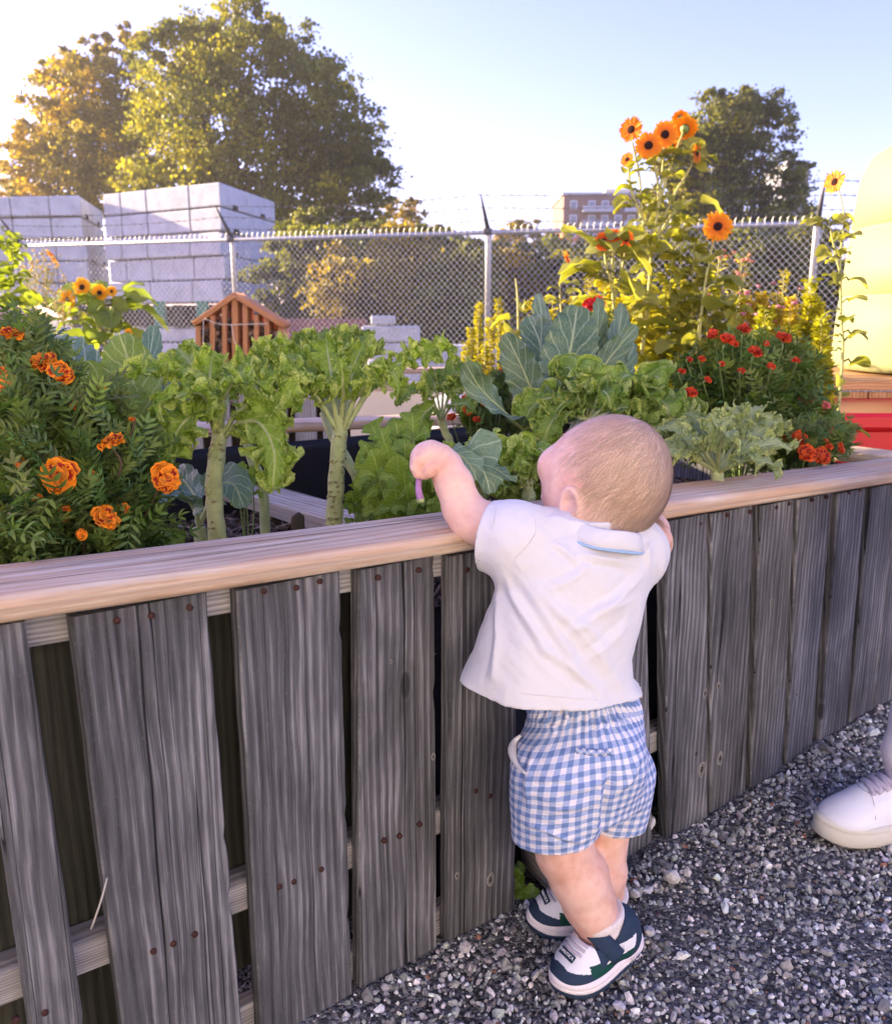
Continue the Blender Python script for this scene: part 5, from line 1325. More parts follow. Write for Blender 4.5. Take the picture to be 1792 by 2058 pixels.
marigold('marigold plant with scarlet blooms low in the corner by the rail', (1620, 930, 1.95), [(1600, 895, 1.98, 60, 40, .08), (1660, 880, 2.05, 50, 40, .08), (1540, 900, 2.0, 50, 35, .08)],
    [(1583, 881, 1.95, 11, (0, -.7, .6)), (1608, 880, 1.92, 16, (.1, -.7, .6)), (1622, 910, 1.85, 20, (-.1, -.7, .6)), (1652, 916, 1.87, 19, (.2, -.7, .5)), (1690, 900, 1.95, 12, (.6, -.5, .3)), (1662, 893, 1.95, 13, (.3, -.5, .6)), (1675, 872, 2.0, 12, (.5, -.5, .4)), (1345, 829, 1.95, 16, (-.3, -.6, .6)), (1374, 817, 1.96, 17, (.1, -.5, .8)), (1455, 843, 1.85, 17, (0, -.5, .8)), (1512, 851, 1.85, 9, (.1, -.5, .8))],
    330, seed=12, L=.07, cols=orr)
marigold('small marigold plant with orange-red blooms beside the pale globe', (965, 860, 2.25), [(975, 830, 2.25, 45, 45, .08), (1010, 790, 2.3, 25, 50, .08), (1040, 830, 2.3, 30, 50, .08)],
    [(935, 802, 2.2, 11, (-.3, -.6, .6)), (962, 800, 2.2, 10, (0, -.6, .7)), (977, 806, 2.18, 14, (.1, -.7, .6)), (990, 815, 2.2, 11, (.4, -.6, .5)), (942, 822, 2.17, 12, (-.1, -.8, .4)), (907, 838, 2.15, 10, (-.3, -.6, .7)), (1010, 746, 2.3, 10, (-.2, -.7, .6)), (1009, 770, 2.3, 10, (0, -.7, .6)), (958, 843, 2.12, 9, (0, -.5, .8))],
    230, seed=13, L=.06, cols=orr)
pk = ((.80, .18, .16), (.85, .24, .20), (.6, .08, .08))
marigold('plant with small coral pink blossoms in front of the red bin', (1640, 880, 2.2), [(1640, 840, 2.25, 40, 30, .06)],
    [(1608 + (k * 37 % 60), 800 + (k * 23 % 55) * .9, 2.2 + (k % 3) * .03, 7 + k % 4, ((k % 5 - 2) * .2, -.6, .7)) for k in range(22)], 120, seed=14, L=.05, cols=pk)
marigold('tall plant with deep red blooms behind the collard leaves', (1190, 700, 3.0), [(1190, 680, 3.0, 50, 60, .1)], [(1185, 612, 2.95, 15, (-.2, -.7, .5)), (1203, 605, 2.95, 13, (.3, -.6, .6)), (1174, 622, 2.95, 11, (-.5, -.6, .4))], 120, seed=15, cols=((.75, .02, .02), (.85, .03, .03), (.5, .01, .01)), zb=0.3)

# -------------------------------------------------------------- sunflowers and sunlit border
def sunhead(par, c, n, R, seed=0, cols=((.90, .34, .01), (.80, .15, .008)), discr=.36, name='flower'):
    r = np.random.RandomState(seed); n = nrm(n); a = nrm(np.cross(n, [.2, .1, 1])); b = np.cross(n, a); mb = MB()
    for li in range(2):
        for k in range(18):
            th = 2 * PI * (k + li * .5) / 18 + r.uniform(-.08, .08); d = a * math.cos(th) + b * math.sin(th); s = np.cross(n, d); L = R * r.uniform(.9, 1.1); fl = r.uniform(-.15, .25)
            VV = []; CC = []
            for q in (.22, .45, .7, .9, 1.0):
                w = R * .14 * {.22: .5, .45: .95, .7: 1, .9: .6, 1.0: .05}[q]
                for t in (-1, 0, 1):
                    VV.append(c + d * L * q + s * w * t + n * (R * (fl * q * q * .6 + .05 * li - .03 * (t == 0))))
                    CC.append(np.array(cols[0]) * q + np.array(cols[1]) * (1 - q))
            i, j = np.meshgrid(np.arange(4), np.arange(2), indexing='ij')
            F = np.stack([i * 3 + j, (i + 1) * 3 + j, (i + 1) * 3 + j + 1, i * 3 + j + 1], -1).reshape(-1, 4); mb.add(VV, [F], col=np.array(CC))
    V, Fs, uv = tube([c - n * R * .12, c - n * R * .02, c + n * R * .08, c + n * R * .10], [R * discr * .9, R * discr, R * discr * .8, R * discr * .2], 20); mb.add(V, Fs, uv, m=1)
    V, Fs, uv = tube([c - n * R * .25, c - n * R * .13], [R * .1, R * discr], 14); mb.add(V, Fs, uv, m=2)
    return mb.obj(name, [M['petal'], M['disc'], M['stem2']], par)
def heart(mb, base, d, n, L, r, col, W=.42, nseg=6):
    P = [base, base + d * L * .5 + n * L * .06, base + d * L - np.array([0, 0, 1]) * L * r.uniform(.1, .45)]
    V, F, UV, S = blade(P, n, L * W, nu=10, nv=7, seed=r.randint(1000), wave=L * .03, cup=.3, prof=(.16, .45)); mb.add(V, [F], UV, col=np.asarray(col) * r.uniform(.75, 1.25))
def sunflower(label, stalks, heads, nleaf, leafL, seed=0, base_z=0.0, group='tall sunflowers in the sunlit border', R=.012, cols=None, discr=.36, leafcol=(1, 1, 1)):
    r = np.random.RandomState(seed); g = atD(*stalks[0][0]); g[2] = base_z
    pl = thing('sunflower_plant', label, 'sunflower', g, group); lf = MB()
    for k, st in enumerate(stalks):
        P = px(st); P0 = P[0].copy(); P0[2] = base_z
        if k == 0: P = np.concatenate([[P0], P])
        C = bez(P, 40); rr = np.linspace(R if k == 0 else R * .55, R * .35, len(C)); V, Fs, uv = tube(C, rr, 9); obj('stalk', V, Fs, M['sunstem'], pl, uv=uv)
        m_ = nleaf if k == 0 else nleaf // 3
        for q in range(m_):
            i = int((.12 + .70 * q / m_) * (len(C) - 1)) if k == 0 else r.randint(5, len(C) - 1)
            a = q * 2.4 + r.rand(); d = nrm(np.array([math.cos(a), math.sin(a) * .8, r.uniform(-.25, .45)])); L = leafL * r.uniform(.55, 1.15) * (1.15 - .55 * q / max(1, m_))
            b = C[i] + d * L * .45; lf.add(*tube([C[i], C[i] + d * L * .3 + [0, 0, .01], b], .0032, 4))
            heart(lf, b, d, nrm(np.array([0, -.25, 1.0]) + r.normal(size=3) * .3), L, r, leafcol)
    for k, (x, y, D, rp, n) in enumerate(heads):
        sunhead(pl, atD(x, y, D), n, rp / F0 * D, seed=seed * 20 + k, cols=cols or ((.92, .36, .01), (.80, .16, .008)), discr=discr)
    lf.obj('leaves', M['sunleaf'], pl); return pl
sunflower('tallest branching sunflower with a cluster of dark-eyed blooms against the sky', [
    [(1285, 760, 3.05), (1300, 640, 3.05), (1310, 500, 3.05), (1325, 400, 3.05), (1335, 290, 3.05)], [(1308, 520, 3.05), (1290, 430, 3.05), (1285, 360, 3.05), (1270, 285, 3.05)], [(1320, 450, 3.05), (1322, 370, 3.05), (1305, 305, 3.05)],
    [(1318, 480, 3.05), (1350, 400, 3.05), (1385, 340, 3.05), (1400, 310, 3.05)], [(1322, 420, 3.05), (1345, 340, 3.05), (1372, 265, 3.05)], [(1290, 440, 3.05), (1268, 380, 3.05), (1262, 328, 3.05)], [(1312, 500, 3.05), (1350, 430, 3.07), (1390, 400, 3.09)]],
    [(1268, 260, 3.01, 25, (-.55, -.8, .1)), (1336, 270, 3.01, 27, (-.1, -.98, .1)), (1303, 292, 2.97, 28, (-.15, -.95, .15)), (1376, 258, 3.05, 26, (.35, .7, .5)), (1366, 236, 3.09, 16, (0, .8, .5)), (1400, 307, 3.01, 21, (.75, -.6, 0)), (1260, 320, 3.01, 15, (-.6, -.75, .2)), (1348, 292, 3.07, 20, (.4, .5, -.5))],
    26, .085, seed=1, R=.0095)
sunflower('sunflower with one large orange bloom level with the fence rail', [[(1400, 740, 2.95), (1410, 620, 2.95), (1425, 520, 2.95), (1442, 462, 2.95)]], [(1442, 455, 2.91, 31, (-.15, -.95, .2))], 14, .13, seed=2, R=.008, cols=((.92, .42, .01), (.70, .06, .005)), discr=.33)
sunflower('bushy sunflower with three deep orange blooms below the apartment building', [[(1240, 760, 3.00), (1235, 640, 3.00), (1230, 560, 3.00), (1232, 492, 3.00)], [(1235, 600, 3.00), (1218, 530, 3.00), (1214, 490, 3.00)], [(1235, 600, 3.00), (1252, 530, 3.00), (1258, 485, 3.00)]],
    [(1213, 485, 2.96, 19, (-.3, -.9, 0)), (1234, 476, 2.96, 17, (0, -.9, .3)), (1258, 480, 2.96, 17, (.3, -.9, 0))], 24, .15, seed=3, R=.010, cols=((.88, .22, .01), (.6, .04, .01)))
sunflower('young sunflower with a single nodding bloom seen from the side', [[(1130, 720, 3.6), (1128, 640, 3.6), (1125, 570, 3.6), (1136, 530, 3.6)]], [(1140, 523, 3.6, 19, (.85, -.3, .3))], 16, .10, seed=4, R=.007)
sunflower('leafy sunflower without a bloom behind the goldenrod', [[(1045, 760, 3.8), (1042, 680, 3.8), (1040, 600, 3.8), (1036, 560, 3.8)]], [], 12, .13, seed=5, R=.009)
sunflower('thin sunflower by the tank with a ragged bloom against the sky', [[(1690, 760, 2.62), (1690, 640, 2.62), (1688, 520, 2.62), (1696, 440, 2.62), (1684, 375, 2.62)], [(1690, 560, 2.62), (1672, 480, 2.62), (1662, 430, 2.62)]], [(1677, 365, 2.58, 24, (-.75, -.45, .1))], 30, .062, seed=6, R=.0055)
sunflower('bushy low sunflower with four yellow blooms at the left', [[(215, 740, 4.3), (210, 680, 4.3), (190, 640, 4.3), (165, 590, 4.3)], [(210, 680, 4.3), (215, 630, 4.3), (202, 595, 4.3)], [(210, 690, 4.3), (160, 640, 4.3), (138, 612, 4.3)], [(212, 660, 4.3), (235, 620, 4.3), (224, 590, 4.3)]],
    [(165, 577, 4.25, 20, (-.1, -.95, .2)), (200, 588, 4.25, 17, (.2, -.95, 0)), (224, 585, 4.25, 11, (.6, -.7, 0)), (136, 603, 4.2, 21, (-.4, -.85, 0)), (127, 632, 4.15, 17, (-.8, -.5, 0)), (258, 670, 4.2, 10, (.7, -.5, 0))], 30, .17, seed=7, R=.010, cols=((.95, .55, .01), (.85, .33, .01)), discr=.33, leafcol=(.75, 1.0, .8))
sunflower('single yellow sunflower on a thin stem in front of the left blocks', [[(150, 740, 4.6), (145, 640, 4.6), (135, 570, 4.6), (108, 522, 4.6)]], [(106, 517, 4.55, 20, (-.65, -.45, -.5))], 8, .10, seed=8, R=.006, cols=((.95, .50, .01), (.9, .30, .01)))

def leafy(label, name, cat, stems, nleaf, L, W, m='shrub', seed=0, base_z=0.0, group=None, col=(1, 1, 1), R=.004, fine=False, tips=None):
    """upright leafy plant: stems = list of (x, ytop, ybase, D)"""
    r = np.random.RandomState(seed); x, yt, yb, D = stems[0]; g = atD(x, yb, D); g[2] = base_z
    pl = thing(name, label, cat, g, group); lf = MB(); sm = MB()
    for (x, yt, yb, D) in stems:
        T0 = atD(x, yt, D); B0 = atD(x + r.uniform(-12, 12), yb, D); B0[2] = base_z
        C = bez([g * .6 + B0 * .4, (B0 + T0) / 2 + r.normal(size=3) * .02, T0], 24); sm.add(*tube(C, np.linspace(R, R * .35, len(C)), 5))
        z0 = atD(x, yb, D)[2]
        for q in range(nleaf):
            i = r.randint(2, len(C)); 
            if C[i][2] < z0 - .1: i = r.randint(len(C) // 2, len(C))
            a = r.rand() * 6.28; d = nrm(np.array([math.cos(a), math.sin(a), r.uniform(-.2, .7)])); l = L * r.uniform(.5, 1.2) * (1.2 - .6 * i / len(C)); ci = C[i] + (C[i - 1] - C[i]) * r.rand()
            if fine:
                o = ci + d * l * .2; s = nrm(np.cross(d, r.normal(size=3))); w = l * W
                V = np.array([o, o + d * l * .5 + s * w, o + d * l, o + d * l * .5 - s * w]); lf.add(V, [np.array([[0, 1, 2, 3]])], np.array([[0, 0], [1, .5], [0, 1], [-1, .5]]), col=np.asarray(col) * r.uniform(.6, 1.4))
            else: heart(lf, ci + d * l * .12, d, nrm(np.array([0, -.3, 1.0]) + r.normal(size=3) * .45), l, r, col, W)
        if tips:
            for q in range(tips[0]):
                o = T0 + r.normal(size=3) * tips[1] * [1, 1, .7]; Vr = RV[r.randint(16)] * tips[2] * r.uniform(.6, 1.2); sm.add(Vr + o, RF, m=1, col=np.asarray(tips[3]) * r.uniform(.7, 1.2)); 
                if q % 2 == 0: sm.add(*tube([C[-3], o], .0012, 3))
    lf.obj('leaves', M[m], pl); sm.obj('stems', [M['sunstem'], M['petal']], pl); return pl
gb = 'sunlit border plants before the fence'
leafy('goldenrod clump with feathery yellow spikes at the fence post', 'goldenrod', 'goldenrod', [(945, 660, 740, 4.0), (962, 610, 740, 4.05), (938, 690, 740, 3.9), (1000, 600, 740, 4.1), (1015, 650, 740, 4.0), (985, 640, 740, 3.9), (958, 720, 745, 3.8), (1010, 700, 750, 3.7), (975, 690, 745, 3.8)], 750, .035, .22, m='shrub', seed=21, group=gb, col=(1.25, 1.12, .6), fine=True)
leafy('yellow leafy clump between goldenrod and sunflowers', 'leafy_plant', 'border plant', [(1075, 600, 760, 3.8), (1095, 640, 760, 3.7), (1060, 650, 760, 3.7), (1110, 600, 760, 3.9), (1150, 600, 760, 3.9), (1130, 660, 760, 3.7), (1085, 690, 760, 3.6)], 80, .075, .34, seed=22, group=gb, col=(1.5, 1.3, .8))
leafy('dense mass of broad yellow-green leaves under the tall sunflower', 'leafy_plant', 'border plant', [(1215, 560, 770, 3.4), (1250, 570, 770, 3.35), (1180, 600, 760, 3.5), (1290, 560, 770, 3.3), (1330, 580, 770, 3.35), (1310, 640, 780, 3.2), (1365, 560, 770, 3.4), (1230, 640, 780, 3.2), (1275, 620, 780, 3.15), (1340, 690, 790, 3.1), (1200, 700, 790, 3.15)], 85, .10, .38, seed=23, group=gb, col=(1.6, 1.45, .7))
leafy('grey-green leafy stems right of the tall sunflower', 'leafy_plant', 'border plant', [(1370, 430, 740, 2.98), (1395, 480, 740, 2.98), (1420, 540, 740, 2.98), (1350, 520, 740, 2.98), (1450, 560, 740, 2.98), (1480, 600, 740, 2.89), (1405, 640, 740, 2.81)], 80, .085, .30, seed=24, group=gb, col=(1.1, 1.1, 1.0))
leafy('spidery cleome with needle leaves beside the large orange sunflower', 'cleome', 'border plant', [(1445, 510, 740, 3.3), (1470, 560, 740, 3.3), (1430, 590, 740, 3.3), (1490, 520, 740, 3.4)], 260, .06, .07, seed=25, group=gb, col=(1.4, 1.3, .6), fine=True, tips=(10, .02, .008, (.75, .35, .25)))
leafy('dried beige flower mass with pink coneflowers', 'dried_plants', 'border plant', [(1500, 600, 760, 3.3), (1530, 590, 760, 3.3), (1560, 620, 760, 3.3), (1590, 600, 760, 3.4), (1480, 640, 760, 3.2), (1540, 650, 760, 3.1), (1610, 640, 760, 3.3), (1575, 660, 770, 3.1)], 900, .045, .30, seed=26, group=gb, col=(1.7, 1.35, 1.1), fine=True, tips=(4, .05, .010, (.70, .28, .40)))
leafy('golden feathery spike plant before the right fence bay', 'goldenrod', 'goldenrod', [(1575, 545, 740, 3.3), (1560, 590, 740, 3.3), (1590, 600, 740, 3.3)], 360, .035, .16, seed=27, group=gb, col=(1.35, 1.2, .55), fine=True)
leafy('golden spike plant among the sunflower leaves', 'goldenrod', 'goldenrod', [(1192, 530, 740, 3.7), (1182, 560, 740, 3.7)], 260, .035, .16, seed=33, group=gb, col=(1.35, 1.2, .55), fine=True)
leafy('yellow-green undergrowth at the foot of the border, left part', 'undergrowth', 'border plant', [(1330, 690, 800, 3.0), (1360, 720, 800, 2.95), (1300, 720, 800, 2.9), (1400, 690, 800, 3.0), (1280, 740, 800, 2.85), (1380, 660, 790, 3.1), (1430, 670, 790, 3.1)], 620, .055, .24, seed=28, group=gb, col=(1.45, 1.40, .55), fine=True)
leafy('yellow-green undergrowth at the foot of the border beside the crate', 'undergrowth', 'border plant', [(1630, 560, 800, 3.1), (1650, 640, 800, 3.0), (1620, 700, 800, 2.9), (1600, 740, 800, 2.9), (1655, 720, 800, 2.9), (1560, 740, 800, 2.9), (1640, 600, 800, 3.1), (1500, 700, 790, 3.0), (1540, 620, 790, 3.0), (1590, 660, 790, 3.0)], 700, .05, .24, seed=29, group=gb, col=(1.45, 1.40, .55), fine=True)
leafy('leafy climber with dark and yellow leaves at the left edge', 'climber', 'climber', [(8, 455, 620, 3.6), (25, 480, 620, 3.6), (-10, 500, 640, 3.5), (15, 540, 660, 3.6), (30, 470, 600, 3.7)], 34, .09, .42, seed=30, col=(.8, 1, .8))
leafy('pale umbel plant going to seed at the left', 'dill_plant', 'dill', [(70, 520, 660, 4.0), (95, 535, 660, 4.0), (110, 580, 660, 4.0), (55, 550, 660, 4.0), (120, 620, 660, 4.0), (85, 570, 660, 4.0)], 30, .05, .08, seed=31, fine=True, tips=(26, .045, .008, (.85, .70, .30)), col=(2, 1.6, 1))
leafy('fluffy whitish flower head above the marigolds', 'white_flower', 'flower', [(10, 632, 720, 2.6), (22, 650, 720, 2.6), (-4, 645, 720, 2.6)], 10, .05, .3, seed=32, tips=(60, .022, .008, (.72, .58, .58)))

# weeds in the gravel
celery('small green weed at the foot of the boards beside the child\'s shoe', (1022, 1815, 1.42), [(1018, 1785, 1.42), (1040, 1775, 1.41), (1028, 1762, 1.42), (1048, 1792, 1.40), (1008, 1795, 1.41)], seed=21, size=.5, name='weed', cat='weed', R=.0015, m='celery')
celery('tiny green weed in the gravel by the fourth board', (905, 1900, 1.33), [(900, 1885, 1.33), (910, 1880, 1.33)], seed=22, size=.4, name='weed', cat='weed', R=.0012)
V, Fs, uv = tube(bez([atV(215, 1765, -.006), atV(203, 1810, -.012), atV(183, 1868, -.004)], 10), [.0012] * len(bez([atV(215, 1765, 0), atV(203, 1810, 0), atV(183, 1868, 0)], 10)), 5)
top('straw', V, Fs, M['mulch'] if False else simple('dry_straw', (.45, .42, .38)), 'dry straw caught in the gap left of the second board', 'straw', uv=uv)

# -------------------------------------------------------------- trees
def tree(label, blobs, Y, base_px, m='tree', leaf=.11, dens=1.0, seed=0, group=None, trunk=.3, name='tree', cat='tree', sun_yel=.0, zb=0.0, shell=.5):
    r = np.random.RandomState(seed); k_ = Y / F0
    cs = np.array([atY(x, y, Y + r.uniform(-.8, .8) * 0) for x, y, q in blobs]); rs = np.array([q * k_ for x, y, q in blobs])
    cs[:, 1] += r.uniform(-.6, .6, len(cs)) * rs
    bx = atY(base_px, 700, Y); g = np.array([bx[0], Y, zb])
    pl = thing(name, label, cat, g, group)
    mb = MB(); top_ = cs[np.argmax(cs[:, 2])]
    tz = max(1.0, (cs[:, 2].min() - zb) * .8)
    tp = g + [0, 0, tz]; T = bez([g, g * .4 + tp * .6 + [.1, 0, 0], tp, tp * .5 + top_ * .5], 24); mb.add(*tube(T, np.linspace(trunk, trunk * .3, len(T)), 12))
    for c, q in zip(cs, rs):
        s = T[r.randint(len(T) // 3, len(T))]; C = bez([s, (s + c) / 2 + r.normal(size=3) * q * .15, c], 12); mb.add(*tube(C, np.linspace(trunk * .28, trunk * .06, len(C)), 7))
        for j in range(7):
            e = c + nrm(r.normal(size=3)) * q * .8; a = C[r.randint(6, len(C))]; D_ = bez([a, (a + e) / 2 + r.normal(size=3) * q * .08, e], 8); mb.add(*tube(D_, np.linspace(trunk * .07, trunk * .015, len(D_)), 5))
    mb.obj('trunk', M['bark'], pl)
    PP = []; CC = []
    for c, q in zip(cs, rs):
        ncl = int(max(14, 70 * dens * (q / 1.6) ** 1.6)); u = nrm(r.normal(size=(ncl, 3))) * (r.uniform(shell, 1.22, (ncl, 1)))
        u[:, 2] *= .92; cc = c + u * q
        cr = q * r.uniform(.09, .20, ncl); nl = int(88 * dens)
        tint = np.clip(r.normal(1, .22, (ncl, 1)), .5, 1.7) * np.array([1, 1, 1.0]); xf = (c[0] - cs[:, 0].min()) / max(.1, np.ptp(cs[:, 0])); yy = (r.rand(ncl, 1) < sun_yel * max(.15, 1.7 - 1.9 * xf)); tint = np.where(yy, tint * [1.95, 1.68, .55], tint)  # sunward light put into leaf colour: more golden clumps to the left
        P = cc[:, None] + r.normal(size=(ncl, nl, 3)) * (cr[:, None, None] * [1, 1, .6]); PP.append(P.reshape(-1, 3)); CC.append(np.repeat(tint, nl, 0))
    P = np.concatenate(PP); C = np.concatenate(CC); n = len(P)
    C = C * r.uniform(.75, 1.25, (n, 1))
    R = rand_rots(n, r); s = leaf * r.uniform(.6, 1.3, n)
    L = np.array([[0, -.5, 0], [.5, -.05, .08], [.22, .45, 0], [-.22, .45, 0], [-.5, -.05, .08]])
    V = np.einsum('nij,kj->nki', R, L) * s[:, None, None] + P[:, None]
    F = (np.arange(5)[None] + (np.arange(n) * 5)[:, None])
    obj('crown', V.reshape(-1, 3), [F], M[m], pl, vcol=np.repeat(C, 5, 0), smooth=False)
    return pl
tree('tall spreading maple with dark right side behind the concrete blocks', [(370, 110, 55), (345, 60, 34), (410, 90, 60), (500, 130, 90), (525, 75, 50), (455, 70, 34), (600, 110, 55), (620, 190, 80), (680, 180, 28), (640, 280, 100), (700, 300, 55), (690, 370, 85), (745, 330, 30), (735, 420, 42), (560, 330, 120), (440, 260, 110), (350, 200, 80), (340, 330, 90), (420, 400, 90), (550, 440, 80), (640, 450, 70), (300, 110, 40), (300, 390, 55)], 30, 500, m='dark_tree', dens=.95, seed=1, sun_yel=.42, trunk=.35)
tree('golden leafed poplar group at the far left', [(120, 140, 38), (115, 200, 55), (75, 270, 50), (60, 350, 52), (40, 410, 40), (185, 130, 40), (190, 200, 70), (150, 290, 80), (220, 300, 80), (150, 390, 70), (250, 130, 40), (265, 70, 22), (250, 220, 70), (230, 390, 60), (75, 320, 60), (80, 430, 50), (290, 300, 50), (205, 85, 22)], 34, 160, m='tree', dens=.9, seed=2, sun_yel=.4, trunk=.3)
tree('round dense tree on the right behind the sunflowers', [(1385, 275, 45), (1350, 340, 42), (1345, 420, 45), (1470, 235, 58), (1420, 260, 60), (1525, 260, 60), (1380, 320, 50), (1460, 320, 80), (1550, 340, 70), (1400, 400, 60), (1480, 410, 80), (1570, 420, 52), (1370, 440, 50), (1590, 350, 26), (1440, 205, 26), (1500, 205, 22), (1545, 235, 24), (1350, 400, 34), (1330, 450, 30), (1600, 460, 26), (1420, 460, 50), (1530, 460, 50)], 34, 1470, m='dark_tree', dens=.9, seed=3, sun_yel=.30, trunk=.35)
tree('small airy golden tree beside the maple above the fence', [(812, 410, 26), (790, 440, 30), (835, 445, 26), (760, 470, 28), (810, 480, 40), (860, 480, 22)], 40, 810, m='tree', dens=.5, seed=4, sun_yel=.4, trunk=.12, leaf=.12)
tree('low dark tree just above the fence rail left of the middle post', [(870, 480, 26), (910, 480, 22), (890, 470, 18), (935, 500, 24), (960, 495, 14)], 44, 900, m='dark_tree', dens=.7, seed=5, sun_yel=.2, trunk=.12, leaf=.14)
tree('low golden tree left of the apartment building', [(1020, 470, 28), (1055, 475, 30), (1095, 478, 30), (1120, 490, 24), (1000, 495, 20), (1040, 455, 14)], 50, 1050, m='tree', dens=.7, seed=6, sun_yel=.35, trunk=.15, leaf=.15)
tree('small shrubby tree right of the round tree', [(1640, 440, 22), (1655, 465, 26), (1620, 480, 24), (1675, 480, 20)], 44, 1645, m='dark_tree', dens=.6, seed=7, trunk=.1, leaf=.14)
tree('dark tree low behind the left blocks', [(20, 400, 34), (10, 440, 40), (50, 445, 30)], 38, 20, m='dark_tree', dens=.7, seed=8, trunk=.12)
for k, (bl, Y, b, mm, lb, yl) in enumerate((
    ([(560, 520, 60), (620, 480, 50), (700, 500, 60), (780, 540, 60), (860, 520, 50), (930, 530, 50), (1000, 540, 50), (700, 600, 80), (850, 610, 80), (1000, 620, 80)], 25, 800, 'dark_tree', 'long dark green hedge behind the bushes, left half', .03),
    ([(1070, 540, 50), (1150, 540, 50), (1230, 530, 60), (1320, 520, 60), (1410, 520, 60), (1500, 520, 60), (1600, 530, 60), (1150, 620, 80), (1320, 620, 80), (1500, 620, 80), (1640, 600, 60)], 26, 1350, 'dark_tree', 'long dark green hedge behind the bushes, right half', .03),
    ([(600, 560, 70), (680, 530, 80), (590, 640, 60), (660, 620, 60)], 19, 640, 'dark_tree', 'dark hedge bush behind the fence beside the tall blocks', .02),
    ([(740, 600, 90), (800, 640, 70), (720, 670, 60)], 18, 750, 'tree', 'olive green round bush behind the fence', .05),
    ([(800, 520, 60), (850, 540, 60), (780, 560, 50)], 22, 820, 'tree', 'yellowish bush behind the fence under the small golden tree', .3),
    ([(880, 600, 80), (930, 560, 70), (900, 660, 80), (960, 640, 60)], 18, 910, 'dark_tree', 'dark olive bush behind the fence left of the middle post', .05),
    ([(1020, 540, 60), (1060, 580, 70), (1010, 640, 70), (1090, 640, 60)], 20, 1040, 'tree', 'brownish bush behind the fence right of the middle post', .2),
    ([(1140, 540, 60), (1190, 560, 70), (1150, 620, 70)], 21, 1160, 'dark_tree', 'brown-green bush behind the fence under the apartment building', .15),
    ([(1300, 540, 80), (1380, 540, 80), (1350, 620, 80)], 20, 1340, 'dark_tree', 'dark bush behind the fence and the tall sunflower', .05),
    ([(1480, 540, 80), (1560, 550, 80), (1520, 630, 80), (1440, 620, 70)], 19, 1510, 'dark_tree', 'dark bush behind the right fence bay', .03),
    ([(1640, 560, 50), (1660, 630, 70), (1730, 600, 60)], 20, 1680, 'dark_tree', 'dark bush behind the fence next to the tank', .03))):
    tree(lb, bl, Y, b, m=mm, leaf=.09, dens=1.9, seed=40 + k, group='bushes behind the fence', trunk=.06, name='bush', cat='bush', sun_yel=yl, shell=.25)

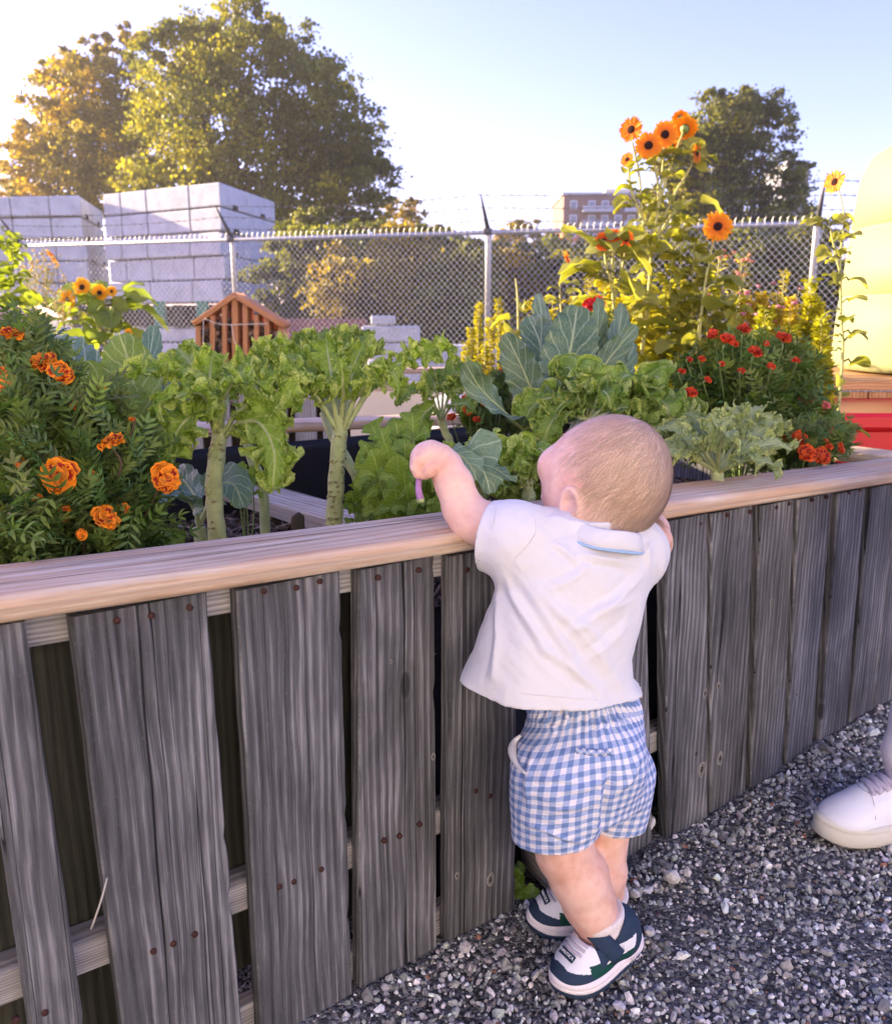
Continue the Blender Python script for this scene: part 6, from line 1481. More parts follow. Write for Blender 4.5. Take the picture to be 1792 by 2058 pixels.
# ================================================================== people
class Field:
    def __init__(s, lo, hi, h):
        s.lo = np.array(lo, float); s.h = h
        s.n = np.ceil((np.array(hi) - s.lo) / h).astype(int) + 1
        s.ax = [s.lo[i] + h * np.arange(s.n[i]) for i in range(3)]
        s.D = np.full(s.n, 1.0, np.float32)
    def add(s, f, lo, hi, k=.006, op='u'):
        m = max(k, 2 * s.h) + 2 * s.h
        a = np.maximum(0, np.floor((np.array(lo) - m - s.lo) / s.h).astype(int)); b = np.minimum(s.n, np.ceil((np.array(hi) + m - s.lo) / s.h).astype(int) + 1)
        if (b <= a).any(): return
        X = s.ax[0][a[0]:b[0], None, None]; Y = s.ax[1][None, a[1]:b[1], None]; Z = s.ax[2][None, None, a[2]:b[2]]
        d = f(X, Y, Z).astype(np.float32); sl = (slice(a[0], b[0]), slice(a[1], b[1]), slice(a[2], b[2])); o = s.D[sl]
        if op == 'u':
            h = np.maximum(k - np.abs(o - d), 0) / k; s.D[sl] = np.minimum(o, d) - h * h * k * .25
        else:   # subtract
            d = -d; h = np.maximum(k - np.abs(o - d), 0) / k; s.D[sl] = np.maximum(o, d) + h * h * k * .25
    def cone(s, a, b, ra, rb, k=.008, op='u', cut=None):
        a = np.asarray(a, float); b = np.asarray(b, float); ab = b - a; L2 = ab @ ab + 1e-12
        def f(X, Y, Z):
            t = np.clip(((X - a[0]) * ab[0] + (Y - a[1]) * ab[1] + (Z - a[2]) * ab[2]) / L2, 0, 1)
            d = np.sqrt((X - a[0] - ab[0] * t) ** 2 + (Y - a[1] - ab[1] * t) ** 2 + (Z - a[2] - ab[2] * t) ** 2) - (ra + (rb - ra) * t)
            if cut is not None: d = np.maximum(d, cut(X, Y, Z))
            return d
        r = max(ra, rb); s.add(f, np.minimum(a, b) - r, np.maximum(a, b) + r, k, op)
    def chain(s, pts, k=.008, op='u'):
        for (p, r), (q, t) in zip(pts[:-1], pts[1:]): s.cone(p, q, r, t, k, op)
    def ell(s, c, R, r, k=.008, op='u', cut=None):
        c = np.asarray(c, float); R = np.asarray(R, float); r = np.asarray(r, float)   # rows of R: local axes
        def f(X, Y, Z):
            q = [((X - c[0]) * R[i][0] + (Y - c[1]) * R[i][1] + (Z - c[2]) * R[i][2]) / r[i] for i in range(3)]
            k0 = np.sqrt(q[0] ** 2 + q[1] ** 2 + q[2] ** 2); k1 = np.sqrt((q[0] / r[0]) ** 2 + (q[1] / r[1]) ** 2 + (q[2] / r[2]) ** 2) + 1e-9
            d = k0 * (k0 - 1) / k1
            if cut is not None: d = np.maximum(d, cut(X, Y, Z))
            return d
        m = r.max(); s.add(f, c - m, c + m, k, op)
    def stack(s, keys, ang, z0, z1, k=.01, op='u', cut=None, off=0.0, pw=2.3):
        """keys rows: z, cx, cy, a, b (ellipse half axes), sorted by z"""
        K = np.array(sorted(keys)); ca, sa = math.cos(ang), math.sin(ang)
        def f(X, Y, Z):
            z = np.clip(Z, K[0, 0], K[-1, 0]); I = lambda j: np.interp(z, K[:, 0], K[:, j])
            cx, cy, a, b = I(1), I(2), I(3) + off, I(4) + off
            p = (X - cx) * ca + (Y - cy) * sa; q = -(X - cx) * sa + (Y - cy) * ca
            g = (np.abs(p / a) ** pw + np.abs(q / b) ** pw) ** (1 / pw); d = (g - 1) * np.minimum(a, b)
            d = np.maximum(d, Z - z1)
            d = np.maximum(d, z0 - Z)
            if cut is not None: d = np.maximum(d, cut(X, Y, Z))
            return d
        m = K[:, 3:5].max() + .01
        s.add(f, [K[:, 1].min() - m, K[:, 2].min() - m, z0], [K[:, 1].max() + m, K[:, 2].max() + m, z1], k, op)
    def mesh(s, smooth=3):
        D = s.D; S = D < 0; n = np.array(D.shape)
        c = S[:-1, :-1, :-1].astype(np.int8)
        c = c + S[1:, :-1, :-1] + S[:-1, 1:, :-1] + S[1:, 1:, :-1] + S[:-1, :-1, 1:] + S[1:, :-1, 1:] + S[:-1, 1:, 1:] + S[1:, 1:, 1:]
        act = np.argwhere((c > 0) & (c < 8)); N_ = len(act)
        idx = np.full(n - 1, -1, np.int32); idx[tuple(act.T)] = np.arange(N_)
        cor = np.array([[x, y, z] for x in (0, 1) for y in (0, 1) for z in (0, 1)])
        vals = np.stack([D[tuple((act + o).T)] for o in cor], 1)
        acc = np.zeros((N_, 3)); cnt = np.zeros(N_)
        for a in range(8):
            for b in range(a + 1, 8):
                if np.abs(cor[a] - cor[b]).sum() != 1: continue
                va, vb = vals[:, a], vals[:, b]; m = (va < 0) != (vb < 0); t = np.where(m, va / np.where(m, va - vb, 1), 0)
                acc += m[:, None] * (cor[a] + (cor[b] - cor[a]) * t[:, None]); cnt += m
        V = s.lo + s.h * (act + acc / cnt[:, None])
        Q = []
        for ax in range(3):
            sl0 = [slice(None)] * 3; sl1 = [slice(None)] * 3; sl0[ax] = slice(0, -1); sl1[ax] = slice(1, None)
            e = np.argwhere(S[tuple(sl0)] != S[tuple(sl1)]); o = [i for i in range(3) if i != ax]
            e = e[(e[:, o[0]] > 0) & (e[:, o[1]] > 0) & (e[:, o[0]] < n[o[0]] - 1) & (e[:, o[1]] < n[o[1]] - 1)]
            ins = S[tuple(e.T)]
            def cell(d0, d1):
                q = e.copy(); q[:, o[0]] -= d0; q[:, o[1]] -= d1; return idx[tuple(q.T)]
            f = np.stack([cell(1, 1), cell(0, 1), cell(0, 0), cell(1, 0)], 1)
            flip = ins if ax != 1 else ~ins
            f = np.where(flip[:, None], f, f[:, ::-1]); Q.append(f)
        Q = np.concatenate(Q); Q = Q[(Q >= 0).all(1)]
        E = np.concatenate([Q[:, [0, 1]], Q[:, [1, 2]], Q[:, [2, 3]], Q[:, [3, 0]]])
        deg = np.bincount(E[:, 0], minlength=N_) + np.bincount(E[:, 1], minlength=N_)
        for it in range(smooth):
            A = np.stack([np.bincount(E[:, 0], V[E[:, 1], j], N_) + np.bincount(E[:, 1], V[E[:, 0], j], N_) for j in range(3)], 1) / np.maximum(deg, 1)[:, None]
            lam = .5 if it % 2 == 0 else -.45
            V = V + lam * (A - V)
        return V, Q
def vnorm(V, Q):
    n = np.cross(V[Q[:, 2]] - V[Q[:, 0]], V[Q[:, 3]] - V[Q[:, 1]]); N_ = np.zeros_like(V)
    for j in range(4):
        for k in range(3): N_[:, k] += np.bincount(Q[:, j], n[:, k], len(V))
    return nrm(N_)
def DP(x, y, D): return atD(x, y, D)

kid = thing('person', 'toddler in white polo shirt and blue gingham shorts reaching over the rail', 'person', (.21, 1.12, 0))
# ---- head frame
Hc = DP(1213, 951, 1.185)
hf = nrm([-.84, .48, -.22]); hr = nrm(np.cross(hf, [0.06, .05, 1])); hu = np.cross(hr, hf)
HR = np.array([hf, hr, hu]); SKR = np.array([.083, .0695, .0745])
def hp3(a, b, c): return Hc + hf * a + hr * b + hu * c
shL, shR = DP(1034, 1082, 1.135), DP(1268, 1108, 1.210)
B = Field([-.13, .90, -.01], [.50, 1.52, .83], .0021)
B.ell(Hc, HR, SKR, .01)
B.ell(hp3(-.024, 0, .004), HR, [.064, .0680, .067], .02); B.ell(hp3(-.034, 0, -.026), HR, [.045, .056, .050], .02)
B.ell(hp3(.045, 0, -.030), HR, [.042, .052, .048], .03)
for sgn in (-1, 1): B.ell(hp3(.047, .024 * sgn, -.036), HR, [.030, .028, .030], .018)     # cheeks
B.ell(hp3(.062, 0, -.062), HR, [.020, .022, .016], .016)                                      # chin
B.ell(hp3(.070, 0, .022), HR, [.018, .040, .022], .02)                                        # forehead
B.cone(hp3(.083, 0, -.008), hp3(.092, 0, -.022), .004, .0075, .008)                            # nose
for sgn in (-1, 1):
    B.ell(hp3(.088, .021 * sgn, -.002), HR, [.010, .012, .008], .008, 's')
    B.ell(hp3(.0745, .021 * sgn, -.003), HR, [.0095, .0115, .0095], .003)
    B.cone(hp3(.088, .006 * sgn, -.023), hp3(.087, .007 * sgn, -.024), .004, .004, .005)
B.cone(hp3(.088, -.011, -.041), hp3(.088, .011, -.041), .0032, .0032, .004); B.cone(hp3(.086, -.009, -.0475), hp3(.086, .009, -.0475), .0038, .0038, .004)
# ear on the near side and the far one
for sgn in (-1, 1):
    ec = hp3(.020, .0670 * sgn, -.038); en = nrm(hr * sgn * .85 + hf * .35 - hu * .02); eu = nrm(hu * .96 - hf * .22); eu = nrm(eu - en * (eu @ en)); ef = np.cross(eu, en)
    ER = np.array([ef, en, eu])
    B.ell(ec + en * .004, ER, [.0190, .0090, .0300], .004)
    B.ell(ec + en * .0125 - ef * .001, ER, [.0105, .0080, .0180], .003, 's')
    th = np.linspace(-2.2, 2.6, 15); P = [ec + en * .0105 + ef * (.0165 * math.sin(t) * (-1 if (ef @ hf) > 0 else 1)) + eu * (.0270 * math.cos(t)) for t in th]
    for a, b in zip(P[:-1], P[1:]): B.cone(a, b, .0032, .0032, .003)
    B.ell(ec + en * .005 - eu * .022, ER, [.008, .0045, .009], .004)
# neck and trunk
nk = DP(1190, 1062, 1.165)
B.cone(hp3(-.018, 0, -.050), nk, .040, .042, .02)
ch = DP(1155, 1170, 1.165); pv = DP(1165, 1510, 1.205)
B.cone(nk, ch, .045, .065, .02); B.cone(ch, DP(1145, 1370, 1.185), .064, .054, .02); B.cone(DP(1145, 1370, 1.185), pv, .054, .056, .02)
B.cone(shL, ch, .036, .05, .02); B.cone(shR, ch, .036, .05, .02)
# left arm, over the rail to the hanging hand
A = [(shL, .034), (DP(985, 1058, 1.145), .0305), (DP(950, 1046, 1.158), .0292), (DP(930, 1022, 1.162), .0272)]
B.chain(A, .010)
A = [(DP(930, 1022, 1.162), .0272), (DP(912, 972, 1.165), .0256), (DP(894, 936, 1.168), .0226), (DP(884, 921, 1.168), .0195)]
B.chain(A, .006)
hd = lambda x, y, d=0: DP(x, y, 1.168 + d)
B.chain([(hd(884, 921), .0192), (hd(866, 913), .0188), (hd(854, 914), .0175)], .004)
for dd in (-.012, .0, .012): B.chain([(hd(862, 914, dd), .0135), (hd(848, 920, dd), .0115)], .006)
B.chain([(hd(848, 924, -.006), .0165), (hd(844, 934, -.004), .0140)], .006); B.chain([(hd(852, 924), .0155), (hd(846, 934), .0135)], .006); B.chain([(hd(856, 934), .0125), (hd(850, 942), .010)], .004)
fingers = []
for k, dd in enumerate((-.0175, -.0060, .0055, .0160)):
    o = (4, 1, -2, -5)[k]
    B.chain([(hd(849, 916 + o * .5, dd), .0088), (hd(835 + abs(o) * .8, 921 + o, dd), .0074), (hd(834, 937 + o, dd * .95), .0066), (hd(839, 949 + o, dd * .85), .0060), (hd(847, 951 + o, dd * .7), .0054)], .0014)
B.chain([(hd(876, 925, -.012), .0110), (hd(870, 938, -.018), .0092), (hd(862, 949, -.019), .0076), (hd(852, 955, -.015), .0064)], .002)
B.chain([(hd(856, 930, -.012), .0105), (hd(852, 940, -.010), .0085)], .003)
# right arm, resting on the rail beyond the head
B.chain([(shR, .034), (DP(1308, 1090, 1.26), .029), (DP(1309, 1066, 1.32), .0265)], .010)
B.chain([(DP(1309, 1066, 1.32), .0265), (DP(1280, 1040, 1.40), .022), (DP(1262, 1028, 1.44), .018), (DP(1250, 1022, 1.465), .017)], .006)
for k, (ox, oy) in enumerate(((-9, -3), (-4, 0), (2, 3), (7, 6))): B.chain([(DP(1250 + ox * .5, 1022 + oy * .5, 1.47), .0085), (DP(1240 + ox, 1018 + oy, 1.50), .0068), (DP(1236 + ox, 1026 + oy, 1.515), .0058)], .003)
# legs
nh, nkn, nan = DP(1128, 1560, 1.175), DP(1134, 1712, 1.195), DP(1200, 1855, 1.228)
B.chain([(nh, .052), (nkn, .0395)], .012)
B.chain([(nkn, .0375), (DP(1163, 1762, 1.205), .0405), (DP(1184, 1815, 1.218), .0365), (nan, .0305), (DP(1203, 1880, 1.235), .030)], .01)
fh, fkn, fan = DP(1222, 1560, 1.245), DP(1208, 1700, 1.262), DP(1216, 1815, 1.292)
B.chain([(fh, .050), (fkn, .036)], .012)
B.chain([(fkn, .034), (DP(1208, 1750, 1.272), .036), (fan, .028), (DP(1212, 1840, 1.30), .027)], .01)
for a in ((1140, 1885, 1.215), ): pass
V, Q = B.mesh(4)
body = obj('body', V, [Q], M['skin'], kid); del B; Vb, Qb = V, Q
eye_m = simple('eye', (.05, .035, .03), .2, .6); white_m = simple('eye_white', (.8, .78, .76), .3, .5)
lash = MB()
for sgn in (-1, 1):
    for t in np.linspace(-1, 1, 17):
        o = hp3(.0845 - .002 * t * t, .021 * sgn + .0095 * t, -.001 - .002 * t * t); lash.add(*tube([o, o + hf * .0035 + hu * .001 + hr * t * .001], [.0004, .0002], 4))
lash.obj('eyelashes', M['brownstem'], kid)
for sgn in (-1, 1):
    mb = MB(); mb.add(*tube([hp3(.0838, .021 * sgn, -.004), hp3(.0846, .021 * sgn, -.004)], [.0052, .0046], 14)); mb.obj('iris', eye_m, kid)

# ---- hair: many fine strands lying on the scalp
r = np.random.RandomState(8); mb_V = []; n = 13000
u = nrm(r.normal(size=(n * 3, 3)))
keep = (u[:, 2] > np.where(u[:, 0] < -.15, -.86, -.55)) & (u[:, 0] < .62 + .0 * u[:, 2]) & ~((u[:, 0] > .02) & (u[:, 2] < .0 - .0) & (np.abs(u[:, 1]) > .0) & (u[:, 0] > .12 - .25 * u[:, 2])) 
keep &= ~((np.abs(u[:, 0] - .22) < .26) & (np.abs(u[:, 2] + .48) < .40) & (np.abs(u[:, 1]) > .6))
dens = np.clip((.50 - u[:, 0]) * .85 * (1.0 - .35 * np.clip(u[:, 2], 0, 1)), .0, 1) ** 1.3
keep &= r.rand(len(u)) < dens
u = u[keep]; u = u[~((u[:, 2] < .12) & (u[:, 0] > .02) & (np.abs(u[:, 1]) > .3))]; wd_ = nrm((u * SKR) @ HR); ear_ = [hp3(.020, .0680 * g_, -.038) for g_ in (-1, 1)]; pp_ = Hc + (u * SKR) @ HR
ok_ = np.min([np.linalg.norm(pp_ - e_, axis=1) for e_ in ear_], axis=0) > .031
u = u[ok_][:n]; n = len(u)
crown = nrm(np.array([-.52, .15, .84]))
fl = u - crown; fl = fl - u * (fl * u).sum(1, keepdims=True); fl = nrm(fl)
sw = np.cross(u, fl); fl = nrm(fl + sw * .45 + np.array([.25, 0, 0]) * (u[:, 2:3] > .3) + .12 * r.normal(size=(n, 3)))
fl = nrm(fl - u * (fl * u).sum(1, keepdims=True))
Ls = r.uniform(.14, .42, n) * (1 + .5 * (u[:, 2] < -.1)); seg = 6
W0 = r.uniform(.00016, .00034, n)
rs = SKR + .0012
from mathutils.bvhtree import BVHTree
bvh = BVHTree.FromPolygons([tuple(q) for q in Vb.tolist()], Qb.tolist())
allV = np.zeros((n, seg, 2, 3)); lift0 = r.uniform(.0, .0014, n); tip = r.uniform(0, .0022, n) * (1 + 2.0 * (r.rand(n) < .05))
bend = r.normal(size=n) * .5
cur = u.copy(); d = fl.copy()
for k in range(seg):
    q = k / (seg - 1); rad_ = 1 + 0 * q
    loc = cur * (SKR + .0010)[None] + cur * (lift0 + tip * q * q)[:, None]
    wd = nrm((cur * SKR) @ HR); wp = np.empty((n, 3)); off_ = .0006 + lift0 + tip * q * q
    for i in range(n):
        h = bvh.ray_cast(Vector(Hc + wd[i] * .16), Vector(-wd[i]), .16)
        wp[i] = (np.array(h[0]) if h[0] else Hc + wd[i] * .08) + wd[i] * off_[i]
    dw = nrm((d * SKR) @ HR); nw = nrm((cur / SKR) @ HR); sw_ = nrm(np.cross(dw, nw)) * (W0 * (1 - .7 * q))[:, None]
    allV[:, k, 0] = wp - sw_; allV[:, k, 1] = wp + sw_
    side = np.cross(cur, d); d = d + side * (bend / seg)[:, None]; cur = nrm(cur + d * (Ls / seg)[:, None]); d = nrm(d - cur * (d * cur).sum(1, keepdims=True))
V = allV.reshape(-1, 3); k = np.arange(seg - 1) * 2
F = np.stack([k, k + 1, k + 3, k + 2], 1)[None] + (np.arange(n) * seg * 2)[:, None, None]
light = r.rand(n) < .22; C = np.where(light[:, None], [[.80, .60, .45]], [[.54, .38, .28]]) * r.uniform(.75, 1.3, (n, 1))
obj('hair', V, [F.reshape(-1, 4)], M['hair'], kid, vcol=np.repeat(C, seg * 2, 0))

# ---- shirt
TA = rad(25); lat = np.array([math.cos(TA), math.sin(TA), 0]); bak = np.array([math.sin(TA), -math.cos(TA), 0])
def row(y, x0, x1, D, b, k=1.04):
    c = DP((x0 + x1) / 2, y, D); return (c[2], c[0], c[1], (x1 - x0) / 2 / F0 * D * k, b)
SK = [row(1052, 1100, 1262, 1.165, .052), row(1072, 1055, 1285, 1.165, .062), row(1100, 1020, 1308, 1.165, .070), row(1140, 1003, 1306, 1.165, .074), row(1200, 990, 1300, 1.165, .078), row(1260, 968, 1284, 1.165, .082),
      row(1320, 950, 1266, 1.165, .086), row(1360, 946, 1268, 1.165, .088), row(1400, 952, 1284, 1.165, .090), row(1440, 952, 1296, 1.165, .092)]
hemf = lambda X, Y, Z: (.432 - .10 * np.clip((X - .16) * lat[0] + (Y - 1.12) * lat[1], -.1, .2) + .045 * np.clip(((X - .15) * bak[0] + (Y - 1.12) * bak[1]) * -1 / .08, 0, 1)) - Z
S = Field([-.10, .93, .38], [.40, 1.36, .70], .0020)
S.stack(SK, TA, .38, .66, .004, cut=hemf)
S.cone(shL + [.0, 0, -.004], shR + [0, 0, -.004], .046, .044, .03)
S.cone(shL, ch + [0, 0, .01], .048, .06, .025); S.cone(shR, ch + [0, 0, .01], .046, .06, .025)
# sleeves
cl = DP(978, 1080, 1.145); cd = nrm(cl - shL + np.array([0, .006, .006]))
S.cone(shL + [0.01, 0, -.002], cl + cd * .030, .043, .0495, .010, cut=lambda X, Y, Z: (X - cl[0]) * cd[0] + (Y - cl[1]) * cd[1] + (Z - cl[2]) * cd[2])
crp = DP(1288, 1124, 1.245); crd = nrm(DP(1309, 1085, 1.30) - shR + np.array([0, 0, -.005]))
S.cone(shR, crp, .043, .038, .016, cut=lambda X, Y, Z: (X - crp[0]) * crd[0] + (Y - crp[1]) * crd[1] + (Z - crp[2]) * crd[2] - .018)
# hollows (cuffs, hem, neck)
S.cone(cl - cd * .030, cl + cd * .03, .0385, .0430, .001, 's')
S.cone(crp - crd * .01, crp + crd * .05, .034, .036, .001, 's')
S.stack(SK, TA, .36, .462, .001, 's', off=-.0045)
S.cone(nk + [0, 0, .0], hp3(-.015, 0, -.03), .043, .047, .004, 's')
V, Q = S.mesh(4); Nn = vnorm(V, Q); del S
# folds, laid where cloth pulls from the armpits and hangs
def fold(V, Nn, a, b, amp, wd, sharp=1.0):
    X, Y = project(V.T.copy().T.reshape(-1, 3).T.T) if False else (896 + F0 * ((V - CAM) @ RTV) / ((V - CAM) @ FWD), 1029 - F0 * ((V - CAM) @ UPV) / ((V - CAM) @ FWD))
    a = np.array(a, float); b = np.array(b, float); L = np.linalg.norm(b - a); t_ = (b - a) / L
    s = ((X - a[0]) * t_[0] + (Y - a[1]) * t_[1]) / L; o = (X - a[0]) * -t_[1] + (Y - a[1]) * t_[0]
    o = o + 5 * np.sin(s * 5 + a[0])
    env = np.clip(s * 4, 0, 1) * np.clip((1 - s) * 3, 0, 1) * (s > 0) * (s < 1); facing = np.clip((Nn @ -FWD) * 2, 0, 1)
    wd = wd * .78; prof = np.exp(-np.abs(o / wd) ** 1.4) - .55 * np.exp(-np.abs((o - wd * 1.6) / (wd * .8)) ** 1.5)
    return V + Nn * (amp * 1.35 * env * facing * prof)[:, None]
for a, b, am, w in (((1015, 1150), (1100, 1330), .0045, 12), ((1030, 1140), (1190, 1390), .0040, 14), ((1060, 1150), (1260, 1400), .0035, 16), ((1300, 1150), (1170, 1250), .0045, 13), ((1290, 1190), (1120, 1290), .0035, 14), ((1280, 1250), (1140, 1350), .0030, 14),
                    ((1160, 1105), (1275, 1145), .0045, 11), ((1100, 1090), (1180, 1135), .0030, 10), ((1010, 1150), (985, 1390), .0050, 12), ((1075, 1300), (1230, 1395), .0030, 13),
                    ((1205, 1130), (1090, 1190), .0030, 14), ((1130, 1220), (1240, 1330), .0030, 18), ((1310, 1085), (1300, 1150), .003, 9)):
    V = fold(V, Nn, a, b, am, w)
V += Nn * (.0016 * fbm(V * np.array([28, 28, 16]), 3) + .0006 * fbm(V * 85, 2))[:, None]
d1 = lat * .55 + np.array([0, 0, -.83]); d2 = lat * .83 + np.array([0, 0, .55]); fz = np.clip((Nn @ -FWD) * 1.5, 0, 1)
V += Nn * (fz * (.0016 * fbm(np.stack([V @ d1 * 16, V @ d2 * 75, V[:, 1] * 10], -1), 3) + .0012 * fbm(np.stack([V @ d2 * 14 + 5, V @ d1 * 70, V[:, 1] * 10], -1), 3)))[:, None]
# hem waviness
hz = np.clip(1 - (V[:, 2] - .40) / .06, 0, 1)
th = np.arctan2(V[:, 1] - 1.12, V[:, 0] - .16)
V += np.stack([np.cos(th), np.sin(th), 0 * th], 1) * (hz * .004 * np.sin(th * 9 + 1))[:, None]
lft = np.clip((.070 - V[:, 0]) / .035, 0, 1) * np.clip(1 - (V[:, 2] - .425) / .055, 0, 1); V[:, 0] -= lft ** 1.5 * .022; V[:, 2] += lft * .008
rt_ = np.clip((V[:, 0] - .235) / .025, 0, 1) * np.clip(1 - (V[:, 2] - .412) / .03, 0, 1); V[:, 0] += rt_ ** 1.5 * .016
shirt = obj('shirt', V, [Q], M['shirt'], kid)
# seams along sleeve and hem, small tubes following the surface
def on_surf(V, Nn, pix, off=.0006):
    w = V - CAM; zz = w @ FWD; X = 896 + F0 * (w @ RTV) / zz; Y = 1029 - F0 * (w @ UPV) / zz; out = []
    fr = (Nn @ -FWD) > -.1
    for (x, y) in pix:
        dd = (X - x) ** 2 + (Y - y) ** 2 + (~fr) * 1e6; near = np.argsort(dd)[:12]; i = near[np.argmin(zz[near])]; out.append(V[i] + Nn[i] * off)
    return np.array(out)
def lin(pts, n=24):
    P = bez(np.c_[np.array(pts, float), np.zeros(len(pts))], n); return P[:, :2]
Nn = vnorm(V, Q)
for nm, pts in (('sleeve_seam', [(1077, 1042), (1072, 1080), (1045, 1116), (1010, 1134)]), ('cuff_seam', [(996, 1018), (986, 1060), (976, 1124)]), ('hem_seam', [(985, 1386), (1050, 1392), (1120, 1402), (1200, 1404), (1270, 1392)])):
    P = on_surf(V, Nn, lin(pts)); P = bez(P[::6], 40); obj(nm, *tube(P, .0006, 5)[:2], M['shirt'], shirt)
# collar: folded band round the neck
cc = DP(1205, 1062, 1.150); ca = nrm([.24, -.02, .97]); cx_ = nrm(np.cross([0, 0, 1], ca)); cx_ = nrm(lat - ca * (lat @ ca)); cy_ = np.cross(ca, cx_)
th = np.linspace(0, 2 * PI, 73)
rows = [(.046, .050, .010), (.0485, .052, .0125), (.052, .055, .010), (.058, .061, -.001), (.0615, .064, -.010), (.0605, .063, -.0105), (.056, .059, -.002), (.050, .053, .008)]
VV = []
for (ra, rb_, h) in rows:
    for t in th[:-1]:
        rip = 1 + .02 * math.sin(t * 5) ; VV.append(cc + cx_ * ra * math.cos(t) * rip + cy_ * rb_ * math.sin(t) * rip + ca * (h + .002 * math.sin(t * 3)))
nt_ = 72; i, j = np.meshgrid(np.arange(len(rows) - 1), np.arange(nt_), indexing='ij'); j2 = (j + 1) % nt_
F = np.stack([i * nt_ + j, i * nt_ + j2, (i + 1) * nt_ + j2, (i + 1) * nt_ + j], -1).reshape(-1, 4)
F = np.concatenate([F, np.stack([(len(rows) - 1) * nt_ + np.arange(nt_), (len(rows) - 1) * nt_ + (np.arange(nt_) + 1) % nt_, (np.arange(nt_) + 1) % nt_, np.arange(nt_)], 1)])
col_ = obj('collar', np.array(VV), [F], M['shirt'], shirt)
P = np.array([cc + cx_ * .0620 * math.cos(t) + cy_ * .0645 * math.sin(t) + ca * (-.0115 + .002 * math.sin(t * 3)) for t in np.linspace(-2.75, -.45, 40)])
Vt, Fs, uv = tube(P, .0021, 6); obj('collar_stripe', Vt, Fs, M['blue'], shirt)

# ---- shorts
PA = rad(30)
PK = [row(1350, 1070, 1238, 1.195, .066), row(1405, 1064, 1278, 1.195, .072), row(1425, 1060, 1288, 1.195, .073), row(1440, 1064, 1287, 1.195, .073), row(1480, 1050, 1294, 1.20, .077), row(1520, 1040, 1297, 1.20, .082), row(1560, 1038, 1294, 1.20, .082), row(1600, 1040, 1285, 1.20, .076), row(1640, 1060, 1270, 1.20, .06)]
G = Field([-.02, .96, .17], [.36, 1.40, .46], .0019)
G.stack(PK, PA, .262, .452, .006, pw=2.1)
n1, n2 = DP(1128, 1560, 1.165), DP(1112, 1700, 1.185)
f1, f2 = DP(1225, 1560, 1.235), DP(1224, 1690, 1.262)
def hemcut(c, n):
    n = nrm(n); return lambda X, Y, Z: (X - c[0]) * n[0] + (Y - c[1]) * n[1] + (Z - c[2]) * n[2]
hc1 = DP(1110, 1672, 1.185); hc2 = DP(1224, 1642, 1.262)
G.cone(n1, n2, .070, .0575, .02, cut=hemcut(hc1, [.10, -.1, -1]))
G.cone(f1, f2, .066, .047, .014, cut=hemcut(hc2, [-.1, -.1, -1]))
G.ell(DP(1215, 1530, 1.15), np.eye(3), [.055, .045, .05], .03)         # seat
G.cone(n1 * .25 + n2 * .75, n2 + (n2 - n1) * .3, .052, .050, .001, 's'); G.cone(f1 * .3 + f2 * .7, f2 + (f2 - f1) * .4, .042, .040, .001, 's')
V, Q = G.mesh(4); Nn = vnorm(V, Q); del G
UV0 = None
for a, b, am, w in (((1235, 1540), (1200, 1690), -.0060, 10), ((1070, 1490), (1060, 1640), .003, 10), ((1120, 1600), (1230, 1560), .0025, 9), ((1100, 1640), (1200, 1610), .0025, 8), ((1060, 1560), (1180, 1580), .002, 8), ((1160, 1450), (1285, 1460), .002, 7), ((1240, 1600), (1290, 1520), .003, 9), ((1070, 1450), (1140, 1460), .003, 8),
                    ((1050, 1660), (1180, 1690), .003, 7)):
    V = fold(V, Nn, a, b, am, w)
th = np.arctan2(V[:, 1] - 1.13, V[:, 0] - .20)
gather = np.clip(1 - np.abs(V[:, 2] - .405) / .025, 0, 1)
V += Nn * (.0024 * gather * np.sin(th * 46) + .0011 * fbm(V * np.array([40, 40, 150]), 3) + .0018 * fbm(V * 26, 2))[:, None]
# cloth coordinates: unrolled round the hips / each leg
pc = DP(1165, 1520, 1.20)
al = np.arctan2((V - pc) @ lat, (V - pc) @ bak)
UV = np.stack([al * .088 + .02 * (V[:, 2] - .3) * np.sign(al), V[:, 2] - .03 * np.cos(al)], 1)
sh_ = obj('shorts', V, [Q], M['gingham'], kid, uv=UV)
Nn = vnorm(V, Q)
# pocket welt at the back, pocket mouth at the side, hems, belt loop
P = on_surf(V, Nn, lin([(1155, 1506), (1190, 1510), (1230, 1508)], 12), .0012); T_ = nrm(P[-1] - P[0]); up_ = np.array([0, 0, 1.0])
VV = np.concatenate([P + up_ * .0045, P - up_ * .0045, P - up_ * .0045 + bak * .002, P + up_ * .0045 + bak * .002]); m_ = len(P); F = []
for q in range(m_ - 1):
    for a in range(4): b_ = (a + 1) % 4; F.append([a * m_ + q, a * m_ + q + 1, b_ * m_ + q + 1, b_ * m_ + q])
uvw = np.concatenate([np.stack([np.linspace(0, .055, m_) + o * .7, -np.linspace(0, .055, m_) + o * .7], 1) for o in (.009, 0, 0, .009)])
obj('pocket_welt', VV, [np.array(F)], M['gingham'], sh_, uv=uvw)
P = on_surf(V, Nn, lin([(1052, 1478), (1040, 1492), (1036, 1512), (1044, 1535), (1058, 1552)], 16), .002); P = bez(P[::3], 30) + np.array([-.004, -.002, 0])
Vt, Fs, uv = tube(P, np.interp(np.linspace(0, 1, len(P)), [0, .5, 1], [.002, .0065, .0015]), 8); Vt = Vt; obj('pocket_lining', Vt, Fs, M['shirt'], sh_)
P = on_surf(V, Nn, lin([(1136, 1418), (1137, 1432), (1140, 1446)], 8), .001); Vt, Fs, uv = tube(bez(P[::3], 10), .0035, 6); obj('belt_loop', Vt, Fs, M['gingham'], sh_, uv=uv + .003)

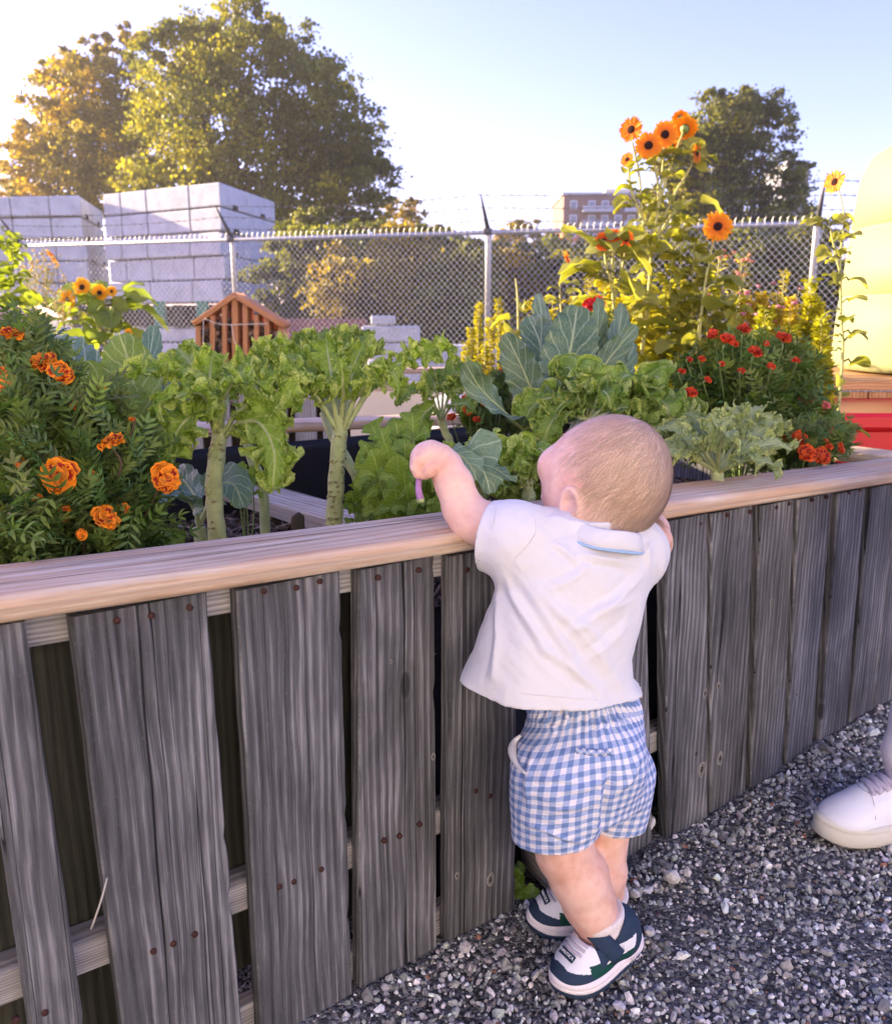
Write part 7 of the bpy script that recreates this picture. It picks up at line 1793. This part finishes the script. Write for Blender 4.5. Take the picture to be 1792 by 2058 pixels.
# ---- socks
def sock(par, chain):
    K = Field(np.min([c[0] for c in chain], axis=0) - .05, np.max([c[0] for c in chain], axis=0) + .05, .0016)
    d0 = nrm(chain[0][0] - chain[1][0]); c0 = chain[0][0]
    for (p, r1), (q, r2) in zip(chain[:-1], chain[1:]): K.cone(p, q, r1, r2, .006, cut=lambda X, Y, Z: (X - c0[0]) * d0[0] + (Y - c0[1]) * d0[1] + (Z - c0[2]) * d0[2])
    V, Q = K.mesh(3); N_ = vnorm(V, Q); s = (V - c0) @ d0; ang = np.arctan2((V - c0) @ nrm(np.cross(d0, [1, 0, 0])), (V - c0) @ np.array([1, 0, 0]))
    V += N_ * (.0005 * np.sin(ang * 60) + .0012 * np.exp(-((s + .006) / .006) ** 2) - .0010 * np.exp(-((s + .016) / .004) ** 2))[:, None]
    return obj('sock', V, [Q], M['sock'], par)
sock(kid, [(DP(1200, 1833, 1.225), .0365), (DP(1213, 1878, 1.235), .0340), (DP(1207, 1915, 1.238), .027)])
sock(kid, [(DP(1221, 1788, 1.288), .0305), (DP(1214, 1830, 1.30), .029), (DP(1200, 1850, 1.30), .022)])

# ---- shoes
def text_obj(txt, size, M4, m, par, name='lettering', ext=.0002, sp=1.0):
    cu = bpy.data.curves.new('lettering', 'FONT'); cu.body = txt; cu.size = size; cu.extrude = ext; cu.align_x = 'CENTER'; cu.align_y = 'CENTER'; cu.space_character = sp
    o = bpy.data.objects.new('tmp', cu); SC.collection.objects.link(o); bpy.context.view_layer.update()
    me = bpy.data.meshes.new_from_object(o.evaluated_get(bpy.context.evaluated_depsgraph_get())); bpy.data.objects.remove(o)
    me.transform(M4 @ Matrix.Identity(4)); 
    loc = ORG.get(par.name, np.zeros(3)); me.transform(Matrix.Translation([-float(c) for c in loc])); me.name = name
    me.materials.clear(); me.materials.append(m)
    ob = bpy.data.objects.new(name, me); SC.collection.objects.link(ob); ob.parent = par; return ob
def foot_w(x, L, w):   # half width of the footprint along the shoe
    q = (x + L / 2) / L
    e = np.sqrt(np.clip(1 - ((q - .5) * 2) ** 2, 0, 1)) if False else (np.clip(1 - np.abs((q - .5) * 2) ** 3.4, 0, 1)) ** .5
    return w * e * (.885 + .115 * np.sin((q - .42) * 5.2).clip(-1, 1) + .03 * np.cos((q - .72) * 9))
def outline(L, w, n=60):
    q = (1 - np.cos(np.linspace(0, PI, n))) / 2; x = q * L - L / 2; y = foot_w(x, L, w)
    return np.concatenate([np.c_[x, y], np.c_[x, -y][::-1][1:-1]])
def kid_shoe(c, ang, pitch, side, sc=1.0):
    """side: +1 the viewer sees the local -y flank"""
    L, w = .138, .032
    Rz = np.array([[math.cos(ang), math.sin(ang), 0], [-math.sin(ang), math.cos(ang), 0], [0, 0, 1]])   # rows: local x(toe) , y , z in world
    if pitch:
        cp, sp_ = math.cos(pitch), math.sin(pitch); Rz = np.array([Rz[0] * cp - Rz[2] * sp_, Rz[1], Rz[2] * cp + Rz[0] * sp_])
    piv = np.array([.045, 0, 0])
    W = lambda P: np.asarray(c) + (np.asarray(P, float) - piv) * sc @ Rz + piv[0] * np.array([math.cos(ang), math.sin(ang), 0])
    o2 = outline(L, w)
    def slab(levels, m, name, par, tread=False):
        VV = []; n_ = len(o2)
        for (z, g) in levels:
            gg = o2 * (1 + g / np.array([L / 2, w])); spring = .006 * np.clip((o2[:, 0] - .04) / .03, 0, 1) ** 2
            if tread: gg = gg * (1 + .012 * np.sign(np.sin(np.arange(n_) * 2.2)))[:, None]
            VV.append(np.c_[gg, z + spring])
        VV = W(np.concatenate(VV)); k = len(levels); i, j = np.meshgrid(np.arange(k - 1), np.arange(n_), indexing='ij'); j2 = (j + 1) % n_
        F = np.stack([i * n_ + j, i * n_ + j2, (i + 1) * n_ + j2, (i + 1) * n_ + j], -1).reshape(-1, 4)
        cap = [np.array([list(range(n_))[::-1]]), np.array([list(range((k - 1) * n_, k * n_))])]
        return obj(name, VV, [F] + cap, m, par, smooth=True)
    root = None
    U = Field([-.082, -.042, .012], [.082, .042, .092], .00125); E3 = np.eye(3)
    U.ell([.030, 0, .024], E3, [.040, .0305, .0225], .01); U.ell([.008, 0, .030], E3, [.045, .030, .028], .012)
    U.cone([.012, 0, .040], [-.030, 0, .050], .024, .026, .014); U.ell([-.034, 0, .034], E3, [.033, .0285, .036], .012)
    U.cone([-.030, 0, .042], [-.024, 0, .052], .0285, .0275, .01); U.cone([-.052, 0, .03], [-.046, 0, .058], .012, .007, .012)
    U.cone([.000, 0, .058], [-.014, 0, .095], .0250, .0245, .004, 's'); U.cone([-.015, 0, .046], [-.013, 0, .095], .0245, .0250, .003, 's')
    U.stack([(.0, 0, 0, .09, .05), (.2, 0, 0, .09, .05)], 0, -.01, .019, .001, 's')
    V, Q = U.mesh(3); cen = V[Q].mean(1); X, Y, Z = cen.T; ay = np.abs(Y)
    mi = np.zeros(len(Q), int)                                   # 0 white, 1 navy, 2 green
    side = (X > -.040) & (X <= .034)
    mi[side & (Z < .0350 + .10 * np.clip(X - .0, 0, .1) * .6 + .10 * np.clip(-.015 - X, 0, .1))] = 2
    mi[side & (Z < .0245 + .16 * np.clip(X - .022, 0, .02) + .06 * np.clip(-.02 - X, 0, .02))] = 1
    mi[(X > .030) & (Z < .0335 + .22 * np.clip(X - .034, 0, .03))] = 1
    mi[X > .057] = 1
    mi[(X > .002) & (X < .019) & (Z > .036 - .5 * (X - .01)) & (ay > .010)] = 1
    mi[(X > .019) & (X < .033) & (Z > .026) & (Z < .0415) & (ay > .014)] = 2
    mi[X < -.034 - .35 * (Z - .03)] = 1
    mi[(Z > .0515 + .10 * np.clip(-.03 - X, 0, .1)) & (X < .003)] = 1
    sh = obj('shoe', W(V), [Q], [M['white_leather'], M['navy'], M['green']], kid, midx=mi)
    bv = BVHTree.FromPolygons([tuple(q) for q in V.tolist()], Q.tolist())
    def topz(x, y):
        h = bv.ray_cast(Vector((x, y, .2)), Vector((0, 0, -1))); return h[0].z if h[0] else .03
    slab([(.0, -.0015), (.002, .0008), (.0095, .0028), (.0100, .002)], M['navy'], 'outsole', sh, True)
    slab([(.0101, .0012), (.011, .0030), (.0155, .0032), (.016, .0022), (.0168, .0030), (.0225, .0020), (.0245, -.001), (.0246, -.006)], M['midsole'], 'midsole', sh)
    # strap over the instep
    ph = np.linspace(.10, PI - .10, 30); P = np.array([[.010 - .020 * (1 - math.sin(t)), .0325 * math.cos(t), .034 + .0335 * math.sin(t)] for t in ph])
    a_ = np.array([.80, 0, -.6]) * .0105; nn_ = nrm(np.c_[0 * ph, np.cos(ph), np.sin(ph)]) * .0022
    sec = [P + a_, P + a_ + nn_, P + nn_ * 1.3, P - a_ + nn_, P - a_]; k = len(sec); VV = np.concatenate(sec); n_ = len(P)
    i, j = np.meshgrid(np.arange(k), np.arange(n_ - 1), indexing='ij'); i2 = (i + 1) % k
    F = np.stack([i * n_ + j, i2 * n_ + j, i2 * n_ + j + 1, i * n_ + j + 1], -1).reshape(-1, 4)
    obj('strap', W(VV), [F, np.array([[q * n_ for q in range(k)][::-1], [q * n_ + n_ - 1 for q in range(k)]])], M['navy'], sh)
    mb = MB()
    for q in range(4):
        x0 = .0225 + q * .0056
        P = bez([[x0 + dx_, y_, topz(x0 + dx_, y_) + .0008] for dx_, y_ in ((-.003, .0155), (0, .008), (.001, 0), (0, -.008), (-.003, -.0155))], 14)
        Vt, Fs, uv = tube(P, .0022, 6); mb.add(W(Vt), Fs, uv)
    mb.obj('laces', M['lace'], sh)
    mb = MB(); tz_ = topz(.0465, 0); Wb, Fs, uv = box([.0465, 0, tz_ + .0006], nrm([.55, 0, -.35]), [0, 1, 0], nrm([.35, 0, .55]), .0045, .0125, .0012, .0005); mb.add(W(Wb), Fs, uv); tg = mb.obj('tag', M['navy'], sh)
    def place(px_, ax, ay_):
        ax = nrm(ax @ Rz); ay_ = nrm(np.array(ay_, float) @ Rz); az = np.cross(ax, ay_); o = W([px_])[0]
        return Matrix([[ax[i], ay_[i], az[i], o[i]] for i in range(3)] + [[0, 0, 0, 1]])
    white = M['white_leather']
    text_obj('NAUTICA', .0062, place([.0471, 0, tz_ + .0022], np.array([0, 1.0, 0]), [-.55, 0, .35]), white, sh, ext=.0004)
    s = 1   # the flank that faces the photographer
    bv = BVHTree.FromPolygons([tuple(q) for q in V.tolist()], Q.tolist())
    def flank(x, z, off=.0006):
        h = bv.ray_cast(Vector((x, .2, z)), Vector((0, -1, 0))); h2 = bv.ray_cast(Vector((x, .2, z + .004)), Vector((0, -1, 0)))
        p = np.array(h[0]); return p + [0, off, 0], nrm(np.array(h2[0]) - p)
    fp, fu = flank(-.012, .0405)
    text_obj('NAUTICA', .0080, place(fp, np.array([-.90, 0, 0]) + fu * .42, fu * .9 + np.array([.42, 0, 0])), M['seam'], sh, ext=.0007)
    text_obj('NAUTICA', .0095, place([-.030, float(foot_w(np.array(-.030), L, w)) * (1 + .0034 / w) + .0002, .0135], np.array([-1.0, .04, .0]), [0, 0, 1]), simple('embossed_rubber', (.62, .57, .62), .5), sh, ext=.0006, sp=1.15)
    # stitching
    mb = MB()
    for q in np.linspace(0, 1, 26):
        x = .066 - .036 * q; 
    return sh
kid_shoe([.214, 1.056, .002], rad(180 + 31), rad(7), 1, 1.12)
kid_shoe([.198, 1.166, -.004], rad(180 + 10), rad(0), 1, 1.10)

# ---- the leaf the child holds
hl = thing('kale_leaf', 'picked kale leaf with a purple stalk hanging from the child\'s hand', 'leaf', DP(845, 1005, 1.165))
M['purple'] = simple('purple_stalk', (.36, .17, .36), .45, .4, .25, 60)
C = bez([DP(845, 1004, 1.158), DP(841, 985, 1.160), DP(842, 962, 1.163), DP(847, 945, 1.166), DP(862, 926, 1.172), DP(884, 905, 1.20), DP(930, 915, 1.23), DP(975, 945, 1.25)], 48)
Vt, Fs, uv = tube(C, np.interp(np.linspace(0, 1, len(C)), [0, .15, 1], [.0052, .0045, .0022]), 10); obj('stalk', Vt, Fs, M['purple'], hl, uv=uv)
Vt, Fs, uv = tube([DP(845, 1003, 1.158), DP(846, 1010, 1.158)], [.0054, .0040], 9); Vt = Vt + .0012 * fbm(Vt * 300, 2)[:, None]; obj('cut_end', Vt, Fs, M['stem'], hl, uv=uv)
for k, (pts, hw, a, b_) in enumerate(((((925, 912, 1.225), (955, 925, 1.22), (975, 955, 1.21), (985, 992, 1.21)), 38, .25, .1), (((900, 906, 1.21), (925, 915, 1.2), (948, 940, 1.19), (958, 965, 1.19)), 24, .5, -.2), (((960, 930, 1.24), (1000, 945, 1.24), (1035, 970, 1.24)), 20, .5, .2))):
    leaf_obj(hl, px(pts), nmix(a, b_), hw / F0 * 1.2, 'collard_b', petiole=None, pr=.002, nu=60, nv=19, seed=70 + k, lobes=.8, wave=.004, cup=.35, prof=(.2, .7), fq=.4)

# ---- the adult at the right edge: one leg and its white sneaker
ad = thing('person', 'adult at the right edge showing a white sneaker and pale trouser leg', 'person', (.86, 1.45, 0))
def adult_shoe(toe, ang):
    L, w = .275, .050; c = np.array([*toe[:2], 0.]) - np.array([math.cos(ang), math.sin(ang), 0]) * L / 2
    R = np.array([[math.cos(ang), math.sin(ang), 0], [-math.sin(ang), math.cos(ang), 0], [0, 0, 1]]); W = lambda P: c + np.asarray(P, float) @ R + np.array([0, 0, .002])
    o2 = outline(L, w, 80); n_ = len(o2)
    U = Field([-.15, -.06, .015], [.15, .06, .15], .002); E3 = np.eye(3)
    U.ell([.070, 0, .036], E3, [.062, .0475, .034], .01); U.ell([.020, 0, .045], E3, [.085, .044, .042], .015); U.cone([.03, 0, .055], [-.05, 0, .085], .033, .032, .02)
    U.ell([-.075, 0, .05], E3, [.055, .040, .055], .015); U.cone([-.08, 0, .06], [-.085, 0, .10], .038, .034, .01); U.cone([-.05, 0, .105], [-.075, 0, .16], .032, .034, .004, 's')
    U.stack([(.0, 0, 0, .2, .1), (.2, 0, 0, .2, .1)], 0, -.01, .026, .001, 's')
    V, Q = U.mesh(4); sh = obj('shoe', W(V), [Q], M['white_leather'], ad)
    lv = [(0, -.001), (.003, .001), (.012, .0025), (.026, .0025), (.028, .0014), (.030, .0022), (.036, .0016), (.0385, -.002), (.0386, -.01)]
    VV = W(np.concatenate([np.c_[o2 * (1 + g / np.array([L / 2, w])), np.full(n_, z) + .012 * np.clip((o2[:, 0] - .09) / .05, 0, 1) ** 2] for z, g in lv])); k = len(lv)
    i, j = np.meshgrid(np.arange(k - 1), np.arange(n_), indexing='ij'); j2 = (j + 1) % n_
    F = np.stack([i * n_ + j, i * n_ + j2, (i + 1) * n_ + j2, (i + 1) * n_ + j], -1).reshape(-1, 4)
    obj('sole', VV, [F, np.array([list(range(n_))[::-1]]), np.array([list(range((k - 1) * n_, k * n_))])], M['creamsole'], sh)
    from mathutils.bvhtree import BVHTree
    bv = BVHTree.FromPolygons([tuple(v) for v in V.tolist()], Q.tolist())
    def drop(x, y, off=.001):
        h = bv.ray_cast(Vector((x, y, .3)), Vector((0, 0, -1))); return np.array([x, y, (h[0].z if h[0] else .05) + off])
    def path(name, pts, rr, m, nn_=24):
        P = bez([drop(*p) for p in pts], nn_) if len(pts) < 6 else np.array([drop(*p) for p in pts])
        xy = P[:, :2]; P = np.array([drop(x, y, rr * .4) for x, y in xy]); Vt, Fs, uv = tube(P, rr, 5); return W(Vt), Fs, uv
    mb = MB()
    for pts in ([(.055, -.044), (.050, -.030), (.046, -.018), (.052, -.006), (.052, .006), (.046, .018), (.050, .030), (.055, .044)], [(.046, -.018), (.0, -.020), (-.03, -.022)], [(.046, .018), (.0, .020), (-.03, .022)], [(.02, -.043), (.0, -.034), (-.03, -.032)], [(.02, .043), (.0, .034), (-.03, .032)]):
        mb.add(*path('s', pts, .0009, 'seam'))
    mb.obj('stitching', M['seam'], sh)
    for q in range(5):
        x = .034 - q * .0155; mb = MB(); mb.add(*path('l', [(x - .006, -.024), (x, -.008), (x + .001, .008), (x - .004, .024)], .0052, 'lace', 16)); mb.add(*path('l', [(x - .004, -.026), (x + .006, .0), (x + .010, .022)], .0046, 'lace', 16)); mb.obj('lace', M['lace'], sh)
    return c, W
tc, Wsh = adult_shoe(atZ(1641, 1668, .02), rad(180 + 14))
K = Field([.70, 1.25, .07], [1.12, 1.75, .86], .0045)
an = Wsh([[-.070, 0, .115]])[0]; kn_ = an + [.06, .06, .32]; hpj = kn_ + [.04, .02, .33]
K.chain([(an + [-.012, -.004, -.012], .052), (an + [.0, 0, .05], .058), (kn_, .072), (hpj, .095)], .03)
V, Q = K.mesh(3); Nn = vnorm(V, Q)
V += Nn * (.006 * np.sin(V[:, 2] * 70 + 3 * V[:, 0] * 20) * np.exp(-(V[:, 2] - .08) / .16) + .004 * fbm(V * 14, 3))[:, None]
obj('trousers', V, [Q], M['trouser'], ad)
for nm in (an,):
    Vt, Fs, uv = tube([an + [0, 0, -.05], an + [0, 0, .03], kn_, hpj], [.034, .036, .05, .07], 16); obj('body', Vt, Fs, M['skin'], ad)

hz = mat('evening_haze')
hz[1].nodes.clear(); ho = hz[1].nodes.new('ShaderNodeOutputMaterial'); hv = hz[1].nodes.new('ShaderNodeVolumePrincipled')
hv.inputs['Color'].default_value = (1.0, .97, .92, 1); hv.inputs['Density'].default_value = .0012; hv.inputs['Anisotropy'].default_value = .5
hz[1].links.new(hv.outputs[0], ho.inputs['Volume'])
W, Fs, uv = box([0, 120, 7.2], (1, 0, 0), (0, 1, 0), (0, 0, 1), 206, 146, 8.4)
top('haze', W, Fs, hz[0], 'thin warm evening haze over the garden', 'haze', kind='stuff', smooth=False)
